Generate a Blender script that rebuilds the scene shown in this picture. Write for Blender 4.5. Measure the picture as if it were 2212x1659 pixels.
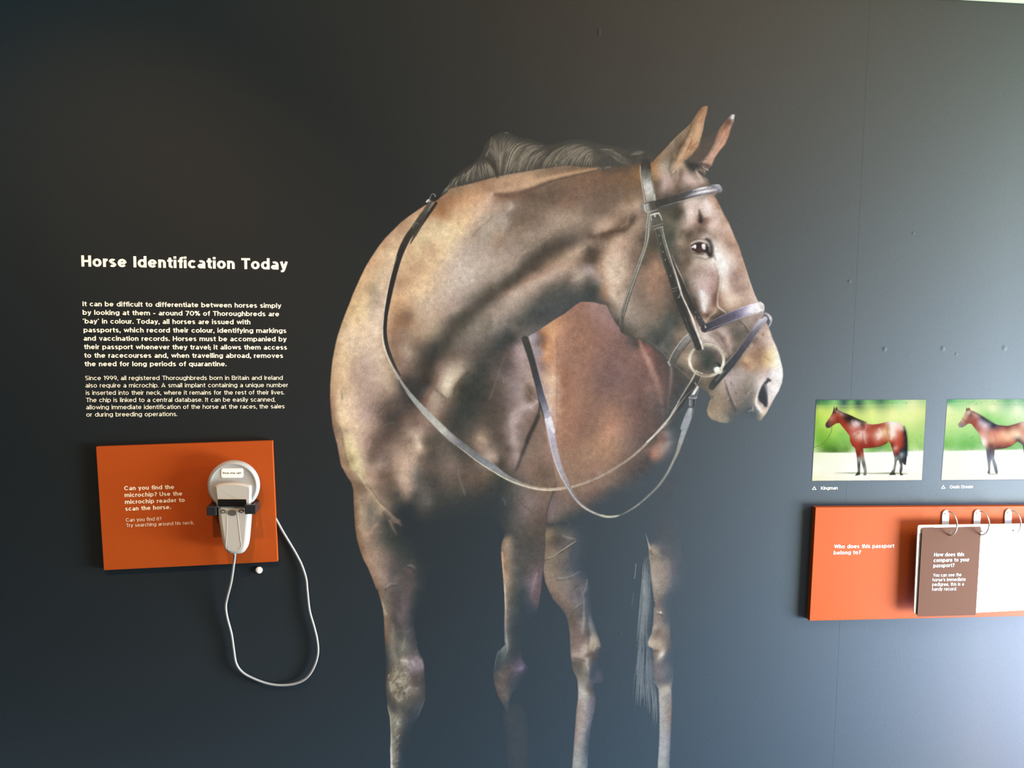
import bpy, math, random
import numpy as np
from mathutils import Vector, Matrix
scene = bpy.context.scene
LIT_E = np.array([[0.5358, 0.5871, 0.6058], [0.082, 0.1077, 0.1425], [-0.1156, -0.0849, -0.0581], [0.0717, 0.0453, 0.0225], [-0.0048, -0.0033, -0.0118], [-0.0223, -0.0181, -0.0083], [0.5716, 0.6948, 0.8242], [-0.1691, 0.0074, 0.1341], [0.7296, 0.4921, 0.3173], [-0.5421, -0.4008, -0.2822], [-0.0453, -0.0425, -0.056], [0.9239, 0.6718, 0.4386], [-0.29, -0.1876, -0.0512], [-0.9661, -0.6842, -0.4309], [0.4769, 0.325, 0.1776], [-0.8034, -0.6036, -0.4028], [1.398, 0.977, 0.6467], [0.371, 0.294, 0.2363], [-0.4547, -0.236, -0.1388], [-0.8761, -0.5933, -0.3535], [0.5374, 0.3285, 0.2033]])
LIT_S = np.array([[-4.3266, -4.2599, -4.2132], [0.0224, 0.1706, 0.2774], [-0.0903, -0.258, -0.3844], [-0.4512, -0.4265, -0.3808], [-0.3525, -0.2598, -0.1738], [0.5349, 0.4756, 0.3716], [1.8646, 2.068, 2.2423], [0.8986, 0.8774, 0.8529], [0.3472, -0.0036, -0.1227], [-1.9977, -1.5553, -1.1819], [0.1038, 0.0018, -0.257], [2.1138, 1.7865, 1.4911], [-0.3278, -0.1937, 0.0377], [-2.0027, -1.3713, -0.8522], [0.8918, 0.463, 0.2456], [-2.8288, -2.3267, -1.8688], [3.5136, 2.7331, 1.9994], [1.2528, 1.1253, 1.0109], [1.6174, 1.292, 1.0048], [-2.6648, -2.0381, -1.4797], [-0.3415, -0.3243, -0.3065]])
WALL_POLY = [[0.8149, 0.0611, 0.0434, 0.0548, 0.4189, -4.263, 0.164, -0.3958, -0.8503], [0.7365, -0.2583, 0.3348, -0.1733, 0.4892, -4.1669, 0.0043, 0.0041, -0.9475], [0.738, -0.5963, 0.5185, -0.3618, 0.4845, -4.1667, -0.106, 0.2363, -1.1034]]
ORK = 1.0; HSTEP = 1.0; HSAT = 0.86
for o in list(bpy.data.objects):
    bpy.data.objects.remove(o, do_unlink=True)
COL = scene.collection
# ------------------------------------------------------------------ camera, world, lights, exposure
F = 1850.0; CX, CY = 1106.0, 829.5
RM = np.array([[0.99355804, -0.11269269, 0.01194895],
               [0.00150342, -0.09232335, -0.99572794],
               [0.11331442, 0.98933147, -0.09155918]])
CAM = np.array([0.0, -1.85, 1.45])
cam = bpy.data.cameras.new('camera'); cam_o = bpy.data.objects.new('camera', cam); COL.objects.link(cam_o)
cam.sensor_fit = 'HORIZONTAL'; cam.sensor_width = 36.0; cam.lens = F / 2212.0 * 36.0; cam.clip_start = 0.01
_m = Matrix(((RM[0][0], -RM[1][0], -RM[2][0], CAM[0]), (RM[0][1], -RM[1][1], -RM[2][1], CAM[1]),
             (RM[0][2], -RM[1][2], -RM[2][2], CAM[2]), (0, 0, 0, 1)))
cam_o.matrix_world = _m
scene.camera = cam_o
scene.view_settings.view_transform = 'Standard'; scene.view_settings.look = 'None'
scene.view_settings.gamma = 1.0; scene.view_settings.use_curve_mapping = False
scene.view_settings.exposure = 0.0
world = bpy.data.worlds.new('room_ambience'); scene.world = world; world.use_nodes = True
bg = world.node_tree.nodes['Background']; bg.inputs[0].default_value = (1.0, 1.0, 1.0, 1); bg.inputs[1].default_value = 0.11

def lamp(name, kind, loc, target, energy, color, **kw):
    l = bpy.data.lights.new(name, kind); l.energy = energy; l.color = color
    for k, v in kw.items(): setattr(l, k, v)
    o = bpy.data.objects.new(name, l); COL.objects.link(o); o.location = loc
    o.rotation_euler = (Vector(target) - Vector(loc)).to_track_quat('-Z', 'Y').to_euler()
    return o
# daylight from the glazing beside the wall on the right, two added blue fill lights, ceiling spotlights above the panels
def lit(e):
    m = max(e); return m, tuple(v / m for v in e)
e_, c_ = lit((2.25, 2.5, 1.9)); lamp('low_window_daylight', 'AREA', (2.85, -1.0, .45), (-1, -1.0, .45), e_ * 100, c_, shape='RECTANGLE', size=1.1, size_y=.7)
e_, c_ = lit((.22, .34, .92)); lamp('low_blue_fill', 'AREA', (2.3, -.5, .35), (-1, -.5, .35), e_ * 100, c_, shape='RECTANGLE', size=.9, size_y=.7)  # added blue area light that brightens the lower right of the wall
e_, c_ = lit((.68, .70, .62)); lamp('high_window_daylight', 'AREA', (2.85, -.85, 1.85), (-1, -.85, 1.85), e_ * 100, c_, shape='RECTANGLE', size=.7, size_y=.7)
e_, c_ = lit((.06, .16, .55)); lamp('middle_blue_fill', 'AREA', (2.85, -.85, 1.15), (-1, -.85, 1.15), e_ * 100, c_, shape='RECTANGLE', size=.7, size_y=.6)  # fill light put in to bring more blue to the wall's right middle
e_, c_ = lit((.61, .42, .32)); lamp('ceiling_spot', 'SPOT', (1.3, -1.2, 2.55), (1.2, 0, 1.3), e_ * 60, c_, spot_size=1.9, spot_blend=.9, shadow_soft_size=.012)
e_, c_ = lit((.33, .18, .08)); lamp('ceiling_spot', 'SPOT', (.7, -1.2, 2.55), (.6, 0, 1.3), e_ * 60, c_, spot_size=1.9, spot_blend=.9, shadow_soft_size=.012)
e_, c_ = lit((1.45, .90, .52)); lamp('ceiling_spot', 'SPOT', (-.45, -1.25, 2.5), (-.74, 0, 1.15), e_ * 60, c_, spot_size=1.0, spot_blend=1.0, shadow_soft_size=.008)
e_, c_ = lit((.62, .38, .22)); lamp('ceiling_spot', 'SPOT', (-.95, -1.25, 2.5), (-.72, 0, 1.15), e_ * 60, c_, spot_size=1.0, spot_blend=1.0, shadow_soft_size=.008)

def P(x, y, d=0.0):
    """point of the plane d metres in front of the wall seen at photo pixel (x, y)"""
    r = RM.T @ np.array([(x - CX) / F, (y - CY) / F, 1.0])
    t = (-d - CAM[1]) / r[1]
    return CAM + t * r
def PV(X, Y, d=0.0):
    a = np.stack([(X - CX) / F, (Y - CY) / F, np.ones_like(X)], -1) @ RM
    t = (-d - CAM[1]) / a[..., 1]
    return CAM + a * t[..., None]

# ------------------------------------------------------------------ helpers
def tag(o, label=None, cat=None, group=None, kind=None):
    if label: o['label'] = label
    if cat: o['category'] = cat
    if group: o['group'] = group
    if kind: o['kind'] = kind
    return o
def link(name, me, mats=(), parent=None, smooth=False):
    o = bpy.data.objects.new(name, me); COL.objects.link(o)
    for m in mats: me.materials.append(m)
    if parent is not None:
        o.parent = parent
        if parent.type == 'EMPTY': o.matrix_parent_inverse = Matrix.Translation(-Vector(parent.location))
    if smooth:
        me.polygons.foreach_set('use_smooth', [True] * len(me.polygons))
    return o
def empty(name, loc):
    o = bpy.data.objects.new(name, None); COL.objects.link(o); o.location = loc; o.empty_display_size = 0.05
    return o
def srgb(c):
    """display 0-255 or hex to linear"""
    if isinstance(c, str): c = [int(c[i:i + 2], 16) for i in (0, 2, 4)]
    c = np.asarray(c, float) / 255.0
    return np.where(c <= 0.04045, c / 12.92, ((c + 0.055) / 1.055) ** 2.4)
def principled(name, color, rough=0.5, spec=0.5, metal=0.0, bump=None, mottling=0.0, emit=None, coat=0.0):
    m = bpy.data.materials.new(name); m.use_nodes = True
    nt = m.node_tree; n = nt.nodes; b = n['Principled BSDF']
    b.inputs['Base Color'].default_value = (*color, 1)
    b.inputs['Roughness'].default_value = rough; b.inputs['Specular IOR Level'].default_value = spec
    b.inputs['Metallic'].default_value = metal; b.inputs['Coat Weight'].default_value = coat
    tc = n.new('ShaderNodeTexCoord')
    if mottling:
        no = n.new('ShaderNodeTexNoise'); no.inputs['Scale'].default_value = 60; no.inputs['Detail'].default_value = 4
        mr = n.new('ShaderNodeMapRange'); mr.inputs['To Min'].default_value = 1 - mottling; mr.inputs['To Max'].default_value = 1 + mottling
        mx = n.new('ShaderNodeMix'); mx.data_type = 'RGBA'; mx.blend_type = 'MULTIPLY'; mx.inputs['Factor'].default_value = 1
        mx.inputs[6].default_value = (*color, 1)
        nt.links.new(tc.outputs['Object'], no.inputs['Vector']); nt.links.new(no.outputs['Fac'], mr.inputs['Value'])
        nt.links.new(mr.outputs[0], mx.inputs[7]); nt.links.new(mx.outputs[2], b.inputs['Base Color'])
    if bump:
        no = n.new('ShaderNodeTexNoise'); no.inputs['Scale'].default_value = bump[0]; no.inputs['Detail'].default_value = 3
        bp = n.new('ShaderNodeBump'); bp.inputs['Strength'].default_value = bump[1]; bp.inputs['Distance'].default_value = bump[2]
        nt.links.new(tc.outputs['Object'], no.inputs['Vector']); nt.links.new(no.outputs['Fac'], bp.inputs['Height'])
        nt.links.new(bp.outputs[0], b.inputs['Normal'])
    return m

# wall paper: printed background (warm charcoal above, slate blue below); the printed pictures are inked into the same paper
WALL_ROUGH = 0.6; WALL_SPEC = 0.16
def paper_material(name, inked, gloss=1.0):
    m = bpy.data.materials.new(name); m.use_nodes = True
    nt = m.node_tree; n = nt.nodes; L = nt.links; b = n['Principled BSDF']
    b.inputs['Roughness'].default_value = WALL_ROUGH; b.inputs['Specular IOR Level'].default_value = WALL_SPEC * gloss
    geo = n.new('ShaderNodeNewGeometry'); sp = n.new('ShaderNodeSeparateXYZ'); L.new(geo.outputs['Position'], sp.inputs[0])
    # printed backdrop: a smooth studio gradient, charcoal at the left rising to slate grey-blue at the right
    def mth(op, a, b):
        q = n.new('ShaderNodeMath'); q.operation = op
        for i, v in enumerate((a, b)):
            if isinstance(v, (int, float)): q.inputs[i].default_value = v
            else: L.new(v, q.inputs[i])
        return q.outputs[0]
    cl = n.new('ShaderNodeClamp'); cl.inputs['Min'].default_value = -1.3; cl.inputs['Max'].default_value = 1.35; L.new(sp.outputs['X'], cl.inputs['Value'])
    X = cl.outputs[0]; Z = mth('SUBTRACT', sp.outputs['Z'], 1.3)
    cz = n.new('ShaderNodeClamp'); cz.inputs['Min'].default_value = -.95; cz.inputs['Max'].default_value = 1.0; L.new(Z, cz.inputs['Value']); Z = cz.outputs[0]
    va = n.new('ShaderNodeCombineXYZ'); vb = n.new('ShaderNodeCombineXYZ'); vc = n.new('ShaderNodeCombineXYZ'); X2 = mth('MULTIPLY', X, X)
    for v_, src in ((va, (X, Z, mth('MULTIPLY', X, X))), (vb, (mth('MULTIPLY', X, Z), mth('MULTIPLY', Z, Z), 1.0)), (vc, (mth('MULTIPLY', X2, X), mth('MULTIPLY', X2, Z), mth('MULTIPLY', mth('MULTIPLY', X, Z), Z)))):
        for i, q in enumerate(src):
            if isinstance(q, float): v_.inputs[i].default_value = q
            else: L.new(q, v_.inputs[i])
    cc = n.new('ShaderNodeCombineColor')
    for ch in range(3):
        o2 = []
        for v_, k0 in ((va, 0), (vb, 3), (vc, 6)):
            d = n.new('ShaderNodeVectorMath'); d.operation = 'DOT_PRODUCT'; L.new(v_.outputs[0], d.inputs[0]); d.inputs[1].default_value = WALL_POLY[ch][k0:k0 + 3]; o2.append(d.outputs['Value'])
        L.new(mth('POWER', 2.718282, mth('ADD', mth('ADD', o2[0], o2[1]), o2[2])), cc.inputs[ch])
    no = n.new('ShaderNodeTexNoise'); no.inputs['Scale'].default_value = 420; no.inputs['Detail'].default_value = 2
    L.new(geo.outputs['Position'], no.inputs['Vector'])
    mr = n.new('ShaderNodeMapRange'); mr.inputs['To Min'].default_value = 0.86; mr.inputs['To Max'].default_value = 1.14
    L.new(no.outputs['Fac'], mr.inputs['Value'])
    mx = n.new('ShaderNodeMix'); mx.data_type = 'RGBA'; mx.blend_type = 'MULTIPLY'; mx.inputs['Factor'].default_value = 1
    L.new(cc.outputs[0], mx.inputs[6]); L.new(mr.outputs[0], mx.inputs[7])
    last = mx.outputs[2]
    if inked:
        at = n.new('ShaderNodeAttribute'); at.attribute_name = 'ink'
        m2 = n.new('ShaderNodeMix'); m2.data_type = 'RGBA'
        L.new(at.outputs['Alpha'], m2.inputs['Factor']); L.new(last, m2.inputs[6]); L.new(at.outputs['Color'], m2.inputs[7])
        last = m2.outputs[2]
    L.new(last, b.inputs['Base Color'])
    n2 = n.new('ShaderNodeTexNoise'); n2.inputs['Scale'].default_value = 260; n2.inputs['Detail'].default_value = 3
    L.new(geo.outputs['Position'], n2.inputs['Vector'])
    bp = n.new('ShaderNodeBump'); bp.inputs['Strength'].default_value = 0.25; bp.inputs['Distance'].default_value = 0.0006
    L.new(n2.outputs['Fac'], bp.inputs['Height']); L.new(bp.outputs[0], b.inputs['Normal'])
    return m
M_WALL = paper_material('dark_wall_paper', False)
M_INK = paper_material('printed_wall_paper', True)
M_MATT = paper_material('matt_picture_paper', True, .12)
# ------------------------------------------------------------------ a geometric sans letter set drawn as strokes
def glyph(ch, w):
    """list of centre lines (cap height 1, x height .74) and advance width"""
    h = w / 2; X = 0.745; D = -0.21; out = []
    def L(*p): out.append([(p[i], p[i + 1]) for i in range(0, len(p), 2)])
    def A(cx, cy, rx, ry, a0, a1, n=18, pre=(), post=()):
        out.append(list(pre) + [(cx + rx * math.cos(math.radians(a0 + (a1 - a0) * i / n)), cy + ry * math.sin(math.radians(a0 + (a1 - a0) * i / n))) for i in range(n + 1)] + list(post))
    b = w * 0.35; sb = 0.075
    W = 0.70 + b * .5; r = W / 2 - h; ry = X / 2 - h; cx = W / 2; cy = X / 2
    adv = W
    if ch == 'o': A(cx, cy, r, ry, 0, 360, 28)
    elif ch == 'c': A(cx, cy, r, ry, 42, 318, 24); adv = W * .93
    elif ch == 'e':
        A(cx, cy, r, ry, 0, 322, 26); L(h, cy, W - h * .9, cy)
    elif ch in 'bdpq':
        A(cx, cy, r, ry, 0, 360, 28); x = h if ch in 'bp' else W - h
        L(x, 1.03 if ch in 'bd' else X, x, 0 if ch in 'bd' else D)
    elif ch == 'g':
        A(cx, cy + .02, r, ry - .02, 0, 360, 28); L(W - h, X, W - h, 0.08)
        A(cx, 0.04, r, 0.25 - h, 0, -145, 14)
    elif ch == 'a':
        W = .61 + b * .5; x = W - h
        A(W * .48, X - .30 , W - W * .48 - h, .30 - h, 0, 128, 12, pre=[(x, 0)])
        A(W * .44, .225, W * .44 - h, .225 - h, 0, 360, 22); L(W * .44, .45 - h, x, .45 - h); L(W * .44, h, x, h + .05); adv = W
    elif ch in 'hn':
        W = .60 + b * .5; x = W - h; r = (W - w) / 2
        L(h, 1.03 if ch == 'h' else X, h, 0); A(W / 2, X - r - h, r, r, 180, 0, 12, post=[(x, 0)]); adv = W
    elif ch == 'u':
        W = .60 + b * .5; x = W - h; r = (W - w) / 2
        L(x, X, x, 0); A(W / 2, r + h, r, r, 0, -180, 12, post=[(h, X)]); adv = W
    elif ch == 'm':
        W = 1.0 + b; r = (W - w) / 4
        L(h, X, h, 0); A(h + r, X - r - h, r, r, 180, 0, 10, post=[(h + 2 * r, 0)]); A(h + 3 * r, X - r - h, r, r, 180, 0, 10, post=[(h + 4 * r, 0)]); adv = W
    elif ch == 'r':
        L(h, X, h, 0); A(h + .30, X - .30 - h + .01, .30, .30, 180, 95, 8); adv = .40 + b * .3
    elif ch == 's':
        W = .55 + b * .6; r = W / 2 - h; q = (X - 2 * h) / 4
        A(W / 2, X - h - q, r, q, 35, 200, 12); A(W / 2, h + q, r, q, 20, -145, 12)
        L(W / 2 - r * .94, X - h - q * 1.34, W / 2, X / 2, W / 2 + r * .94, h + q * 1.34); adv = W
    elif ch == 't':
        x = .155 + h * .6; L(x, .93, x, .2); A(x + .17, .2 + .01, .17, .21 - h, 180, 285, 8); L(0, X - h, .42 + b * .4, X - h); adv = .43 + b * .4
    elif ch == 'f':
        x = .125 + h; L(x, 0, x, .8); A(x + .18, .81, .18, .235 - h, 180, 78, 8); L(0, X - h - .02, .40 + b * .3, X - h - .02); adv = .41 + b * .3
    elif ch == 'l': L(h, 1.03, h, 0); adv = w
    elif ch == 'i': L(h, X, h, 0); L(h, .87, h, 1.03) if w < .15 else L(h, .85, h, 1.05); adv = w
    elif ch == 'k': L(h, 1.03, h, 0); L(h, .22, .56 + b * .3, X); L(.24, .40, .60 + b * .3, 0); adv = .62 + b * .3
    elif ch == 'v': W = .66 + b * .4; L(h, X, W / 2, h * .9, W - h, X); adv = W
    elif ch == 'w': W = 1.02 + b * .5; L(h, X, W * .29, h * 1.1); L(W * .29, h * 1.1, W / 2, X - h * .9, W * .71, h * 1.1); L(W * .71, h * 1.1, W - h, X); adv = W
    elif ch == 'y': W = .66 + b * .4; L(h, X, W / 2, .04); L(W - h, X, W / 2 - .01, 0.0, W / 2 - .09, -.13, W / 2 - .26, -.15); adv = W
    elif ch == 'x': W = .62; L(h, X, W - h, 0); L(h, 0, W - h, X); adv = W
    elif ch == 'H': W = .76 + b * .5; L(h, 1, h, 0); L(W - h, 1, W - h, 0); L(h, .5, W - h, .5); adv = W
    elif ch == 'I': L(h, 1, h, 0); adv = w
    elif ch == 'T': W = .72 + b * .4; L(0, 1 - h, W, 1 - h); L(W / 2, 1 - h, W / 2, 0); adv = W
    elif ch == 'U': W = .74 + b * .5; r = W / 2 - h; A(W / 2, r + h, r, r, 0, -180, 14, pre=[(W - h, 1)], post=[(h, 1)]); adv = W
    elif ch == 'O': W = 1.0; A(.5, .5, .5 - h, .5 - h, 0, 360, 30); adv = W
    elif ch == 'C': A(.5, .5, .5 - h, .5 - h, 42, 318, 24); adv = .93
    elif ch == 'D': L(h, 1, h, 0); A(.38, .5, .44 - h, .5 - h, 90, -90, 18, pre=[(h, 1 - h)], post=[(h, h)]); adv = .84
    elif ch == 'B':
        L(h, 1, h, 0)
        A(.42, .74, .26 - h, .26 - h, 90, -90, 12, pre=[(h, 1 - h)], post=[(h, .5)])
        A(.44, .26 + h * .4, .29 - h, .27 - h * .4 - .01, 90, -90, 12, pre=[(h, .52)], post=[(h, h)]); adv = .74
    elif ch == 'P': L(h, 1, h, 0); A(.42, .70, .30 - h, .30 - h, 90, -90, 14, pre=[(h, 1 - h)], post=[(h, .40 + h)]); adv = .73
    elif ch == 'S':
        W = .66 + b * .3; r = W / 2 - h; q = (1 - 2 * h) / 4
        A(W / 2, 1 - h - q, r, q, 38, 205, 12); A(W / 2, h + q, r, q, 22, -145, 12)
        L(W / 2 - r * .9, 1 - h - q * 1.42, W / 2, .5, W / 2 + r * .9, h + q * 1.42); adv = W
    elif ch == 'A': W = .88 + b * .4; L(h, 0, W / 2, 1 - h * .8, W - h, 0); L(W * .24, .26, W * .76, .26); adv = W
    elif ch == 'K': L(h, 1, h, 0); L(h, .34, .70 + b * .4, 1); L(.26, .52, .74 + b * .4, 0); adv = .78 + b * .4
    elif ch == 'W': W = 1.2 + b * .5; L(h, 1, W * .29, h * 1.1); L(W * .29, h * 1.1, W / 2, 1 - h * .9, W * .71, h * 1.1); L(W * .71, h * 1.1, W - h, 1); adv = W
    elif ch == 'Y': W = .80 + b * .4; L(h, 1, W / 2, .42, W - h, 1); L(W / 2, .46, W / 2, 0); adv = W
    elif ch == '0': A(.40, .5, .40 - h, .5 - h, 0, 360, 28); adv = .80
    elif ch == '1': L(.02, .80, .24, .95); L(.26, 1, .26, 0); adv = .26 + h
    elif ch == '7': L(0, 1 - h, .62, 1 - h); L(.60, .97, .22, 0); adv = .66
    elif ch == '9': A(.34, .66, .34 - h, .34 - h, 0, 360, 22); A(.28, .62, .40 - h, .62 - h, 0, -85, 12); adv = .70
    elif ch == '%':
        A(.20, .76, .2 - h * .7, .24 - h * .7, 0, 360, 16); A(.74, .24, .2 - h * .7, .24 - h * .7, 0, 360, 16); L(.74, .98, .20, .02); adv = .94
    elif ch == '.': L(h, 0, h, w * 1.05); adv = w
    elif ch == '!': L(h, 0, h, w * 1.05); L(h, 1, h, .3); adv = w
    elif ch == ',': L(h * 1.1, w * .95, h * 1.1, 0, h * .6, -.14); adv = w
    elif ch == ';': L(h * 1.1, w * .95, h * 1.1, 0, h * .6, -.14); L(h, .56 - w, h, .60); adv = w
    elif ch in "\u2018\u2019'": L(h, .78, h * (1.5 if ch != "\u2018" else .8), 1.02); adv = w * 1.1
    elif ch == '\u2013': L(0, .38, .42, .38); adv = .42
    elif ch == '?':
        A(.29, .72, .27 - h * .6, .28 - h, 150, -60, 14, post=[(.28, .42), (.28, .27)]); L(.28, 0, .28, w * 1.05); adv = .58
    elif ch == '\u25b3': L(.0, .02, .42, .80, .84, .02, -.04, .02); adv = .84
    if ch == ' ': return [], .34
    return out, adv
HK = 0.80                      # horizontal strokes are a little thinner than upright ones
def refit(pl, ch, w):
    h = w / 2; X = 0.745
    T = 1.0 if (ch.isupper() or ch.isdigit() or ch in '%?!') else X
    if ch in '.,;\u2018\u2019\'\u2013\u25b3': return pl
    k = h * HK
    kn = [(-9, -9), (0, 0), (h, k), (T - h, T - k), (T, T), (9, 9)]
    out = []
    for x, y in pl:
        for (a, b), (c, d) in zip(kn, kn[1:]):
            if y <= c: out.append((x, b + (d - b) * (y - a) / (c - a))); break
    return out
def text_strokes(s, w, track=0.0):
    x = 0.0; st = []; sp = 0.115 if w > .15 else 0.135
    for ch in s:
        g, adv = glyph(ch, w)
        k = .5 if ch in 'vwytfAWYTkK.,;' else 1.0
        for pl in g: st.append([(px + x, py) for px, py in refit(pl, ch, w)])
        x += adv + (sp + track) * (.62 if ch in 'vwyrtfkTYW' else 1)
    return st, x - sp
def ribbon(st, w):
    """strokes to quads with mitred joints"""
    V = []; Fc = []
    for pl in st:
        pl = [p for i, p in enumerate(pl) if i == 0 or (abs(p[0] - pl[i - 1][0]) + abs(p[1] - pl[i - 1][1])) > 1e-5]
        n = len(pl)
        if n < 2: continue
        closed = n > 8 and abs(pl[0][0] - pl[-1][0]) < 1e-4 and abs(pl[0][1] - pl[-1][1]) < 1e-4
        base = len(V)
        for i in range(n):
            a = pl[i - 1] if i > 0 else (pl[-2] if closed else None)
            c = pl[i + 1] if i < n - 1 else (pl[1] if closed else None)
            d1 = None if a is None else (pl[i][0] - a[0], pl[i][1] - a[1]); d2 = None if c is None else (c[0] - pl[i][0], c[1] - pl[i][1])
            def nrm(d):
                l = math.hypot(*d); return (-d[1] / l, d[0] / l)
            if d1 is None: nx, ny = nrm(d2); k = 1
            elif d2 is None: nx, ny = nrm(d1); k = 1
            else:
                n1, n2 = nrm(d1), nrm(d2); sx, sy = n1[0] + n2[0], n1[1] + n2[1]; l = math.hypot(sx, sy)
                if l < .3: nx, ny = n1; k = 1
                else: nx, ny = sx / l, sy / l; k = min(1 / max(nx * n1[0] + ny * n1[1], .3), 2.2)
            V.append((pl[i][0] + nx * w / 2 * k, pl[i][1] + ny * w / 2 * k * HK)); V.append((pl[i][0] - nx * w / 2 * k, pl[i][1] - ny * w / 2 * k * HK))
        for i in range(n - 1):
            q = base + 2 * i; Fc.append((q, q + 1, q + 3, q + 2))
    return V, Fc
def text_mesh(name, lines, w, mat, depth, parent=None, capk=1.0, frame=None):
    """lines: (string, x0, y0, x1, y1, cap height) in photo pixels of the baseline ends; laid on the plane at that depth"""
    VV = []; FF = []; ks = 0
    for s, x0, y0, x1, y1, cap in lines:
        st, wid = text_strokes(s, w)
        parts = [ribbon([q], w) for q in st]
        a = P(x0, y0, depth); e = P(x1, y1, depth); ux = (e - a) / wid
        u = (e - a) / np.linalg.norm(e - a); up = np.array([-u[2], 0, u[0]])
        t = P(x0, y0 - cap, depth); hgt = abs((t - a) @ up) * capk
        for V, Fc in parts:
            b = len(VV); ks += 1; off = np.array([0, -3e-5 * (ks % 4), 0])
            for vx, vy in V: VV.append(tuple(a + ux * vx + up * hgt * vy + off))
            FF += [tuple(b + i for i in f) for f in Fc]
    me = bpy.data.meshes.new(name); me.from_pydata(VV, [], FF); me.update()
    return link(name, me, [mat], parent)
# ------------------------------------------------------------------ ink engine: paints the printed photographs as per-vertex ink on flat sheets
K = 420 / 2212.0
FR = {'H': (1300, 200, K), 'I': (1300, 480, K), 'J': (1300, 640, K), 'M': (900, 240, K), 'B': (700, 400, K), 'N': (1000, 400, K),
      'S': (700, 700, K), 'R': (1080, 640, K), 'C': (700, 960, K), 'U': (1080, 900, K), 'D': (780, 1200, 452 / 2212.), 'G': (1100, 1150, K),
      'E': (780, 1380, 370 / 2200.), 'L': (1140, 1380, 370 / 2200.), 'p': (0, 0, 1.0), 'q': (1732, 840, 480 / 2212.)}
def pts(fr, s):
    ox, oy, k = FR[fr]
    a = np.array([[float(v) for v in t.split(',')[:2]] for t in s.split()])
    return a * k + np.array([ox, oy])
def smooth_line(p, n=6, closed=False):
    if len(p) < 3: return p
    q = np.vstack([p[-1], p, p[0], p[1]]) if closed else np.vstack([2 * p[0] - p[1], p, 2 * p[-1] - p[-2]])
    out = []
    for i in range(1, len(q) - 2):
        for t in np.arange(n) / n:
            a, b, c, d = q[i - 1], q[i], q[i + 1], q[i + 2]
            out.append(.5 * ((2 * b) + (c - a) * t + (2 * a - 5 * b + 4 * c - d) * t * t + (3 * b - a - 3 * c + d) * t ** 3))
    if not closed: out.append(p[-1])
    return np.array(out)
def blur(a, s):
    if s <= 0.05: return a
    r = max(1, int(s * 3)); k = np.exp(-.5 * (np.arange(-r, r + 1) / s) ** 2); k /= k.sum()
    for ax in (0, 1):
        pad = [(0, 0)] * a.ndim; pad[ax] = (r, r); b = np.pad(a, pad, mode='edge'); o = np.zeros_like(a)
        for i, w in enumerate(k):
            sl = [slice(None)] * a.ndim; sl[ax] = slice(i, i + a.shape[ax]); o += w * b[tuple(sl)]
        a = o
    return a
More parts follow.
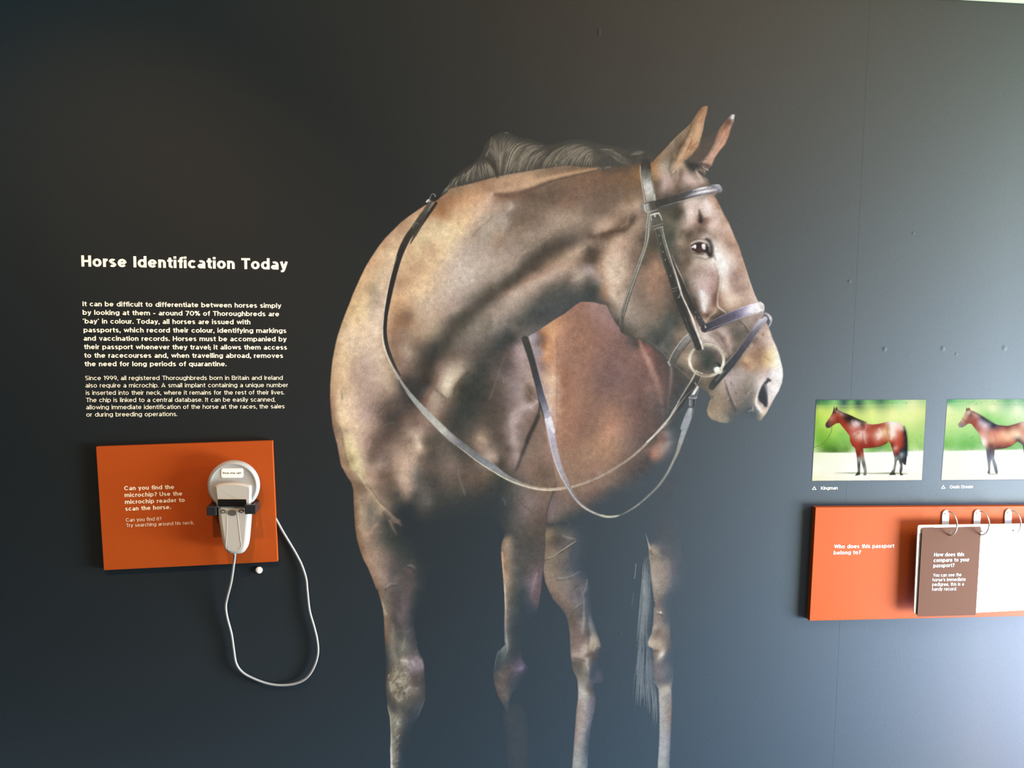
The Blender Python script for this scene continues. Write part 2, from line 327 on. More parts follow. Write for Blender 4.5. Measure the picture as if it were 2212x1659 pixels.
class Canvas:
    def __init__(s, x0, y0, x1, y1, step):
        s.x0, s.y0, s.st = x0, y0, step; s.w = int((x1 - x0) / step) + 1; s.h = int((y1 - y0) / step) + 1
        s.c = np.zeros((s.h, s.w, 3)); s.a = np.zeros((s.h, s.w)); s.own = np.full((s.h, s.w), -1, int)
    def polymask(s, poly, soft=0.6):
        m = np.zeros((s.h, s.w)); SS = 3
        px = (poly[:, 0] - s.x0) / s.st; py = (poly[:, 1] - s.y0) / s.st
        xs = np.arange(s.w + 1)
        for r in range(max(0, int(py.min()) - 1), min(s.h, int(py.max()) + 2)):
            for k in range(SS):
                y = r - .5 + (k + .5) / SS
                x2, y2 = np.roll(px, -1), np.roll(py, -1)
                c = ((py <= y) & (y2 > y)) | ((y2 <= y) & (py > y))
                if not c.any(): continue
                xi = np.sort(px[c] + (y - py[c]) / (y2[c] - py[c]) * (x2[c] - px[c]))
                for a, b in zip(xi[::2], xi[1::2]):
                    i0 = max(0, int(math.floor(a + .5))); i1 = min(s.w - 1, int(math.floor(b + .5)))
                    if i1 < 0 or i0 > s.w - 1: continue
                    if i0 == i1: m[r, i0] += (min(b, s.w) - max(a, -1)) / SS
                    else:
                        m[r, i0] += min(1, i0 + .5 - a) / SS if a > -1 else 1 / SS
                        m[r, i1] += min(1, b - (i1 - .5)) / SS
                        if i1 > i0 + 1: m[r, i0 + 1:i1] += 1 / SS
        return blur(np.clip(m, 0, 1), soft / s.st)
    def field(s, data, eps=5.0, coarse=4.0, sm=0.02):
        """smooth colour field through control points [(x, y, r, g, b, a)]"""
        D = np.array(data, float); X = D[:, :2]; n = len(D)
        if D.shape[1] < 6: D = np.hstack([D, np.ones((n, 1))])
        d = np.sqrt(((X[:, None] - X[None]) ** 2).sum(-1) + eps * eps)
        A = np.zeros((n + 1, n + 1)); A[:n, :n] = -d - np.eye(n) * 0 + np.eye(n) * 1.5 * 0; A[:n, :n] -= np.eye(n) * (-sm * 60)
        A[:n, n] = 1; A[n, :n] = 1
        rhs = np.zeros((n + 1, 4)); rhs[:n] = D[:, 2:6]
        w = np.linalg.solve(A, rhs)
        gx = np.arange(s.x0, s.x0 + s.w * s.st + coarse, coarse); gy = np.arange(s.y0, s.y0 + s.h * s.st + coarse, coarse)
        G = np.zeros((len(gy), len(gx), 4))
        for j, y in enumerate(gy):
            dd = np.sqrt((gx[:, None] - X[None, :, 0]) ** 2 + (y - X[None, :, 1]) ** 2 + eps * eps)
            G[j] = -dd @ w[:n] + w[n]
        yy = np.arange(s.h) * s.st / coarse; xx = np.arange(s.w) * s.st / coarse
        yi = np.minimum(yy.astype(int), len(gy) - 2); xi = np.minimum(xx.astype(int), len(gx) - 2)
        fy = (yy - yi)[:, None, None]; fx = (xx - xi)[None, :, None]
        o = (G[yi][:, xi] * (1 - fx) + G[yi][:, xi + 1] * fx) * (1 - fy) + (G[yi + 1][:, xi] * (1 - fx) + G[yi + 1][:, xi + 1] * fx) * fy
        return np.clip(o[..., :3], 0, 255), np.clip(o[..., 3], 0, 1)
    def over(s, sl, col, al, owner=None, thr=0.4, keep=False):
        """col over canvas in window; keep = tint only what is inked already"""
        c, a = s.c[sl], s.a[sl]
        if keep: al = al * (a > .02)
        na = np.maximum(a, al) if keep else al + a * (1 - al)
        base = np.where(na > 1e-6, na, 1)
        if keep: s.c[sl] = c * (1 - al[..., None]) + col * al[..., None]
        else:
            s.c[sl] = (col * al[..., None] + c * (a * (1 - al))[..., None]) / base[..., None]; s.a[sl] = na
        if owner is not None: s.own[sl] = np.where(al > thr, owner, s.own[sl])
    def region(s, poly, field, soft=0.6, owner=None):
        m = s.polymask(poly, soft); c, a = field
        s.over((slice(None), slice(None)), c, m * a, owner, 0.03)
    def stroke(s, p, w, col, soft=1.0, a=1.0, owner=None, thr=.4, keep=False, raw=False):
        """soft line: w, col, a may be lists along the line"""
        if not raw: p = smooth_line(p)
        n = len(p)
        def exp(v):
            v = np.array(v, float); v = v[None] if v.ndim == 0 else v
            if len(v) == 1: return np.repeat(v, n, 0)
            t = np.linspace(0, len(v) - 1, n); i = np.minimum(t.astype(int), len(v) - 2); f = (t - i)
            return v[i] * (1 - f) + v[i + 1] * f if v.ndim == 1 else v[i] * (1 - f)[:, None] + v[i + 1] * f[:, None]
        W = exp(w) / 2; Al = exp(a)
        cc = np.array([[int(h[i:i + 2], 16) for i in (0, 2, 4)] for h in ([col] if isinstance(col, str) else col)], float); Cc = exp(cc)
        R = W.max() + soft * 2.2 + 1
        c0 = max(0, int((p[:, 0].min() - R - s.x0) / s.st)); c1 = min(s.w, int((p[:, 0].max() + R - s.x0) / s.st) + 2)
        r0 = max(0, int((p[:, 1].min() - R - s.y0) / s.st)); r1 = min(s.h, int((p[:, 1].max() + R - s.y0) / s.st) + 2)
        if c1 <= c0 or r1 <= r0: return
        best = np.full((r1 - r0, c1 - c0), 1e9); bw = np.zeros_like(best); ba = np.zeros_like(best); bc = np.zeros(best.shape + (3,))
        for i in range(n - 1):
            q0, q1 = p[i], p[i + 1]; Rr = max(W[i], W[i + 1]) + soft * 2.2 + 1
            a0 = max(c0, int((min(q0[0], q1[0]) - Rr - s.x0) / s.st)); a1 = min(c1, int((max(q0[0], q1[0]) + Rr - s.x0) / s.st) + 2)
            b0 = max(r0, int((min(q0[1], q1[1]) - Rr - s.y0) / s.st)); b1 = min(r1, int((max(q0[1], q1[1]) + Rr - s.y0) / s.st) + 2)
            if a1 <= a0 or b1 <= b0: continue
            X = s.x0 + np.arange(a0, a1)[None] * s.st; Y = s.y0 + np.arange(b0, b1)[:, None] * s.st
            v = q1 - q0; l2 = max((v ** 2).sum(), 1e-9)
            t = np.clip(((X - q0[0]) * v[0] + (Y - q0[1]) * v[1]) / l2, 0, 1)
            d = np.hypot(X - q0[0] - t * v[0], Y - q0[1] - t * v[1])
            wl = W[i] * (1 - t) + W[i + 1] * t; dd = d - wl
            sl = (slice(b0 - r0, b1 - r0), slice(a0 - c0, a1 - c0)); m = dd < best[sl]
            best[sl] = np.where(m, dd, best[sl]); bw[sl] = np.where(m, wl, bw[sl])
            ba[sl] = np.where(m, Al[i] * (1 - t) + Al[i + 1] * t, ba[sl])
            bc[sl] = np.where(m[..., None], Cc[i] * (1 - t[..., None]) + Cc[i + 1] * t[..., None], bc[sl])
        sf = max(soft, .3); cov = 1 / (1 + np.exp(np.clip(best / (sf * .45), -30, 30)))
        cov *= np.minimum(1, (2 * bw + .6) / 1.2) * ba
        cov[best > 1e8] = 0
        s.over((slice(r0, r1), slice(c0, c1)), bc, cov, owner, thr, keep)
    def hairs(s, guides, n, w, cols, a, seed=1, soft=.5, owner=None, jit=2.0, span=(0, 1), thr=.25, keep=False, fur=False):
        """hairs blended between neighbouring guide curves"""
        rg = random.Random(seed); gs = []
        for g in guides:
            q = smooth_line(g, 5); t = np.linspace(0, len(q) - 1, 14); i = np.minimum(t.astype(int), len(q) - 2); f = (t - i)[:, None]
            gs.append(q[i] * (1 - f) + q[i + 1] * f)
        if fur: n = int(n * 5)
        for k in range(n):
            u = rg.random() * (len(gs) - 1); i = min(int(u), len(gs) - 2); f = u - i
            q = gs[i] * (1 - f) + gs[i + 1] * f
            s0 = span[0] + rg.random() * .45 * (span[1] - span[0]); s1 = s0 + (.3 + rg.random() * .7) * (span[1] - s0)
            if fur: s0 = rg.random() * .93; s1 = s0 + .05
            j0, j1 = int(s0 * 13), max(int(s0 * 13) + (2 if fur else 3), int(s1 * 13) + 1); q = q[j0:j1]
            if len(q) < 2: continue
            q = q + np.array([rg.gauss(0, jit), rg.gauss(0, jit)]) * np.linspace(.3, 1, len(q))[:, None]
            c = rg.choice(cols)
            s.stroke(q, [w * .5, w, w * .4], c, soft, [a * rg.uniform(.4, 1) * .6, a, 0.0], owner, thr, keep, raw=True)
    def grain(s, amp=.05, seed=3, ang=None):
        rg = np.random.default_rng(seed)
        n1 = blur(rg.standard_normal((s.h, s.w)), .8 / s.st); n2 = blur(rg.standard_normal((s.h, s.w)), 3.2 / s.st)
        n1 /= n1.std(); n2 /= n2.std()
        f = 1 + amp * (n1 * .6 + n2 * .5)
        s.c = np.clip(s.c * f[..., None], 0, 255)
def cps(spec):
    out = []
    for fr, s in spec:
        ox, oy, k = FR[fr]
        for t in s.split():
            v = t.split(',')
            x, y = float(v[0]) * k + ox, float(v[1]) * k + oy
            c = [int(v[2][i:i + 2], 16) for i in (0, 2, 4)]
            out.append((x, y, *c, float(v[3]) if len(v) > 3 else 1.0))
    return out
def LIT(X, Y):
    """light on the wall (diffuse factor, sheen) at photo pixel, used to turn photographed tones into ink reflectance"""
    x = (X - 1106) / 1106.; y = (Y - 829.5) / 829.5
    b = np.stack([x ** i * y ** j for i in range(6) for j in range(6 - i)], -1)
    return np.exp(b @ LIT_E), np.exp(b @ LIT_S)
def sheet(cv, owners, names, parent, mats, labels=None, depth=0.0004, delight=True, thr=.035, sheen=1.0):
    """turn a painted canvas into flat meshes, one per owner; depth in metres before the wall"""
    H, Wd = cv.h, cv.w
    X = cv.x0 + np.arange(Wd)[None] * cv.st + np.zeros((H, 1)); Y = cv.y0 + np.arange(H)[:, None] * cv.st + np.zeros((1, Wd))
    pos = PV(X, Y, depth)
    lin = srgb(cv.c)
    if delight:
        E, S = LIT(X, Y); lin = np.clip((lin - S * sheen) / E, 0.002, 0.92)
    rgba = np.concatenate([lin, cv.a[..., None]], -1).astype(np.float32)
    act = cv.a > thr
    cell = act[:-1, :-1] | act[1:, :-1] | act[:-1, 1:] | act[1:, 1:]
    ow = np.maximum(np.maximum(cv.own[:-1, :-1], cv.own[1:, :-1]), np.maximum(cv.own[:-1, 1:], cv.own[1:, 1:]))
    idx = np.arange(H * Wd).reshape(H, Wd); res = {}
    for o_, nm in zip(owners, names):
        r, c = np.nonzero(cell & (ow == o_))
        if len(r) == 0: continue
        q = np.stack([idx[r, c], idx[r, c + 1], idx[r + 1, c + 1], idx[r + 1, c]], -1)[:, ::-1]
        u, inv = np.unique(q.ravel(), return_inverse=True)
        me = bpy.data.meshes.new(nm); me.vertices.add(len(u)); me.vertices.foreach_set('co', pos.reshape(-1, 3)[u].ravel())
        nq = len(q); me.loops.add(nq * 4); me.loops.foreach_set('vertex_index', inv.ravel().astype(np.int32))
        me.polygons.add(nq); me.polygons.foreach_set('loop_start', np.arange(nq, dtype=np.int32) * 4); me.polygons.foreach_set('loop_total', np.full(nq, 4, np.int32))
        at = me.color_attributes.new('ink', 'FLOAT_COLOR', 'POINT'); at.data.foreach_set('color', rgba.reshape(-1, 4)[u].ravel())
        me.update(calc_edges=True)
        res[nm] = link(nm, me, mats, parent)
    return res
# ------------------------------------------------------------------ mesh builders
def quad_box(name, c8, mat, parent=None, bevel=0.0, seg=2):
    """box from 8 corners (front TL TR BR BL, back TL TR BR BL)"""
    import bmesh
    bm = bmesh.new(); v = [bm.verts.new(tuple(p)) for p in c8]
    for f in ((0, 1, 2, 3), (7, 6, 5, 4), (0, 4, 5, 1), (1, 5, 6, 2), (2, 6, 7, 3), (3, 7, 4, 0)): bm.faces.new([v[i] for i in f])
    bmesh.ops.recalc_face_normals(bm, faces=bm.faces)
    if bevel: bmesh.ops.bevel(bm, geom=bm.edges[:], offset=bevel, segments=seg, profile=.5, affect='EDGES')
    me = bpy.data.meshes.new(name); bm.to_mesh(me); bm.free()
    o = link(name, me, [mat] if mat else [], parent)
    return o
def axis_box(name, x0, x1, y0, y1, z0, z1, mat, parent=None, bevel=0.0):
    return quad_box(name, [(x0, y0, z1), (x1, y0, z1), (x1, y0, z0), (x0, y0, z0), (x0, y1, z1), (x1, y1, z1), (x1, y1, z0), (x0, y1, z0)], mat, parent, bevel)
def board(name, tl, tr, br, bl, front, back, mat, parent=None, bevel=0.0):
    """box whose front face is seen at four photo pixels"""
    f = [P(*q, front) for q in (tl, tr, br, bl)]
    u = (f[1] - f[0] + f[2] - f[3]) / 2; v = (f[0] - f[3] + f[1] - f[2]) / 2; c = sum(f) / 4
    lu, lv = np.linalg.norm(u), np.linalg.norm(v); u /= lu; v = np.array([-u[2], 0, u[0]])
    F4 = [c - u * lu / 2 + v * lv / 2, c + u * lu / 2 + v * lv / 2, c + u * lu / 2 - v * lv / 2, c - u * lu / 2 - v * lv / 2]
    B4 = [p + np.array([0, front - back, 0]) for p in F4]
    return quad_box(name, F4 + B4, mat, parent, bevel), (c, u, v, lu, lv)
def norm2(pl):
    n = len(pl); out = []
    for i in range(n):
        a = pl[(i + 1) % n] - pl[i - 1]; l = np.linalg.norm(a) or 1; out.append((a[1] / l, -a[0] / l))
    return np.array(out)
def loft(name, outline, layers, mat, parent=None, smooth=True, cap=True):
    """outline: 2D points (x, z) on the wall counter-clockwise; layers: (inset m, depth m) from back to front"""
    o = np.array(outline); A = .5 * sum(o[i - 1][0] * o[i][1] - o[i][0] * o[i - 1][1] for i in range(len(o)))
    if A < 0: o = o[::-1]
    nr = norm2(o); n = len(o); V = []; Fc = []
    for ins, d in layers:
        q = o - nr * ins
        V += [(x, -d, z) for x, z in q]
    for k in range(len(layers) - 1):
        for i in range(n):
            j = (i + 1) % n; Fc.append((k * n + i, k * n + j, (k + 1) * n + j, (k + 1) * n + i))
    if cap:
        Fc.append(tuple(range((len(layers) - 1) * n, len(layers) * n))); Fc.append(tuple(range(n))[::-1])
    me = bpy.data.meshes.new(name); me.from_pydata(V, [], Fc); me.update()
    ob = link(name, me, [mat], parent, smooth)
    if cap: me.polygons[len(Fc) - 1].use_smooth = False; me.polygons[len(Fc) - 2].use_smooth = False
    return ob
def px_outline(pp, d, n=5, closed=True):
    p = smooth_line(np.array(pp, float), n, closed) if n else np.array(pp, float)
    w = np.array([P(x, y, d) for x, y in p]); return w[:, [0, 2]]
def rrect(x0, y0, x1, y1, r, n=5):
    out = []
    for cx, cy, a in ((x1 - r, y0 + r, -90), (x1 - r, y1 - r, 0), (x0 + r, y1 - r, 90), (x0 + r, y0 + r, 180)):
        for i in range(n + 1):
            t = math.radians(a + 90 * i / n); out.append((cx + r * math.cos(t), cy + r * math.sin(t)))
    return out
def tube(name, path, r, mat, parent=None, seg=10, closed=False):
    p = [Vector(q) for q in path]; n = len(p); V = []; Fc = []
    prev = None
    for i in range(n):
        t = (p[(i + 1) % n] - p[i - 1]) if closed else (p[min(i + 1, n - 1)] - p[max(i - 1, 0)])
        t.normalize()
        if prev is None: a = t.orthogonal().normalized()
        else: a = (prev - t * prev.dot(t)).normalized()
        prev = a; b = t.cross(a)
        for k in range(seg):
            an = 2 * math.pi * k / seg; V.append(tuple(p[i] + (a * math.cos(an) + b * math.sin(an)) * r))
    m = n if closed else n - 1
    for i in range(m):
        for k in range(seg):
            j = (i + 1) % n; Fc.append((i * seg + k, i * seg + (k + 1) % seg, j * seg + (k + 1) % seg, j * seg + k))
    if not closed: Fc.append(tuple(range(seg))[::-1]); Fc.append(tuple(range((n - 1) * seg, n * seg)))
    me = bpy.data.meshes.new(name); me.from_pydata(V, [], Fc); me.update()
    return link(name, me, [mat], parent, True)

# ------------------------------------------------------------------ the setting
z_top = float(P(2212, 8)[2]); xs = float(P(1860, 384, 0)[0])
XL, XR = -1.9, 2.9
wall = axis_box('wall_back', XL, XR, 0.0, 0.12, 0.0, z_top + 0.75, principled('plaster', srgb('8c8c88'), .8)); tag(wall, kind='structure')
def sheet_piece(x0, x1, d, n=40):
    V = []; Fc = []
    prof = [(x0, 0.0), (x0, d * .6), (x0 + .0006, d), (x1 - .0006, d), (x1, d * .6), (x1, 0.0)]
    for x, dd in prof: V += [(x, -dd, 0.1), (x, -dd, z_top)]
    for i in range(len(prof) - 1): Fc.append((2 * i, 2 * i + 2, 2 * i + 3, 2 * i + 1))
    Fc.append((1, 3, 5, 7, 9, 11)); Fc.append((10, 8, 6, 4, 2, 0))
    me = bpy.data.meshes.new('wallpaper_sheet'); me.from_pydata(V, [], Fc); me.update()
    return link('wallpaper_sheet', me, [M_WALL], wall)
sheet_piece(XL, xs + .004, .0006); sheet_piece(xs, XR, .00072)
D1, D2 = 0.0007, 0.0009
crn = axis_box('trim_1', XL, XR, -0.012, 0.0, z_top, z_top + 0.006, principled('cream_paint', (.36, .36, .22), .5), bevel=.001); tag(crn, kind='structure')
fas = axis_box('trim_2', XL, XR, -0.008, 0.0, z_top + 0.006, z_top + 0.75, principled('brown_paint', srgb('6a5f50'), .6)); tag(fas, kind='structure')
fl = axis_box('floor', XL, XR, -4.5, 0.12, -0.1, 0.0, principled('grey_floor', (0.16, 0.15, 0.14), .45, bump=(30, .1, .001), mottling=.15)); tag(fl, kind='structure')
ce = axis_box('ceiling', XL, XR, -4.5, 0.12, z_top + 0.75, z_top + 0.85, principled('ceiling_paint', (0.6, 0.58, 0.52), .8)); tag(ce, kind='structure')
bb = axis_box('baseboard_back', XL, XR, -0.016, 0.0, 0.0, 0.10, principled('charcoal_paint', (0.03, 0.032, 0.036), .4), bevel=.003); tag(bb, kind='structure')
# small blisters of the paper
for (x, y, r) in ((1835, 608, 3.2), (1911, 754, 4), (2037, 753, 4), (2170, 752, 4.5), (1973, 504, 2.5), (1294, 70, 3), (1340, 1368, 2.2), (2066, 765, 2.5)):
    c = P(x, y, D2 if x > 1860 else D1); R = r * .0011; V = []; Fc = []
    for k, (rr, hh) in enumerate(((1.5, -.0003), (1.1, .03), (.7, .13), (.3, .2))):
        for i in range(12):
            a = math.pi * i / 6; V.append((c[0] + R * rr * math.cos(a), c[1] - R * hh, c[2] + R * rr * math.sin(a) * (2.2 if x == 1294 else 1.1)))
    for k in range(3):
        for i in range(12): Fc.append((k * 12 + i, (k + 1) * 12 + i, (k + 1) * 12 + (i + 1) % 12, k * 12 + (i + 1) % 12))
    Fc.append(tuple(range(36, 48))[::-1])
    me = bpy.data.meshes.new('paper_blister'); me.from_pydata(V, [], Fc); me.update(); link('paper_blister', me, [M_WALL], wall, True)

# ------------------------------------------------------------------ printed lettering on the wall
M_WHITE = principled('cream_ink', (.92, .84, .66), .6, spec=.2)
def zt(s, k=500 / 2074., ox=160, oy=520):
    out = []
    for t, x0, y0, x1, y1, cap in s: out.append((t, ox + x0 * k, oy + y0 * k, ox + x1 * k, oy + y1 * k, cap * k))
    return out
DT = D1
root = empty('printed_heading', P(180, 577)); tag(root, 'large bold cream heading lettering above the paragraphs on the dark wall', 'text')
text_mesh('lettering', zt([('Horse Identification Today', 67, 231, 1912, 260, 100)]), .235, M_WHITE, DT, root)
root = empty('printed_bold_paragraph', P(180, 790)); tag(root, 'eight-line bold cream paragraph printed on the dark wall below the heading', 'text')
BOLD = [('It can be difficult to differentiate between horses simply', 77, 586, 1855, 602), ('by looking at them \u2013 around 70% of Thoroughbreds are', 78, 663, 1838, 677),
        ('\u2018bay\u2019 in colour. Today, all horses are issued with', 80, 741, 1580, 749), ('passports, which record their colour, identifying markings', 86, 820, 1902, 826),
        ('and vaccination records. Horses must be accompanied by', 86, 895, 1903, 902), ('their passport whenever they travel; it allows them access', 90, 971, 1908, 976),
        ('to the racecourses and, when travelling abroad, removes', 92, 1048, 1873, 1050), ('the need for long periods of quarantine.', 95, 1124, 1366, 1124)]
for l in BOLD: text_mesh('text_line', zt([l + (42,)]), .19, M_WHITE, DT, root)
root = empty('printed_light_paragraph', P(186, 900)); tag(root, 'six-line smaller light cream paragraph on the dark wall above the orange panel', 'text')
LIGHT = [('Since 1999, all registered Thoroughbreds born in Britain and Ireland', 101, 1249, 1870, 1246), ('also require a microchip. A small implant containing a unique number', 103, 1315, 1917, 1311),
         ('is inserted into their neck, where it remains for the rest of their lives.', 106, 1381, 1884, 1377), ('The chip is linked to a central database. It can be easily scanned,', 108, 1446, 1802, 1441),
         ('allowing immediate identification of the horse at the races, the sales', 109, 1511, 1886, 1502), ('or during breeding operations.', 111, 1576, 925, 1571)]
for l in LIGHT: text_mesh('text_line', zt([l + (38,)]), .125, M_WHITE, DT, root)
kq = 480 / 2212.
root = empty('printed_caption', P(1755, 1057)); tag(root, 'small white caption with a triangle under the left small horse picture', 'text')
text_mesh('triangle_mark', zt([('\u25b3', 105, 1003, 141, 1003, 38)], kq, 1732, 840), .12, M_WHITE, D2, root); text_mesh('lettering', zt([('Kingman', 190, 1003, 356, 1001, 30)], kq, 1732, 840), .15, M_WHITE, D2, root)
root = empty('printed_caption', P(2035, 1055)); tag(root, 'small white caption with a triangle under the horse picture at the right edge', 'text')
text_mesh('triangle_mark', zt([('\u25b3', 1391, 992, 1425, 991, 38)], kq, 1732, 840), .12, M_WHITE, D2, root); text_mesh('lettering', zt([('Oasis Dream', 1473, 991, 1703, 987, 30)], kq, 1732, 840), .15, M_WHITE, D2, root)
# ------------------------------------------------------------------ left orange panel with the microchip reader
M_OR = principled('orange_laminate', np.array([.325, .056, .008]) * ORK, .5, spec=.12, bump=(500, .08, .0003), mottling=.03)
M_OR_EDGE = principled('orange_edge', np.array([.5, .12, .02]), .3, spec=.5)
M_BLK = principled('black_plastic', (0.012, 0.013, 0.014), .35)
M_BLK_GL = principled('black_glass', (0.006, 0.006, 0.005), .12)
M_GREY = principled('warm_grey_plastic', np.array([.37, .345, .305]), .42, bump=(900, .06, .0002))
M_GREY2 = principled('cool_grey_plastic', np.array([.30, .298, .285]), .45, bump=(900, .06, .0002))
M_BTN = principled('dark_rubber', srgb('4a4640'), .5)
M_CABLE = principled('grey_cable_sheath', (.25, .25, .24), .5)
M_STICK = principled('white_sticker', (.72, .74, .67), .6, spec=.2)
M_METAL = principled('polished_nickel', srgb('e8e4d8'), .22, metal=1.0)
M_PLATE = principled('brushed_steel', srgb('dcdccc'), .35, metal=.55)
M_PEARL = principled('white_enamel', srgb('f0e8dc'), .15, coat=.5)
PD = 0.0125
rt = empty('orange_question_panel', P(410, 1092)); tag(rt, 'tilted orange panel with question lettering and microchip reader mounted on it', 'panel')
fr, (pc, pu, pv, plu, plv) = board('board', (208.3, 965.3), (589.7, 952.3), (598.4, 1213.3), (222.9, 1232.1), PD, 0.0009, M_OR, rt, .0008)
kz = 520 / 2212.
LB = [('Can you find the', 333, 549, 793, 537, 38), ('microchip? Use the', 337, 612, 867, 597, 38), ('microchip reader to', 340, 675, 890, 656, 38), ('scan the horse.', 343, 738, 762, 721, 38)]
M_PINK = principled('pale_ink', (.80, .70, .55), .6, spec=.2)
for l in LB: text_mesh('text_line', zt([l], kz, 190, 930), .21, M_PINK, PD + .0004, rt)
for l in (('Can you find it?', 349, 838, 676, 825, 32), ('Try searching around his neck.', 352, 888, 975, 861, 32)): text_mesh('text_line', zt([l], kz, 190, 930), .125, M_PINK, PD + .0004, rt)
# bracket
k8 = 220 / 1521.
def z8(s): return [(420 + float(t.split(',')[0]) * k8, 980 + float(t.split(',')[1]) * k8) for t in s.split()]
br_ = empty('reader_bracket', P(500, 1105, PD)); tag(br_, 'black plastic bracket with two square arms holding the grey reader', 'bracket')
def arm(name, x0, y0, x1, y1, front, back, bev=.0012):
    (ax, ay), (bx, by) = z8(f'{x0},{y0} {x1},{y1}')
    a, b = P(ax, ay, front), P(bx, by, front)
    return axis_box(name, a[0], b[0], -front, -back, b[2], a[2], M_BLK, br_, bev)
arm('arm', 180, 792, 326, 926, .060, PD); arm('arm', 864, 765, 915, 903, .0617, PD)
arm('front_lip', 750, 765, 915, 903, .0655, .0615, .0008)
arm('back_plate', 330, 770, 800, 940, .020, PD)
# reader
rd = empty('microchip_reader', P(503, 1190, .04)); tag(rd, 'grey handheld microchip reader with round head and pick me up label', 'reader')
RC = P(*z8('579,482')[0], .044); RR = abs(P(*z8('968,482')[0], .044)[0] - RC[0])
circ = [(RC[0] + RR * math.cos(2 * math.pi * i / 72), RC[2] + RR * math.sin(2 * math.pi * i / 72)) for i in range(72)]
loft('round_head', circ, [(.006, .026), (.001, .029), (0, .034), (.0, .040), (.0015, .0435), (.0045, .0462), (.0065, .0466), (.008, .0458), (.0095, .0452), (.02, .0452)], M_GREY2, rd)
neck = z8('305,500 318,474 370,452 470,436 580,430 690,436 790,458 835,474 850,505 852,620 848,700 838,760 800,800 560,805 360,800 335,770 322,700 312,600')
loft('neck_housing', px_outline(neck, .050, 3), [(0, .040), (0, .051), (.0010, .0540), (.0024, .0555), (.0042, .0562)], M_GREY, rd)
hand = z8('336,700 342,780 352,860 360,950 378,1080 402,1230 425,1350 455,1425 505,1475 580,1497 680,1495 745,1465 785,1400 806,1300 820,1150 832,1000 836,880 838,790 838,710 800,690 560,685 380,685')
loft('handle', px_outline(hand, .048, 3), [(.003, .024), (0, .030), (0, .046), (.0012, .0505), (.0042, .0538), (.0085, .0548)], M_GREY, rd)
def flat(name, pp, d0, d1, mat, parent, n=0, ins=.0003): return loft(name, px_outline(pp, d1, n), [(0, d0), (0, d1 - .0002), (ins, d1)], mat, parent, False)
scr = rrect(*[v for p in z8('350,682 772,792') for v in p], 1.6)
flat('screen_bezel', rrect(*[v for p in z8('338,676 782,802') for v in p], 1.8), .054, .0572, principled('silver_frame', srgb('8c8a80'), .3, metal=.5), rd)
flat('screen', scr, .056, .0582, M_BLK_GL, rd)
for x, y, a, b in ((427, 863, 47, 29), (565, 883, 66, 43), (702, 856, 45, 29)):
    e = [z8(f'{x + a * math.cos(t)},{y + b * math.sin(t)}')[0] for t in np.linspace(0, 2 * math.pi, 29)[:-1]]
    bt = loft('button', px_outline(e, .0565, 0), [(0, .0550), (0, .0562), (.0007, .0568)], M_BTN, rd)
    if a < 60:
        flat('button_mark', rrect(*[v for p in z8(f'{x - 20},{y + 1} {x + 16},{y + 11}') for v in p], .6), .0565, .0571, principled('pale_mark', srgb('b8b4a8'), .5), bt)
sf = rrect(*[v for p in z8('386,212 732,368') for v in p], 5.0)
flat('label_recess', sf, .0450, .0455, principled('grey_recess', srgb('9c9a92'), .5), rd)
st = flat('sticker', rrect(*[v for p in z8('400,221 727,361') for v in p], 4.6), .0453, .0460, M_STICK, rd)
M_DKINK = principled('dark_grey_ink', srgb('3c3c34'), .6)
text_mesh('lettering', [('Pick me up!', *z8('424,305')[0], *z8('697,301')[0], 28 * k8)], .17, M_DKINK, .0465, st)
for q in ('470,930 487,960 485,1100 480,1250 470,1400 520,1440', '640,900 655,1000 672,1150 688,1290 700,1385 660,1430'):
    tube('grip_line', [P(x, y, .0550) for x, y in smooth_line(np.array(z8(q)), 6)], .00045, principled('light_seam', (.44, .42, .37), .5), rd, 6)
k6 = 250 / 1296.
cab = [z8('600,1485')[0], z8('602,1510')[0]] + [(470 + x * k6, 1180 + y * k6) for x, y in ((192, 110), (182, 200), (152, 400), (107, 580), (92, 680), (108, 800), (155, 980), (180, 1150), (208, 1310), (278, 1410), (400, 1480), (560, 1537), (720, 1556), (880, 1535), (1000, 1470), (1080, 1350), (1123, 1200), (1115, 1050), (1080, 900), (1030, 720), (1005, 500), (990, 360), (942, 210), (882, 90), (830, 0))] + [(612, 1150), (601, 1130), (594.8, 1119)]
dd = [.036, .036, .034, .030, .022, .015, .012, .011, .010, .009, .009, .009, .009, .009, .009, .009, .009, .009, .009, .009, .009, .009, .009, .008, .007, .006, .005, .005, .005, .005]
cp = smooth_line(np.array([(x, y, d * 10000) for (x, y), d in zip(cab, dd)]), 8)
tube('cable', [P(x, y, d / 10000) for x, y, d in cp], .0026, M_CABLE, rd, 10)
tube('cable_collar', [P(x, y, .036) for x, y in z8('599,1478 600,1500')], .0034, M_GREY, rd, 12)
# round white stud under the panel
c = P(559.3, 1232, .004); R = .0074
stud = loft('wall_stud', [(c[0] + R * math.cos(t), c[2] + R * math.sin(t)) for t in np.linspace(0, 2 * math.pi, 29)[:-1]], [(.0005, .0009), (0, .002), (.0, .0035), (.0012, .0052), (.003, .0062), (.0055, .0066)], M_PEARL); tag(stud, 'small round white stud on the wall under the left orange panel', 'stud')

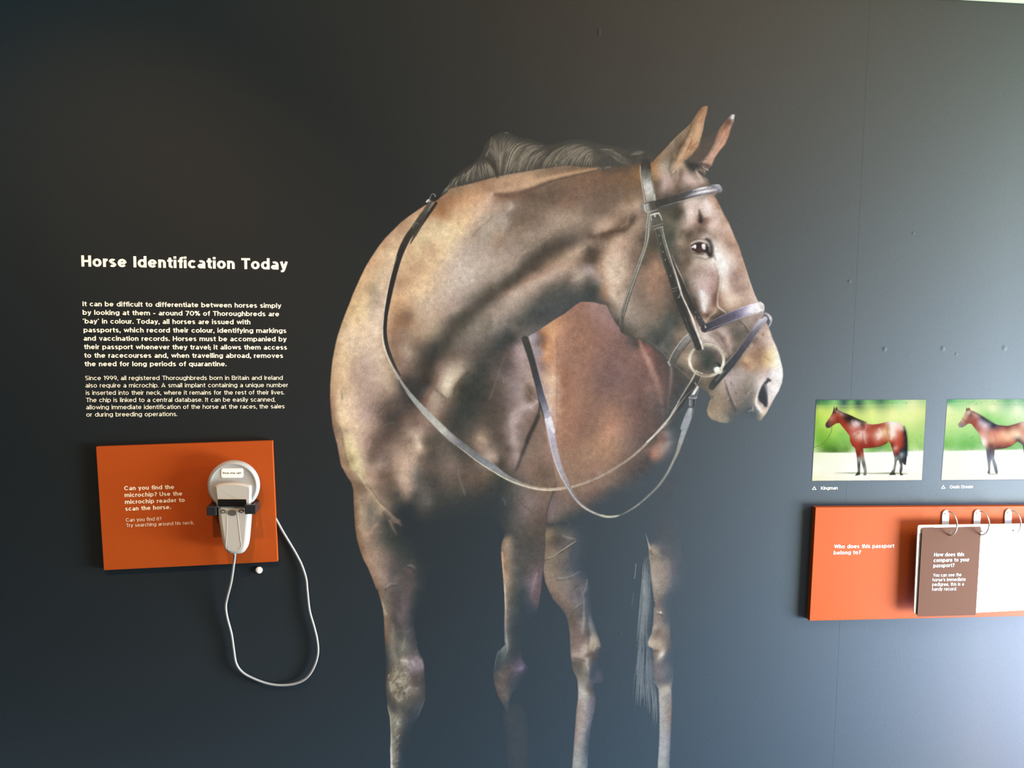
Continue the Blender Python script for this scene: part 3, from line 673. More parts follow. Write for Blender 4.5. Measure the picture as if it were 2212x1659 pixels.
# ------------------------------------------------------------------ right orange panel with the ring-bound flip book
PR = 0.0165
rp = empty('orange_passport_panel', P(1900, 1220)); tag(rp, 'wide orange panel at the right asking who the passport belongs to', 'panel')
TLx, BLx = (1759.8, 1098.6), (1750.4, 1338.6)
board('board', TLx, (2560, 1089.2), (2570, 1324.5), BLx, PR, 0.0015, M_OR, rp, .0009)
def q4(s): return [(1732 + float(t.split(',')[0]) * kq, 1060 + float(t.split(',')[1]) * kq) for t in s.split()]
for l in (('Who does this passport', 320, 574, 918, 567, 38), ('belong to?', 316, 636, 587, 631, 38)): text_mesh('text_line', zt([l], kq, 1732, 1060), .205, M_STICK, PR + .0004, rp)
M_CREAM = principled('cream_card', (.62, .52, .37), .45); M_TAUPE = principled('taupe_card', np.array([.098, .044, .025]), .7, spec=.05); M_PAGE = principled('white_page', srgb('fcfcfa'), .5); M_DTAUPE = principled('dark_taupe_print', (.07, .045, .036), .6)
fb = empty('flip_book', P(2060, 1330, .03)); tag(fb, 'ring-bound flip book with white and taupe pages hanging on the right panel', 'book')
def leaf(name, tl, tr, brr, bl, front, th, mat, rad=6.0, parent=fb):
    tl, tr, brr, bl = [np.array(p, float) for p in (tl, tr, brr, bl)]; out = []
    cs = [tl, tr, brr, bl]
    for i in range(4):
        p, a, b = cs[i], cs[i - 1], cs[(i + 1) % 4]; da = (a - p) / np.linalg.norm(a - p); db = (b - p) / np.linalg.norm(b - p)
        for t in np.linspace(0, 1, 6):
            w1, w2 = (1 - t) ** 2, t ** 2; out.append(p + da * rad * w1 + db * rad * w2)
    return loft(name, px_outline(out, front, 0), [(0, front - th), (0, front - .0003), (.0003, front)], mat, parent, False)
leaf('back_plate', q4('1155,343')[0], (2340, 1129.5), (2352, 1314), q4('1115,1225')[0], .040, .003, M_CREAM)
leaf('under_page', q4('1176,425')[0], q4('1500,415')[0], q4('1460,1225')[0], q4('1135,1232')[0], .0408, .0006, M_DTAUPE, 2)
leaf('page', q4('1300,365')[0], (2338, 1131.5), (2348, 1311), q4('1262,1239')[0], .0416, .0006, M_PAGE)
tp = leaf('page', q4('1199,372')[0], q4('1787,357')[0], q4('1734,1239')[0], q4('1150,1254')[0], .0426, .0008, M_TAUPE, 4); tag(tp, 'taupe page with white question lettering')
for l in (('How does this', 1316, 655, 1615, 650, 36), ('compare to your', 1311, 710, 1666, 703, 36), ('passport?', 1308, 764, 1518, 758, 36)): text_mesh('text_line', zt([l], kq, 1732, 1060), .19, M_STICK, .0430, tp)
for l in (('You can see the', 1305, 857, 1588, 851, 32), ('horse\u2019s immediate', 1300, 903, 1630, 897, 32), ('pedigree, this is a', 1297, 949, 1612, 944, 32), ('handy record.', 1295, 996, 1540, 991, 32)): text_mesh('text_line', zt([l], kq, 1732, 1060), .13, M_STICK, .0430, tp)
rb0 = empty('ring_hanger', P(2042, 1118, PR)); tag(rb0, 'steel tab with curved ring over the left of the taupe page', 'hanger', 'ring hangers on the right panel')
def hanger(root, dx, dy):
    t = [(p[0] + dx, p[1] + dy) for p in q4('1394,345 1397,262 1402,222 1418,200 1440,192 1460,202 1467,232 1466,345')]
    loft('tab', px_outline(t, PR + .0025, 0), [(0, PR + .0002), (0, PR + .002), (.0005, PR + .0025)], M_PLATE, root)
    a = P(2042.5 + dx, 1110 + dy, PR + .003); b = P(2053.5 + dx, 1149.5 + dy, .046)
    cy, cz = (a[1] + b[1]) / 2, (a[2] + b[2]) / 2; r = math.hypot(a[1] - b[1], a[2] - b[2]) / 2
    cyy = cy - .006; rr = math.hypot(a[1] - cyy, a[2] - cz)
    def pt(t, i): return (a[0] + (b[0] - a[0]) * (.5 - .5 * math.sin(t)), cyy - rr * math.cos(t), cz + rr * math.sin(t))
    tube('ring', [pt(t, 0) for t in np.linspace(1.95, -1.75, 40)], .0018, M_METAL, root, 10)
    tube('hook_pin', [P(2042.5 + dx, 1110 + dy, PR + .001), P(2042.5 + dx, 1110 + dy, PR + .006)], .0016, M_METAL, root, 10)
hanger(rb0, 0, 0)
rb0['label'] = 'steel tab and ring above the taupe page, leftmost of three hangers'; del rb0['group']; rb0['group'] = 'ring hangers on the right panel'
r1 = empty('ring_hanger', P(2110, 1117, PR)); tag(r1, 'steel tab and ring at the taupe page corner, middle of three hangers', 'hanger', 'ring hangers on the right panel'); hanger(r1, 68.3, -.9)
r2 = empty('ring_hanger', P(2177, 1116, PR)); tag(r2, 'steel tab and ring above the white page, rightmost of three hangers', 'hanger', 'ring hangers on the right panel'); hanger(r2, 135.4, -2.2)
M_HOLE = principled('hole_shadow', (0.03, 0.03, 0.03), .8)
for x, y, d, pr_ in ((2053.5, 1150, .0429, tp), (2120.2, 1147.6, .0429, tp), (2188.6, 1146, .0419, fb)):
    e = [(x + 2.2 * math.cos(t), y + 2.4 * math.sin(t)) for t in np.linspace(0, 2 * math.pi, 17)[:-1]]
    loft('punched_hole', px_outline(e, d, 0), [(0, d - .0004), (0, d)], M_HOLE, pr_, False)
# ------------------------------------------------------------------ two small printed pictures at the right
def paint_small(which):
    FR['q'] = (1732, 840, 480 / 2212.)
    q = lambda s: pts('q', s)
    if which == 0: corners = q('145,110 1240,107 1195,908 103,915'); cv = Canvas(1752, 860, 2004, 1042, .75)
    else: corners = q('1450,105 2560,100 2540,898 1390,908'); cv = Canvas(2030, 858, 2272, 1042, .75)
    S = cv.stroke
    if which == 0:
        f = 'q', '150,130,3c6a50 250,140,5c9c5c 330,130,8cc87c 420,140,3c5c58 500,130,7cb86c 560,150,34504c 650,130,8cc47c 780,130,4c7c5c 900,130,8cc880 1000,120,a8dca0 1100,130,e0ecb0 1200,140,b8d898 180,200,c8dc6c 300,200,c8e078 500,220,d8ec80 700,220,e0f090 900,220,e8f0a0 1100,220,ecf4ac 1200,220,dcec9c 160,320,a0cc50 200,420,8cc048 160,520,80b848 230,600,5c8c38 300,540,78b048 400,450,90c860 400,560,84b858 320,620,4c7030 450,610,689848 200,350,b4dc64 320,450,a4d45c 700,300,e4f498 900,300,ecf8a8 1100,320,e0f0a0 1180,350,c4e08c 1120,450,b4dc84 1180,520,a8d47c 1100,580,b8dc8c 1180,590,9ccc78 700,610,84b464 850,600,90c070 780,580,6c9c54 1050,600,a0cc80 100,645,f0f8d0 500,660,fcfff4 800,660,fcfff8 1150,640,fcfff8 130,800,fcfff0 500,780,ffffff 900,780,ffffff 1150,800,fcfffa 130,890,f8f8d4 400,880,fcfcec 800,890,fefef4 1150,880,fcfcf4'
    else:
        f = 'q', '1460,125,5ca878 1550,125,8cd090 1700,120,a0d898 1900,120,c8e8b0 2050,120,7cb88c 2150,120,a8d8b0 2210,125,8cc0a0 1450,180,e4f4b8 1700,200,ecf4bc 1900,200,f0f8c8 2150,200,f0fcd8 1440,320,dcf0a8 1430,450,b0e088 1430,580,84c068 1500,560,90cc78 1550,480,a0d888 1600,580,7cc068 1700,450,a4dc8c 1700,590,80c070 1850,260,9cd884 1950,300,a4dc90 2050,280,c4ecb0 2200,260,e0f8d0 1950,600,98d088 2100,600,8cc884 2212,590,90c890 1420,630,f0fcf0 1700,640,fcfffc 2200,640,fcffff 1420,800,fcfffc 1900,800,ffffff 2200,850,ffffff 1420,890,fcfcf8 2500,300,d0f0c0 2500,600,a0d0a0 2500,700,ffffff'
    cv.region(corners, cv.field(cps([f]), 3, 2), .5, 0)
    edge = 'q', '100,645,f0f8d0 300,650,f8fce4 500,660,fcfff4 800,660,fcfff8 1150,640,fcfff8 130,800,fcfff0 500,780,ffffff 900,780,ffffff 1150,800,fcfffa 130,890,f8f8d4 400,880,fcfcec 800,890,fefef4 1150,880,fcfcf4 1500,640,f4fcf0 1800,640,fcfffc 2200,640,fcffff 2500,800,ffffff'
    cv.region(q('100,634 500,636 800,630 1225,616 1300,1000 50,1000') if which == 0 else q('1350,620 1700,613 2600,598 2600,1000 1300,1000'), cv.field(cps([edge]), 3, 4), .5, 0)
    outside = 1 - cv.polymask(corners, .4); cv.a *= (1 - outside); cv.own[cv.a < .03] = -1
    rg = random.Random(5 + which)
    lo, hi = (150, 1190) if which == 0 else (1430, 2230)
    for i in range(380):
        x = rg.uniform(lo, hi); y = rg.uniform(240, 610) if rg.random() < .8 else rg.uniform(112, 150)
        dark = y > 420 or y < 160
        S(q(f'{x},{y} {x + rg.uniform(-16, 16)},{y + rg.uniform(4, 14)}'), rg.uniform(.8, 2), rg.choice(['5c8c40', '84b850', '4c7434', 'b8dc80'] if dark else ['b8d870', 'd8f090', '98c860']), .8, .2, keep=True)
    S(q('140,172 500,168 900,160 1235,152') if which == 0 else q('1440,148 1900,142 2240,138'), 1.4, 'f0f8b8', 1, .3, keep=True)
    # ground edge
    S(q('118,634 500,634 800,630 1208,616') if which == 0 else q('1408,618 1700,612 2260,600'), 1.6, 'd8e8b8', 1, .5, keep=True)
    if which == 0:
        S(q('330,838 500,838 700,842 900,840 1045,845'), [1, 2.5, 2, 3, 2], ['c8d4a8', '8ca070', '9cac80', '6c7c54', 'a8b48c'], 1, .85, keep=True)
        S(q('300,380 290,430 250,500 200,550 122,582'), 1.1, '6c7040', .7, .85, keep=True)
        horse = q('322,172 330,205 348,176 358,205 385,225 430,240 500,270 560,300 620,325 650,345 700,355 760,350 820,335 860,325 930,328 980,340 1015,375 1035,420 1048,500 1050,600 1045,680 1035,760 1012,750 1002,730 1003,800 992,838 1012,858 980,860 972,820 980,760 962,705 945,720 935,790 925,830 935,856 868,858 888,830 908,800 922,740 922,690 905,620 885,550 862,518 840,545 780,570 700,585 610,592 622,690 638,760 648,820 640,862 612,858 620,820 602,760 588,700 582,760 580,855 530,865 558,820 552,740 545,660 530,590 500,565 480,520 476,470 440,420 400,370 375,340 340,345 310,365 280,388 250,390 234,365 240,340 270,300 300,250 315,210')
        hc = 'q', '335,190,503028 320,225,2c2420 345,215,5c2c20 370,230,c09080 395,245,c4a090 320,255,a85c48 300,285,b87060 280,310,b87860 260,330,6c4038 250,365,4c3430 275,370,5c4c48 300,340,8c4838 340,300,9c4434 345,260,a85040 380,280,9c3c2c 400,320,a04030 370,325,7c3424 430,290,3c2820 480,310,2e2422 430,360,a4402c 460,420,a84434 500,380,c88c80 540,330,e8d8d4 520,300,4c3c34 560,310,3c2c28 570,350,d8c4c0 600,355,4a3630 640,345,c89890 620,400,a84c3c 560,420,b05040 510,450,c07868 500,510,a44434 560,470,e0b8a8 600,430,f0d8d0 540,540,a84434 600,540,a04030 620,480,e0b4a4 660,430,b8604c 660,370,b86858 700,380,a44c3c 760,370,a04434 820,360,b0604c 870,340,f0e4d8 930,345,f4e8e0 980,370,f0d0c0 1000,400,e4c0b0 900,400,fcf0e8 860,400,d0a078 820,420,ecc8a0 760,460,fce8dc 720,440,c07860 680,500,a84838 740,530,b8604c 700,560,883024 800,520,b0543c 850,470,d09870 910,460,fcf0e4 870,500,c88860 960,430,d08068 1000,440,b05844 960,500,b85c48 1000,500,a04434 1020,430,2c2430 1035,520,242430 1025,600,24262c 1000,560,903828 960,560,b85444 910,530,b45040 930,590,e8b0a0 960,620,a43c30 900,570,5c2018 985,620,343034 1035,700,2c3034 1020,740,3c3c40 990,650,9ca8b0 950,650,4c2820 965,680,607078 940,690,8c9490 930,740,70746c 920,790,9ca494 900,840,3c3c34 990,700,3c3c3c 992,770,70746c 990,840,34342c 560,600,a04030 590,610,7c3024 565,660,70281c 600,650,b06858 605,700,94988c 565,700,a8a8a0 570,760,4c4c44 620,750,6c6c60 632,800,9ca090 565,810,6c7064 560,850,2c2c28 628,850,70706c'
        cv.region(horse, cv.field(cps([hc]), 2, 2), .5, 1)
        for s_, w, c in (('375,225 470,270 560,305 640,335', 2, '2c2420'), ('385,235 365,260 350,300', 1, '4c2c24'), ('265,310 290,325 315,335', 1, '5c3c30'), ('330,215 350,225', 2, 'd8e4f0'), ('1020,380 1042,450 1050,560 1046,660', 3, '20242c'), ('590,400 610,470 600,550', 1.2, '8c3828'), ('640,380 620,450 640,540', 2, 'e4c4b8'), ('620,585 700,582 780,568 850,530', 1.8, '5c2018'), ('860,350 850,420 870,480', 2, 'b07850'), ('900,345 900,430 890,500', 3, 'fff8f0'), ('770,400 790,450 760,500', 3, 'fcecdc'), ('520,450 560,420 600,430', 2, 'f4dcd4'), ('500,320 510,350 530,370', 2, 'f0e8e8'), ('1000,650 990,690', 2, 'b0c0c8')):
            S(q(s_), w * 1.3, c, 2.0, .5, keep=True)
    else:
        S(q('1860,848 1900,850 1945,845'), 2, 'a8b49c', 1, .8, keep=True)
        horse = q('1640,183 1652,200 1665,184 1685,215 1740,240 1800,275 1850,310 1900,340 1960,362 2050,370 2130,350 2180,330 2300,320 2420,350 2450,420 2450,600 2380,600 2300,620 2212,640 2200,560 2150,522 2100,560 2030,590 1920,602 1918,640 1915,690 1940,760 1952,830 1940,850 1925,830 1905,760 1890,700 1878,740 1872,830 1875,848 1848,838 1858,800 1848,720 1838,640 1832,590 1800,560 1785,500 1760,440 1720,390 1690,350 1660,345 1630,365 1600,385 1565,382 1556,350 1590,310 1615,260 1630,230')
        hc = 'q', '1650,205,6c4c3c 1660,235,ece0d0 1640,260,c8a088 1680,260,70504c 1610,300,e0c0a8 1580,340,b08878 1570,370,948c8c 1610,370,848084 1640,320,a06450 1700,240,c89888 1690,300,a06860 1740,260,d0a8a0 1730,310,a45c50 1800,290,48404c 1850,320,404048 1780,330,c4b8c4 1720,360,9c5044 1770,400,b07468 1830,360,e4d4dc 1880,350,706c7c 1900,370,34384c 1950,370,6c5864 1790,460,e0b0a0 1820,520,fcf4ec 1870,440,c88878 1900,430,d49888 1850,500,d8a898 1900,520,dca890 1830,560,e8d4c4 1870,560,804c44 1950,400,a05c54 2050,390,8c5048 2150,370,b07868 2212,350,e8d0c0 2000,440,f0c0a0 2100,430,f4d0ac 2050,500,f4c4a4 2150,460,fcecd0 2200,430,d8a088 2212,500,e4b8a0 1950,540,c08068 2050,550,a4604c 2120,530,bc7860 1960,590,644440 2150,515,4c4444 2200,560,5c5058 1870,620,585860 1900,620,6c6468 1860,680,6c7080 1905,690,a0a8b4 1860,760,9098a0 1925,760,8c98a4 1860,830,606464 1940,830,6c7478 2300,400,c08070 2400,450,a06050'
        cv.region(horse, cv.field(cps([hc]), 2, 2), .5, 1)
        for s_, w, c in (('1700,225 1780,265 1850,305 1910,345', 2, '343440'), ('1600,295 1625,320 1640,330', 1, '5c4438'), ('1690,235 1675,270 1650,320', 1, '6c4c44'), ('1920,600 2000,592 2080,570', 1.6, '4c3c40'), ('1960,365 2050,373 2150,350', 1, '503c3c'), ('1900,420 1930,500 1920,580', 1.5, 'b87060')):
            S(q(s_), w * 1.3, c, 2.0, .5, keep=True)
    return cv
for w in (0, 1):
    cv = paint_small(w)
    r = empty('printed_horse_picture', P(1878 if w == 0 else 2150, 950))
    tag(r, ('small printed picture of a bay horse on a lead rope before a hedge', 'small printed bay horse picture cut off at the right edge, without lead rope')[w], 'picture')
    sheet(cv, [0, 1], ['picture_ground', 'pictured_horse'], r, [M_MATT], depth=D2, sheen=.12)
# ------------------------------------------------------------------ the printed horse: tones of the print, read off by eye
FRONT = [
('B', '1100,280,c89b73 1010,370,c8a078 950,440,c49b74 880,500,b88f6c 780,600,d8b088 700,680,c89c72 650,760,e0b88c 760,760,e8c498 580,860,d4a87c 700,900,d8b48c 780,880,e4c49c 520,980,dcb284 640,1020,dcbc94 730,1010,e0c09c 440,1100,dcb282 560,1190,b09878 640,1150,ddbf9c 380,1250,d8b080 480,1280,ecc898 590,1310,b09c80 660,1300,dcc0a4 330,1400,d8b482 430,1450,f0d09c 550,1420,d0b898 640,1450,e4c8ac 230,1600,c8a87c 330,1600,f0cea0 480,1600,e8c8a4 620,1600,ecd0b0 500,1520,e0c4a0'),
('B', '1380,120,a07858 1300,230,a0704c 1500,60,a4805e 1450,170,b07f58 1600,150,c89468 1800,120,cfa27a 1350,330,ac7a50 1200,330,b8895e 1250,400,d8b48a 1500,280,d4a87c 1700,250,dcb48c 1850,180,d0a888 1900,110,c49c80 2000,130,866450 2150,130,84664f 1200,520,e8c898 1400,480,eecfa0 1600,430,f0cc98 1750,350,dcb898 1900,280,c8a48c 2000,250,b09480 2120,250,a89484 1100,650,e4c494 1250,650,ecc898 1400,640,f4d4a0 1550,560,f0d0a0 1650,480,d8b898 1740,530,a48e7a 1850,480,b8a894 1950,450,b09c88 2050,430,ac9a88 2120,480,907c6a 980,760,dcb484 1100,800,e4c090 1220,720,d0a47c 1350,780,ecc898 1480,700,e0c4a0 1600,640,c8b09a 1700,640,bca690 1850,620,b0a08e 1980,620,a88870 2100,600,a48c78 900,980,d8ac80 1000,950,d0a47c 1130,920,dcb084 1250,900,f0c898 1400,880,dcc0a4 1550,820,ccb4a0 1700,800,c8b2a0 1850,780,b8a290 2000,760,b09884 2150,740,a89080 870,1130,b88c68 1000,1060,d8ac80 1150,1050,f0c898 1300,1060,dcbc9c 1450,1050,d4bca8 1600,980,d8c4b4 1750,950,c8b4a0 1880,920,c0a898 2050,900,b49c8a 2180,880,a48e7c 800,1280,dcae80 950,1200,e8bc8c 1100,1180,f0c898 1250,1220,dcbc9c 1400,1200,d4bca6 1550,1130,d0bcaa 1700,1080,c8b4a4 1850,1050,b4a090 2000,1030,a09080 2150,960,988674 780,1420,c89a70 880,1330,dcac7e 1000,1300,dcb48c 1150,1330,dcbf9f 1300,1350,ccb098 1450,1300,c0a694 1600,1220,b4a090 1750,1180,a09080 1900,1130,807060 2050,1080,6a5e50 2180,1020,5c5448 760,1580,b88c68 850,1500,9c7658 950,1480,8c6a50 1060,1500,c0a080 1200,1480,ccac90 1350,1470,bca088 1500,1420,ac9684 1620,1340,908072 1750,1290,6c6256 1900,1230,5a5448 2050,1160,585246 2180,1100,605648 1800,1500,8c7c6c 1950,1400,a08c7e 2100,1300,bca494 2180,1220,c0a898 1650,1640,8c7c6c 1900,1560,84766a 2100,1500,8a7c70 2150,1640,6c645a 1050,1560,c09878 1150,1600,c4a688 1300,1580,a89078 900,1600,9a7658 1450,1550,70665a 1600,1480,545044'),
('N', '100,60,c4966c 200,40,b88a66 300,60,ac8462 420,35,c09878 600,25,b08a6c 750,12,c49c78 450,120,8a6a50 600,120,84664e 760,70,6c5846 1000,60,6c5a4a 1200,80,7c6250 1400,80,846652 1600,60,78604e 1800,80,7a6250 1980,60,806852 370,220,b09480 540,240,b4a08e 650,230,85705e 800,220,7a6654 1000,200,74604e 1200,220,8a6c58 1400,200,806858 1600,200,7c6654 1750,220,8c7460 1900,180,94785e 2000,160,a0846c 300,330,b8a08a 420,380,b0a090 480,430,b4a494 560,330,7c6858 700,330,7a6656 850,340,806a58 1000,340,a08874 1150,330,a08874 1300,320,9c8470 1450,330,86705e 1600,320,80695a 1750,340,967c66 1850,280,b4967e 1980,230,c4a68c 1950,340,8a7260 2050,300,90786a 600,450,806a58 750,450,85705e 900,440,84705e 1050,430,ac947e 1200,430,a8907c 1350,420,9a8470 1500,440,a08874 1540,500,c4a48a 1620,480,ccac92 1700,460,b09078 1820,440,7c6452 1920,400,6c5848 2020,420,a48a72 1960,480,b4987e 650,640,9e8874 800,580,a08a78 950,560,9c8672 1100,560,847262 1250,560,76675a 1400,560,7a6656 1480,590,5c4a3c 1600,560,5a4636 1700,525,604a3a 1820,500,62503f 1900,520,b0937a 2000,560,8c7460 2060,620,5e5246 500,700,a48c7a 500,820,b09a8a 650,790,9c8878 800,720,7e7060 950,680,5c5246 1100,640,5a4e42 1250,660,62544a 1350,660,8a7464 1450,650,9e8674 1550,620,806a5a 1700,620,a88a74 1800,600,c8a68a 1900,640,a48470 2000,700,846e5c 500,960,9c8c7c 650,920,6e6256 800,840,544c42 950,790,564c42 1100,740,645546 1240,740,a08672 1330,720,b49880 1430,740,6c5c4e 1520,760,5c4e42 1600,760,9c8068 1700,720,d4b498 1800,700,c09e86 1920,780,8c7260 2010,850,7a6656 350,1100,988878 500,1080,60564a 650,1010,524a40 800,960,5c5044 950,900,8c6e5a 1100,850,a88a72 1230,800,c0a488 1300,860,a0846e 1400,860,645448 1500,860,6a5848 1590,850,b8967c 1700,850,e0c4aa 1800,850,d0b09a 1900,900,9c8270 1980,950,8a7262 500,1150,564c42 650,1090,786250 800,1020,a0806a 900,1040,b89c86 1050,980,c8ac96 1180,940,c0a088 1320,940,a08a7a 1420,960,b09c94 1520,960,a88a78 1600,960,c8a488 1700,980,f0d4bc 1800,980,dcc0a8 1880,1030,b0967f 200,1350,56504a 350,1280,6c5c50 500,1220,9a806c 650,1170,bca08c 800,1120,cab09c 950,1060,c4a894 1100,1060,988474 1200,1050,7c6c60 1290,1060,a89684 1350,1020,b8a490 1430,1080,6a625a 1530,1100,8c8074 1620,1090,c8a68c 1700,1100,e8ccb4 1790,1120,d4b8a2 1860,1150,9c8672 200,1480,847668 350,1400,a48e7c 500,1340,b49e8c 650,1280,b8a290 780,1230,a89280 900,1180,887868 1000,1150,6c645a 1150,1150,605a52 1270,1130,807468 1400,1180,505048 1520,1180,4e4e48 1620,1200,b08a6c 1700,1230,e0c4ac 1800,1230,c4aa96 200,1600,968878 350,1540,a49484 500,1480,a09080 650,1420,8e8072 780,1340,706860 900,1290,585650 1050,1260,545550 1200,1250,525452 1350,1250,4e504c 1500,1280,4c4e4a 350,1640,8a8074 500,1600,746c62 650,1540,5a5852 800,1440,4c4e4a 950,1380,505250 1150,1330,505250 60,1450,60584e 60,1580,6a6054'),
('N', '1720,1280,d8bca4 1665,1350,6c6056 1700,1420,7c6e62 1790,1380,b8a494 1800,1480,a49484 1740,1500,6a6058'),
('H', '600,800,a4764e 580,880,b8895c 620,950,b08c66 640,780,a08060 720,690,9a8064 800,610,968068 880,520,8c7860 960,440,8c765e 700,830,b8a892 745,830,a89884 800,760,7c6a56 850,680,7a6652 900,600,6e5846 1170,170,b0805c 1120,200,9a6a48 1150,270,d8a87c 1080,310,9c7454 1120,360,d0a078 1050,420,c09468 1110,470,e0b084 1020,560,d4a478 1090,540,dcac80 960,650,e0b084 1050,620,c08c60 920,720,dcae84 980,690,d0a27a 870,800,c8a07a 830,870,c4a486 900,830,d0b08c 785,915,b8a490'),
('H', '650,1020,7c6656 720,960,c4a498 750,1030,c8aca0 700,1100,b89a8c 800,1080,a88a78 850,980,9c806c 900,900,8c7462 620,1130,6a5a4c 750,1170,5c5246 880,1110,66584a 960,880,b09684 980,960,d0b4a8 1000,1020,d8bcae 930,1000,b89c8c 1070,1030,c8a89a 1050,950,a8907f 1100,900,8c7868 1130,960,b49c8e 1160,1020,b89c8c 1200,1020,80705f 1000,850,4e4a42 1080,850,46443e 1040,780,4c4a44 1120,830,5c564c 1000,1080,7c6a5c 1150,1080,6c6054 1240,1000,5c5a52 1490,270,e0d8d0 1450,310,70564a 1470,350,8c6a56 1410,380,9c7258 1440,430,c89478 1370,440,b07c5c 1400,510,d8a084 1330,520,c08e72 1370,580,d8a488 1300,620,dca88c 1330,660,d4a084 1250,700,d8a68c 1210,760,cca088 1250,790,d09c80 1150,805,d8ac94 1200,830,c49880 1250,520,5c5850 1150,620,5a564c 1200,600,565248 1100,720,5c564c 1130,760,98887c'),
('H', '650,1330,5a5448 750,1300,56524a 850,1280,5a554a 720,1430,6a6452 780,1480,6e6656 870,1420,565044 720,1600,5a5a4e 800,1600,5a584c 880,1560,8a7f6a 900,1640,9c8e78 930,1350,6e6052 970,1280,d8bcac 1000,1350,f0d8cc 1040,1250,ecd4c6 1060,1400,e0c4b4 990,1430,dcc0b0 1080,1300,d4b8a8 1080,1470,b89684 1180,1260,f0d8cc 1220,1330,f4e0d4 1200,1380,e8d0c0 1200,1440,a07c68 1250,1400,dcc0b0 1280,1300,d8bcac 1260,1200,c49c84 1310,1290,b08c74 1340,1380,d8b8a4 1300,1450,e4c8b8 1260,1500,e8ccbc 1000,1500,d4b8a8 1050,1540,b09080 1150,1540,ac8c7c 1200,1560,d8bcb0 1120,1590,7c6456 1040,1600,846c5c 1180,1620,f0dcd0 1220,1640,ecd4c4 960,1560,b89c8c 960,1640,6e5e50 1300,1560,d8b4a0 1400,1480,c49c84 1380,1560,dcbcaa 1450,1560,e0c4b0 1480,1640,dcb8a0 1330,1640,c8a894'),
('I', '60,500,e0c4a8 100,640,e8d0b4 180,560,c8ae94 280,480,b09880 350,350,8c7460 420,200,6a5c4c 250,700,b09a84 200,800,a8927c 150,900,b8a48e 100,950,84705e 200,980,a08e7a 120,1080,70645a 190,1120,5e564e 560,150,5c5246 540,300,645646 500,450,66564a 600,400,846a56 560,560,a8846a 620,500,b08a6e 640,600,a88068 500,650,9a7c68 430,800,8a7666 560,750,a07e68 650,750,967662 380,950,948272 480,900,8c7868 600,880,967a66 700,880,86705f 760,950,6e5f52 330,1080,a09082 430,1050,988878 550,1030,8c7868 680,1050,786858 800,1050,565850 300,1200,6a6056 400,1170,8c7e70 520,1150,847668 640,1180,6a665c 760,1120,525852 850,1150,55554c 330,1260,5c584e 450,1280,7a6e62 560,1260,5e5c54 700,1250,4c504a 650,1350,4a4e4a 750,1400,5c5c56 850,1330,80705f 820,1240,6e6a60 900,1200,706454 760,1330,62605a'),
('I', '760,250,585a50 720,60,5c5c50 820,150,565448 860,300,6e6456 830,450,4e4c44 900,500,6a5e50 900,620,7c6a5c 950,560,84705f 880,140,9c8a74 930,100,86735f 900,230,a89078 940,200,8e7a66 960,330,70604f 920,400,8c7866 980,440,6a5a4c 1000,130,5c4e44 1100,80,70594c 1180,110,7c6656 1180,50,a48474 1250,60,e0c8b8 1300,130,d0b09c 1270,170,a48874 1350,90,c8a690 1400,150,b8947e 1460,150,c89c84 1490,250,b08c76 1400,250,c4a490 1330,230,e8d4c4 1300,320,ecdccc 1340,400,fff4ea 1400,330,ecd8c8 1470,330,d0b09c 1530,330,c4a08c 1420,430,f8ece0 1360,520,fffaf0 1430,560,f0e0d4 1500,470,dcc0b0 1560,450,cca896 1600,520,c49c84 1400,650,f4e4d4 1460,650,c4a494 1520,600,ac8c80 1580,650,c0a090 1640,650,d4b4a0 1380,760,ecd4c0 1440,780,e4c8b4 1500,760,c8a898 1560,780,b89888 1620,760,b09080 1680,800,d8b8a4 1350,860,b89078 1400,880,dcc0a8 1480,880,ecd4bc 1560,880,dcc0ac 1640,880,c8a894 1710,880,dcc0b0 1420,970,c8a890 1500,980,c8a68e 1600,940,c0a08a 1340,1000,6c584a 1420,1040,70665c'),
('I', '1030,500,b49c88 1080,450,c4b09c 1160,430,d0bcaa 1230,470,e4d0c4 1000,600,9c8878 1080,560,a88e80 1160,560,bc9e92 1250,560,c4a498 1300,600,b89486 1040,700,b8a090 1100,660,cdb2a6 1180,650,dcc0b8 1260,680,c8a89c 1310,700,a88474 1020,800,7c6a5c 1080,780,b09890 1130,820,e8dcd8 1170,850,fff8f0 1200,780,d0b0a8 1270,780,b89488 1310,800,8c6c5e 1060,880,584c42 1120,900,c0a498 1160,930,fff8f0 1210,900,dcc0b4 1240,960,a48474 1280,880,6c5446 1100,980,5c4e44 1160,1010,d4bcac 1220,1010,9c8070 1260,970,b89480 1140,1050,9c7c68 1200,1060,6e5848 1170,1100,b09078 1240,1080,6a5a4e 1290,1010,c4a48c 1300,1060,5c5046 1000,900,4e463e 980,760,5a5248 940,660,5e564c'),
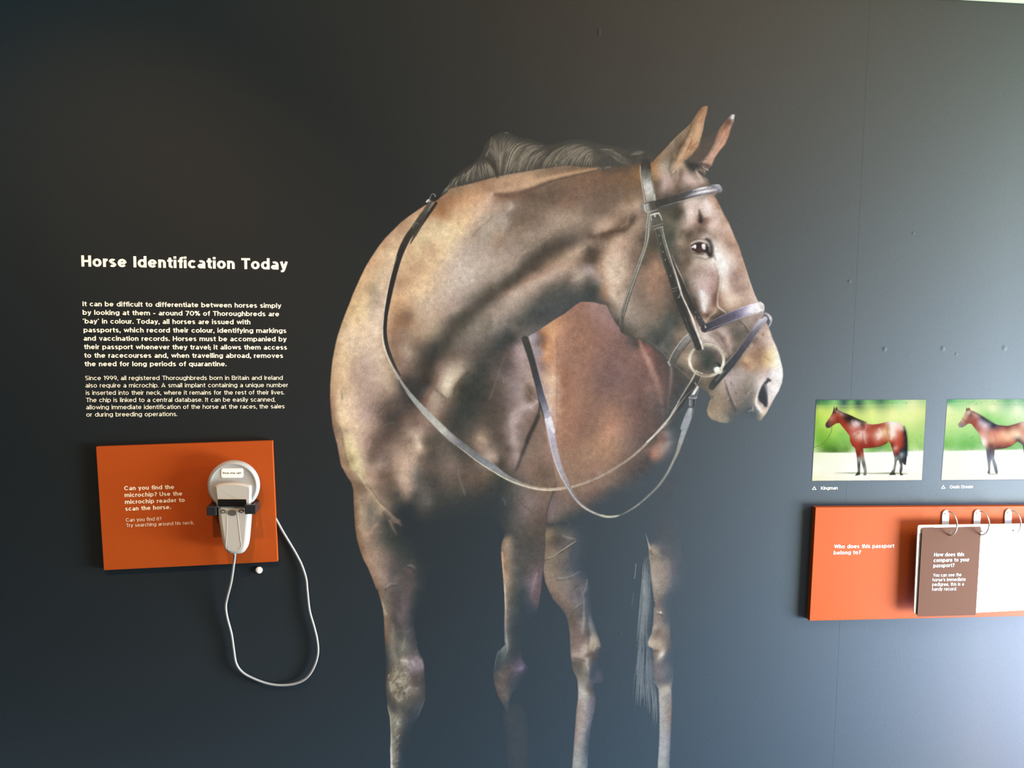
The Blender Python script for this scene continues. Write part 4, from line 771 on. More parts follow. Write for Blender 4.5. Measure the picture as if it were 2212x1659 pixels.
('J', '1200,430,dcc8bc 1160,450,e4d4c8 1250,400,a89488 1280,470,d0b8ac 1330,530,c0a89c 1380,600,b49c8e 1420,660,a89082 1300,440,7c6c64 1340,420,c8b0a4 1380,480,7c6a5e 1400,420,d4bcb0 1440,470,c0a49a 1470,540,b49a8c 1450,400,8c7a6e 1490,480,7c6c60 1540,420,66605a 1500,600,70655c 1540,340,807468 1620,330,a08e82 1560,300,7c7068 1640,400,6e665e 1720,280,b09c90 1800,260,a08a80 1690,360,807066 1850,330,c0a498 1840,420,c8a898 1900,420,dcc4b4 1780,450,b49c8c 1800,520,a88e80 1740,520,7c6c62 1720,560,ccb09a 1880,520,d8c0ac 1940,540,ecd8c4 1690,640,b09078 1760,620,a8846a 1840,600,b8947c 1900,620,f0d8a8 1960,640,fff0c8 2000,720,fff4d8 1920,700,ffe8b0 1860,700,dcb880 1650,720,d4ac88 1720,720,b48c70 1790,700,a08068 1620,780,a88468 1700,800,c8a080 1780,780,b49474 1850,790,d8b48c 1930,800,f8e4c4 2010,820,fffaf0 1560,830,a8988c 1640,860,b8a090 1740,860,b8a090 1820,860,c8b0a0 1900,860,ccb4b0 1960,870,fff4f0 2020,900,fffcf8 1470,900,b8a4a0 1540,910,bcaca4 1620,930,a89c92 1700,940,a8988a 1780,930,c4b4a8 1850,910,e0d0c8 1430,960,c4b0b0 1500,1000,b0a098 1580,1000,a09488 1660,1020,988c80 1740,1010,b0a498 1790,1000,ece0d8 1460,1100,a89890 1540,1100,98887c 1620,1110,8c8278 1700,1120,807a72 1500,1200,948478 1580,1200,807870 1660,1200,70706c 1740,1180,a89c90 1530,1280,7c7268 1620,1280,626664 1700,1280,5a6264,.8 1760,1340,5c6466,.5 1830,1280,dcc8bc 1820,1340,d8c8b4 1840,1380,c8b498 1900,1300,e0ccb8 1950,1200,ecdcd0 1930,1100,ece0dc 2000,1100,fff8f0 2040,960,fff8f0 1950,980,f4ece8'),
('J', '1380,970,c8b4a4 1340,1050,a89684 1400,1080,a8947f 1300,1120,a08c78 1440,1180,8c7c6c 1260,1180,94806c 1340,1220,9c8a76 1430,1280,887c6e 1240,1280,a08c74 1240,1350,b09c80 1330,1340,a4947c 1420,1360,8c8474 1480,1330,6e6c64 1300,1400,a0907a 1400,1410,9c927f 1480,1400,646864,.5 1550,1370,5c6466,.3 1650,1360,586264,.3 1150,680,545850 1250,700,4a504c 1200,800,484c48 1100,800,685c50 1060,720,9a8474 1080,640,6c6258 1200,620,565650 1300,640,6a6058 1340,720,70665e 1010,680,b8a48c 960,650,a08c74 940,700,b09a80 980,780,9a8670 900,620,786c5e 1050,830,84725f 980,860,70665c 1040,900,6c645a 1100,960,605c54 1160,940,8a7a68 1230,930,806f5f 1200,1010,6c6256 1300,960,585650 1400,750,6c6056 1440,700,4e4e4a 560,560,565852 650,520,4c504e 700,570,6e6a64 800,500,5c5c56 840,440,80705f 750,640,5e5e58 820,640,7c6e60 850,800,5c5852 900,820,50504a 930,880,60564e'),
('S', '180,100,d4b488 300,80,f0d0a8 450,100,e4c4a0 600,100,f0d4b4 150,250,d0ac80 260,250,e8c8a0 400,280,dcc0a0 550,300,dcc0a4 640,350,e0c4a8 120,400,ccaa80 230,420,e8c898 330,430,d0b090 450,430,ccb09a 560,460,c4a894 680,480,d4b898 110,550,c8a47c 220,560,ecc898 320,580,c4a488 450,600,bca08c 600,600,c8ac98 720,620,c8ac90 100,700,c49f78 220,700,dcb88c 350,720,c4a68c 500,730,b89c88 650,740,b89c88 800,740,a08874 110,850,b88f6c 160,850,ecc8a0 260,880,e8c8a0 400,880,ccac94 520,880,ac9080 650,880,8a7464 780,860,705e52 870,850,5c5048 110,1000,a07c5e 170,1000,ecc8a0 260,1020,f0d0a8 370,1030,d8b89c 500,1020,b4968a 620,1020,786458 720,1000,584c44 800,980,5c5048 880,960,564c44 130,1150,94745a 200,1130,e4c494 235,1210,b09878 300,1160,ecc8a0 400,1180,d8b898 500,1170,c4a48f 620,1150,8a7262 720,1130,5a4c44 800,1090,484440 880,1080,604f45 950,1100,806858 150,1300,a07e64 200,1300,b09070 250,1300,dcc494 320,1300,e0c49c 420,1300,cfae94 500,1280,a88878 600,1290,705c50 720,1260,645248 850,1230,6c5a4e 960,1240,a48a76 1000,1170,90786a 180,1450,a08068 260,1430,c8b080 320,1450,e4d098 400,1430,d8bc98 470,1400,b0907c 560,1400,7a6456 680,1400,7a6458 800,1370,8c7464 900,1380,9a806c 220,1600,9c7c64 320,1620,d4c088 400,1580,e4d0a0 460,1600,c8a88c 540,1560,806858 630,1600,a48c7a 740,1560,8c7464 830,1540,b49680 920,1520,c8a88c 1000,1560,c4a48c'),
('S', '770,100,a88060 900,80,a08068 1050,80,b89878 1150,150,a88c70 1250,100,a08c74 1350,60,80705f 1450,60,585046 1600,50,66604f 780,250,94745a 900,260,a88c74 960,320,b49a84 1030,240,8c7460 1120,280,66584a 1250,250,4c4842 1400,180,4a4840 1550,150,7c6e60 1700,80,8c8072 1850,60,847868 1500,250,75685a 1650,200,86766a 1800,180,7c7064 1950,150,66605a 2100,80,50504c 1400,380,70604f 1550,350,7e6a5c 1700,330,6c6056 1850,280,58544c 2000,250,464844 2150,180,44443f 820,400,8c6e56 920,420,9c8270 1020,430,786858 1120,430,50483f 1250,420,48443e 900,560,806858 980,560,6e5c50 1100,560,504840 1230,540,54483e 900,620,564a42 1320,500,94786a 1400,500,b09a86 1480,500,c0a890 1550,510,c4ac94 1600,540,8c7c6a 1380,580,ccb499 1450,600,dcc8ac 1520,610,c8b094 1560,640,6c6050 1330,680,c8b094 1400,680,ecd8bc 1450,700,dcc8a8 1490,720,70624f 1350,750,c8b098 1400,780,d4c0a0 1280,750,a08c78 1330,820,a08a76 1420,850,806e5c 1240,780,b09a84 1290,860,b8a08a 1220,880,ac927e 1350,900,9a8270 1200,950,a48a78 1290,950,a88e7c 1250,1030,b0927c 1340,1040,74604f 1150,870,7c6050 1100,760,44403c 1000,720,403e3a 1200,680,4c423a 1050,860,423f3b 900,700,45403b 1650,700,454640 1800,800,46453f 1550,900,454640 1700,1000,45453f 1500,1050,44443f 1450,1150,44443f 1800,500,464640 1700,600,45463f 1900,600,5c524a 1980,560,70645c 1850,950,544a42 1600,1150,4e4a42 2180,280,987f80 2080,380,6a5a54 2180,400,947c7a 2000,450,5c504a 2050,620,75645e 2150,600,8a7472 2180,750,94807e 2000,750,66584f 2080,850,786660 1950,850,5c5048 2180,900,a08880 2150,1000,a89088 2050,1000,6c5c52 1950,1050,5c4f45 2180,1120,b49a92 2100,1150,947c72 1800,1250,947a68 1780,1300,b09478 1720,1300,84705f 1700,1200,645a4f 1850,1270,8c7464 1900,1200,66584c 1950,1300,5e5248 2050,1280,6c5a50 2150,1250,a48a80 1750,1400,9c8270 1850,1420,9c8474 1920,1500,bca08e 2000,1420,6a5a50 2100,1400,66574c 2170,1450,8c7870 1700,1450,5c5348 1900,1580,a48c7c 2000,1560,5e5248 2100,1580,806c60'),
('S', '1060,1250,c0a48c 1040,1320,dcc0a4 1080,1400,dcc0a4 1110,1440,c4a68c 1000,1330,9a806c 1180,1250,84705f 1150,1350,6a5a4e 1250,1300,5e564c 1250,1400,60564c 1350,1350,665c50 1350,1480,6c6054 1200,1480,5c5248 1100,1500,84705f 1050,1480,b09682 1450,1300,544e46 1480,1500,6c6054 1550,1420,504c44 1600,1560,5a5248 1130,1600,706054 1300,1600,6e6056 1450,1580,84705f 1050,1140,84695a 1100,1180,a08676 1180,1130,94796a'),
('C', '200,250,a88468 260,330,94745c 320,420,8c7058 290,200,8c7050 340,250,d4c088 400,260,dcc898 350,330,b09474 430,340,d4bc90 480,250,bca088 550,280,b89a84 520,350,a8846c 480,420,cbb08c 540,380,bc9a84 620,330,8c7060 600,420,9c806c 700,350,75604f 700,450,7a6456 620,530,846c5c 750,300,806858 820,260,b4947c 900,280,d0b094 970,250,c8a890 1040,260,a08c7c 880,400,c4a48c 960,400,c0a48e 1040,380,75695f 800,420,7c6656 900,500,b0947e 980,520,a88e7a 940,590,8a7464 850,560,5c544a 1020,560,5c5850 760,560,66584c 1120,340,5e5850 1130,450,5c5850 1200,300,66584c 1180,560,645c54 1260,400,4e4a44 1350,300,6e6054 1350,430,62564c 1430,230,806c60 1500,260,7c6a5e 1480,350,6e5e52 1550,350,6a5a4e 1500,480,5e564c 1420,540,544e46 1650,380,705e50 1650,500,564f46 1780,300,6e5e50 1800,400,6a5848 1900,330,6e5f50 1900,450,4c4a44 1780,520,524a43 1950,250,5a5048 2000,400,464640 1650,600,474740,.7 1250,600,4c4c46 1180,650,66605a 1100,700,5c5850,.8 1120,800,4c4a44,.6 1300,750,44463f,.4 1000,700,40433f,.4 900,720,40433f,.3'),
('C', '350,480,846850 420,450,7c6650 400,560,94785f 480,520,907860 550,560,b89c80 380,640,9c7c60 450,640,9c846c 540,650,94806a 600,640,a48c72 370,750,8a6a50 430,760,b89c7e 520,750,7c7262 600,720,98866f 650,760,a89078 370,870,86664c 430,880,b0947a 510,860,8c7c6a 600,850,7c7062 660,830,706658 390,1000,8e6e54 440,1010,b8987c 520,980,9c846e 600,950,806e60 680,900,544f46 700,1000,50504a 410,1100,8c6c54 480,1100,a4866e 560,1080,8c7665 650,1080,5e5a52 440,1200,8a6c56 520,1220,a48670 600,1230,9a8270 680,1230,84705f 750,1200,5c5852 760,1080,46463f,.7 480,1340,9a785f 560,1350,a88a72 640,1350,98806f 720,1350,75675c 800,1300,5e5854 880,1250,4a4c47,.7 540,1450,9c7c66 620,1460,a88c76 700,1450,907a6a 780,1450,5e5854 880,1430,544f4c 980,1450,5e5450 1040,1550,4e4c4a,.8 1000,1380,5a544e,.8 600,1560,8c705c 660,1570,a48872 740,1550,84766a 830,1540,706860 930,1530,5a524e 620,1650,806652 1060,1640,4c4b49,.6 850,1640,5e5856 950,1630,625856 900,800,40443f,0 950,1000,40443f,0 1050,900,40443f,0 1100,1100,40443f,0 1250,900,40443f,0 1450,800,40443f,.25 1700,750,40443f,.2 1900,600,40443f,.4 1500,1000,40443f,0 1800,900,40443f,0 1100,1300,40443f,0 1300,1300,40443f,0 1700,1200,40443f,0 1500,1600,40443f,0 1920,1400,40443f,0'),
('C', '2130,550,5a564f 2180,450,665c58 2060,620,54585a,.5 2180,650,605a56 2100,700,4e4e4c,.6 2180,800,625c5a 2120,850,585450,.8 2000,800,464845,.3 2180,950,5e5855 2080,950,50504e,.7 1980,950,45494a,.15 2060,1065,80705f 2100,1070,94826c 2150,1050,5c5852 2030,1150,907a64 2090,1150,a89078 2160,1150,625c55 2040,1280,8c745f 2090,1280,a08a74 2170,1280,625e58 2050,1400,846c58 2100,1400,9a8672 2180,1420,60605a 2060,1550,b89c84 2110,1550,8c7c6c 2180,1580,62605c 2065,1640,bca288 2030,1015,464a4a,.1 2085,1005,4e504e,.5 1990,1060,464a4a,0'),
('D', '60,60,b08a6c 130,60,a48874 200,50,98806f 280,60,7a6a62 350,80,5c5450 430,80,4e4e4a,.9 540,100,50504c,.8 110,160,a0806a 180,160,a88c76 240,170,988072 320,170,66595a 420,170,5c5450 520,190,5a504e 590,250,48484a,.5 160,280,94745f 220,280,a08674 300,260,70665f 380,270,605654 460,260,5a504e 540,300,5c5250 600,380,444a4c,.3 200,400,806855 260,400,7c6c5f 340,400,5c5250 430,400,5e5452 510,400,5c5453 560,500,4a4c4e,.4 240,520,8a7a66 290,510,706658 370,520,544a4a 440,520,66585a 500,540,625a5b 560,600,444b50,.15 250,600,9a8870 285,620,806c58 340,640,504a48 410,640,706463 480,640,5c5656 540,720,4c4e52,.3 265,720,846a58 320,740,6c6258 380,720,504a48 450,740,605858 510,780,585658 275,860,7a6250 330,860,8a8070 390,860,565450 450,880,66625c 520,880,585656 580,880,4a4e52,.3 270,960,5c5048,.8 320,960,807868 380,980,605c54 440,970,8a8476 510,980,5c5a58 570,960,545456 260,1080,40464a,.3 330,1060,807a6c 400,1060,6c6860 480,1050,706864 560,1050,706664 620,1080,605c60 290,1150,54504c,.6 360,1120,7c766a 450,1100,a09484 520,1110,94868a 600,1130,948488 650,1160,84787e 280,1230,4c4844,.6 350,1210,807866 430,1190,7c7464 520,1200,8c8080 600,1200,807478 640,1230,605a5c 280,1300,5a4e44 330,1290,8c806c 400,1280,9a9078 480,1260,84786c 560,1280,645854 620,1300,605a58 660,1330,4c4f50,.5 280,1380,60544a 330,1390,988e78 410,1360,8c826e 490,1340,847a6c 570,1370,645a54 640,1380,545454 280,1460,4e4a46 350,1450,807662 420,1430,706858 500,1410,8a8070 580,1420,787068 650,1440,4e5050 290,1540,54524e 350,1530,605a50 410,1520,84786a 490,1500,706860 580,1520,5a5653 640,1530,4e5254 300,1620,6e6a60 370,1610,545450 460,1600,505250 560,1610,4c5054 620,1620,505660 800,300,40443f,0 800,700,40443f,0 850,1100,40443f,0 850,1500,40443f,0 150,1200,40443f,0 150,1500,40443f,0 1150,300,40443f,0 1200,900,40443f,0 1200,1400,40443f,0'),
('E', '360,900,88826f 400,900,5c5850 470,880,605c54 560,920,505250 660,900,4a5052 740,900,4a5056 390,1000,9a9480 440,980,7a7466 500,970,706c66 580,1000,505354 680,1020,465058,.5 395,1080,8c8470 450,1070,94907c 510,1060,70706a 590,1100,485054,.6 700,1100,425060,.1 400,1180,80786a 450,1180,847c6c 520,1180,545652 600,1180,444c54,.3 400,1280,9c9686 450,1280,706c60 520,1280,4a4c4e,.6 400,1380,a89f90 440,1400,646058 510,1400,484a4e,.4 400,1500,b8b0a2 440,1500,706c66 480,1500,5c5c5e,.8 550,1500,44505c,0 400,1640,c8c4b8 440,1620,646260 490,1640,545862,.5 560,1640,44505c,0 700,1400,44505c,0'),
('D', '1500,60,c09474 1530,60,a08064 1600,60,6e645a 1700,60,5c5854 1850,60,5c5654 1510,200,b8957a 1540,200,a88c72 1620,200,605c56 1750,200,585452 1860,200,786468 1900,150,6e5c5e 1830,280,84727a 1870,300,6e5c60 1520,350,b89c86 1550,350,807060 1620,350,5e5c54 1720,380,485052,.6 1810,380,786870 1860,400,6e5c62 1530,500,a89484 1560,500,66605a 1630,520,505450,.8 1720,520,44505a,.3 1830,480,645a62 1860,520,605860,.8 1820,600,485460,.4 1535,650,8c807c 1570,650,5c5858 1640,650,4c5454,.5 1750,680,44505c,0 1530,800,7c7874 1570,800,505450,.7 1650,780,4a525a,.2 1540,920,8c8c88 1580,920,505452,.7 1640,920,4a525a,.3 1535,1010,6c7270 1590,1020,4a5050,.5 1450,1060,546064,.5 1510,1080,5c6264,.8 1580,1100,505456,.6 1430,1180,4c5458,.5 1490,1180,5a5a5a,.9 1560,1180,5c5658,.9 1640,1200,625c68 1700,1190,746880 1740,1220,485060,.2 1430,1290,5c5654,.8 1480,1270,6c6462 1550,1290,5c5858 1640,1280,54545e,.7 1720,1320,44505c,0 1440,1370,605654 1500,1380,68605e 1570,1370,585858,.7 1650,1380,465462,.3 1470,1460,645a58 1530,1450,6c6462 1600,1460,545a60,.3 1520,1530,645e5c 1600,1560,44505c,0 1545,1600,505c68,.5 1540,1640,44505c,.2'),
('R', '230,560,a8908a 200,600,b49c98 140,650,7c665e 80,720,5e5550 60,850,665a54 200,720,a48c86 270,700,b09894 320,780,b09288 150,800,7c6a64 250,850,a89088 340,900,b8988c 80,950,8c7c74 40,1000,74655c 180,950,948078 280,980,a48c84 320,1060,8a7260 370,1000,b89c90 340,1140,6e5a4c 390,1120,947a6e 230,1080,b49c98 130,1080,8c7872 60,1100,7a6860 410,1200,9c8478 350,1240,c4aca6 270,1250,b49c96 170,1250,907a72 60,1250,6a5c54 200,1350,b8a09a 280,1350,947e76 350,1330,947c72 120,1400,a89088 130,1480,b8a09c 60,1400,70645c 220,1480,907a72 300,1450,8c7468 400,1450,846c5c 450,1350,8a7060 50,1550,7c6c64 150,1600,b8a09a 230,1600,8c7870 430,1600,8a7262 500,1550,94786a'),
('U', '100,60,a08a84 150,150,b09a92 60,180,7c6a60 50,350,6a5c52 130,330,a8908a 200,280,a08a80 180,450,b8a098 120,480,806c62 50,520,5e5248 230,400,8c766c 250,520,806c60 330,420,8c7464 400,250,8c7262 480,200,8a6f5f 500,350,947868 420,450,907462 330,600,907464 480,520,84695c 560,480,98786a 250,650,7c675c 400,650,806658 520,650,74604f 600,620,80695a 200,850,66605a 280,900,7c6c66 380,870,806c62 470,860,86705f 150,950,5a5650 250,970,786a64 330,980,8c7a74 420,960,86726a 500,950,806a60 100,1080,4c4e4a,.8 200,1080,665c58 300,1080,80706a 400,1080,74645c 480,1100,6c5a52 120,1200,565450,.9 220,1200,645c56 320,1180,6e605a 420,1200,66584f 490,1220,60544e 50,1250,484c4c,.5 200,1320,5c5650 320,1300,60584f 440,1330,5a524a 30,900,454a46,.6 50,700,45473f,.8 80,800,4a4c46,.8'),
]
REAR = [
('R', '920,90,9c7060 1050,100,a88478 1170,130,a4817a 700,220,b4836a 620,300,d09468 560,330,d8a880 480,400,c08456 520,460,a87458 590,430,e0a474 650,350,cc9470 800,250,a87a62 900,200,a07460 1000,250,987060 1100,200,a88076 1200,250,a4807a 1280,330,a07a74 400,440,a89898 340,460,b4a4a4 430,400,7c6a68 450,520,786464 380,560,a89494 460,640,a49090 510,560,c08450 560,560,d0986c 620,560,c89070 700,500,b4836a 850,450,a47660 1000,450,a0745f 1150,400,987062 1280,480,946e64 1350,520,886660 1450,500,6e5c54 1560,560,4e4a44 530,700,e09c68 600,700,cc9470 640,720,c49078 700,700,ac7c64 850,650,a47862 1000,620,a0745f 1150,620,946c60 1280,620,86665e 1400,620,86665e 1530,620,886860 500,800,9c7c70 560,850,d0a07c 620,830,d0a080 700,850,a8765c 850,820,a47862 1000,830,9c7260 1150,800,8c6a60 1280,780,86665f 1430,760,88685f 1560,720,8c6a60 560,980,ecc4a0 610,960,f0ccac 540,1050,c4a08c 590,1100,e4c0a4 630,1050,dcb498 700,1000,a8765c 850,1000,a47862 1000,1000,98705f 1150,950,84665f 1300,930,80625c 1450,900,846560 1600,880,806058 590,1250,e0b89c 620,1350,dcae94 580,1330,c8b0b0 700,1200,ac7c62 850,1180,ac7c64 1000,1150,9c745f 1150,1120,8c6a60 1300,1100,8c6c60 1450,1080,886860 1600,1050,7c5f58 1720,1050,8c6c66 640,1450,cc9c84 720,1400,a8785f 850,1350,a87a62 1000,1330,987060 1150,1300,9c7462 1300,1280,a07862 1450,1250,886860 1600,1230,745950 1720,1230,74605a 700,1600,ac7c62 850,1550,a07460 1000,1530,906c5a 1150,1520,a87e66 1280,1480,c08c70 1400,1450,a07866 1550,1450,80625a 1700,1450,6c5852 1800,1450,645652 1850,1500,60544f 1680,600,946058 1740,700,7a5850 1820,700,5c504c 1850,900,6a5450 1900,1000,6c5852 1750,560,504c46 2000,900,524e4c 2050,1000,4e4c4a 2000,1100,4c4c4a 2080,880,5a544e 1850,600,4c4c48 1880,1640,80605a 1980,1500,4e5456,.5 1990,1300,4e5254,.7 2100,1100,505454,.6'),
('U', '1900,720,565456,.35 1900,900,54565a,.3 1950,1100,585a5e,.35 1800,1100,50565c,.2 1880,1280,5c5c5e,.45 1740,1000,50565c,.12 2060,900,5c6268,0 2060,1200,5c6268,0 620,870,7c665a 700,800,9c7c6a 850,850,8c7060 750,700,a08068 900,700,947660 1000,600,a07c66 850,500,9c7863 750,350,a07860 1000,350,a88066 1200,300,b88a6c 1250,150,c49074 1100,200,ac8068 1350,300,a4806a 1200,450,ac8468 1400,450,8c6e5f 1100,650,9c7a68 1300,600,8c7060 1500,350,806a60 1600,450,6c5c56 1500,550,66564f 1450,650,665a56 1600,600,56504e 1200,750,8c7264 1350,750,6c605a 1000,780,947464 850,950,7c665c 1000,930,78645c 1150,870,705f58 1250,850,585654,.8 1400,850,4c5456,.4 620,950,7c6a66 700,950,806c62 600,1080,806f6c 700,1080,786860 800,1050,70625c 950,1030,60564f 1100,1000,4e5254,.5 580,1170,7c6c68 680,1160,66605a 800,1130,505250,.8 950,1100,4a5256,.4 700,1220,4a4e4e,.7 560,1240,4e4a46 850,1230,4a525a,.3 1100,1150,4c5660,0 1300,1000,4c5660,0 1500,900,4c5660,0 1650,750,50565c,.2 1700,600,525254,.8 1700,480,5c504c 1770,420,c08c74 1760,450,b48068 1850,400,a08880 1820,300,9c7a6c 1900,200,8c8480 1900,300,a09896 1950,350,6e6a6c,.7 1850,150,7a6660 1750,280,60544f 1650,330,6c5a54 1900,470,5c5c60,.5 1980,200,5c6266,.4 2000,400,5c6266,0 1800,550,54585c,.3 1700,700,4c5660,0 1300,1400,4c5660,0 1500,1200,4c5660,0 560,1320,8c7a60 550,1350,948066 600,1300,78705c 650,1350,5c5650 560,1420,6e5f50 700,1330,66605c 780,1380,746c66 830,1380,605c5c 900,1350,505a64,.4 950,1400,505a64,.2'),
('G', '430,60,8c7a60 560,60,5a5450 680,60,6c6660 850,60,4c5660,.3 430,150,80685c 520,140,645a50 620,130,625a56 700,150,54565c 430,240,94806c 500,220,907c68 580,200,706860 650,200,706660 740,220,565c66,.7 850,200,505a64,.15 420,340,8c7866 500,330,807262 600,310,706660 700,320,585c64,.8 800,350,505a64,.25 420,440,94806e 500,440,8a7a6a 600,430,6e6864 700,430,606268 800,440,505c68,.4 440,540,98806e 520,540,8c7a6c 620,540,827870 720,520,6e6a6c 820,520,5c6068,.7 900,540,505c68,0 480,640,907868 560,640,907e72 660,640,84786f 760,620,6c686a 850,640,6e6c74 900,700,505c68,.2 540,740,806c60 620,740,8c7a70 720,740,787070 800,700,62626a 840,760,70707a 600,830,70625a 680,830,807066 770,820,7c7470 840,850,64666c 900,830,5c6470,.25 660,930,6c625e 740,930,6e665f 800,950,62605e 850,930,6c6c70 900,920,5c6470,.5 940,980,646a74,.6 700,1040,706458 770,1040,706360 840,1040,948a88 880,1050,585c5e 920,1060,7c7c84 960,1080,6c7078,.6 720,1140,807068 790,1140,7c6a64 850,1130,847470 900,1150,605c5a 940,1160,8c8682 980,1170,746e6c 730,1230,807066 800,1230,84706c 860,1220,7c6e68 930,1240,a89a8c 980,1240,a4988c 1020,1270,7c7874 730,1320,86766c 800,1320,94827a 860,1310,b8a498 920,1320,9c8c80 970,1320,a08f82 1000,1340,605e5e,.5 740,1400,b09c90 820,1400,b8a498 870,1390,ac988c 920,1390,786860 980,1400,605a5a,.7 740,1470,6a605a 820,1480,685f58 880,1470,b8ac9c 930,1470,646068,.8 750,1560,706862 820,1560,706a64 890,1550,9c9288 940,1560,54606c,.3 800,1640,7c746c 870,1640,7c7670 930,1640,54606c,.3 1100,1000,505c68,0 1150,1400,505c68,0 1250,700,505c68,0 1400,1000,505c68,0 300,700,505c68,0 500,1100,505c68,0'),
('L', '650,450,706b62 720,480,84807a 780,500,7c7874 840,500,545c6a,.3 900,480,646878,.4 680,600,a8a49a 740,600,8c8880 790,650,5e5850 820,620,606068,.7 690,700,bcb8b0 760,700,b8b4ac 810,720,74706e 845,740,606472 670,850,a09088 720,850,b8aea8 780,850,8c8890 830,850,70707c 650,1000,9c8c86 700,1000,b0a49e 760,1000,94908f 810,1000,686c7a 630,1150,94847e 680,1150,b4aaa6 740,1150,9c9896 780,1150,6c7484,.6 615,1300,948684 670,1300,b0a8a6 730,1300,808890,.9 770,1300,606c7c,.4 600,1450,9a9894 660,1450,a8a8a6 720,1450,7c8890,.8 770,1450,606c7c,.4 590,1600,98a0a0 660,1600,a8acaa 720,1600,7c8a94,.8'),
('G', '1610,170,b8a894 1600,240,8c7c6c 1660,230,9c9080 1740,250,706c6c,.6 1640,330,9c9080 1720,340,948a80 1800,330,807878 1880,380,6c6c74,.7 1940,420,606874,.15 1640,430,a89888 1720,440,9c8e82 1800,440,8c8280 1880,480,70707a,.6 1650,540,b0a498 1730,550,9c9086 1810,550,84807f 1870,600,6c7078,.4 1670,630,a89c92 1740,640,94887f 1810,640,76767a,.7 1860,700,606874,.1 1680,720,8c8078 1740,720,7c7672,.9 1790,760,606874,.4 1680,820,847872 1740,820,706c70,.8 1790,850,606874,.25 1680,900,908078 1730,900,807870 1680,1000,988c84 1730,1000,8a807a 1780,1000,70747c,.4 1660,1100,a4968c 1690,1120,786c66 1740,1100,9c8f86 1780,1110,8a8078 1620,1200,b4a494 1670,1180,80726a 1730,1200,988a80 1780,1200,807876 1600,1270,c4b4a4 1660,1260,bcac9c 1720,1260,a89888 1790,1270,807876,.9 1650,1305,b8a898 1700,1310,b0a090 1750,1330,b8a894 1800,1330,7c7876,.8 1655,1365,706862 1700,1370,a89c8c 1740,1380,d4c8b8 1790,1380,6c7480,.4 1660,1430,7c746e 1710,1420,b8b0a4 1760,1450,6c6c70,.7 1820,1450,606874,.15 1660,1520,706c70 1730,1520,70707a 1790,1520,6c707a,.7 1660,1640,747278 1740,1640,7a7880 1800,1640,6c7480,.5 2050,600,606874,0 2050,1200,606874,0 1500,90,505a64,0 1550,60,505a64,0 1555,150,505a64,0 1450,200,505a64,0 1640,100,565c62,.25'),
('L', '1640,400,787478 1720,400,7c7878 1800,400,6c727c,.7 1650,550,747278 1720,565,706e74 1800,550,747478,.8 1740,640,b8b4ac 1800,640,b4b0a8 1710,700,b8b4ae 1780,720,a8a6a4 1830,720,8c8c90 1720,850,b4b0ac 1790,850,9c9c9c 1830,850,8c8480 1720,1000,b0b0b0 1780,1000,a4a4a6 1825,1000,907c74 1710,1150,acaeb0 1770,1150,a8aaac 1820,1150,88888c 1720,1300,a8acb4 1780,1300,b0b4b8 1820,1300,8890a0,.7 1710,1450,a8b0b8 1780,1450,a8b0b4 1810,1450,9098a8,.7 1690,1600,b0b8b8 1760,1600,9ca8b0 1810,1600,8c98a4,.7'),
]
def cat(*a): return np.vstack([pts(f, s) for f, s in a])
def Yc(cv): return cv.y0 + np.arange(cv.h)[:, None] * cv.st + np.zeros((1, cv.w))
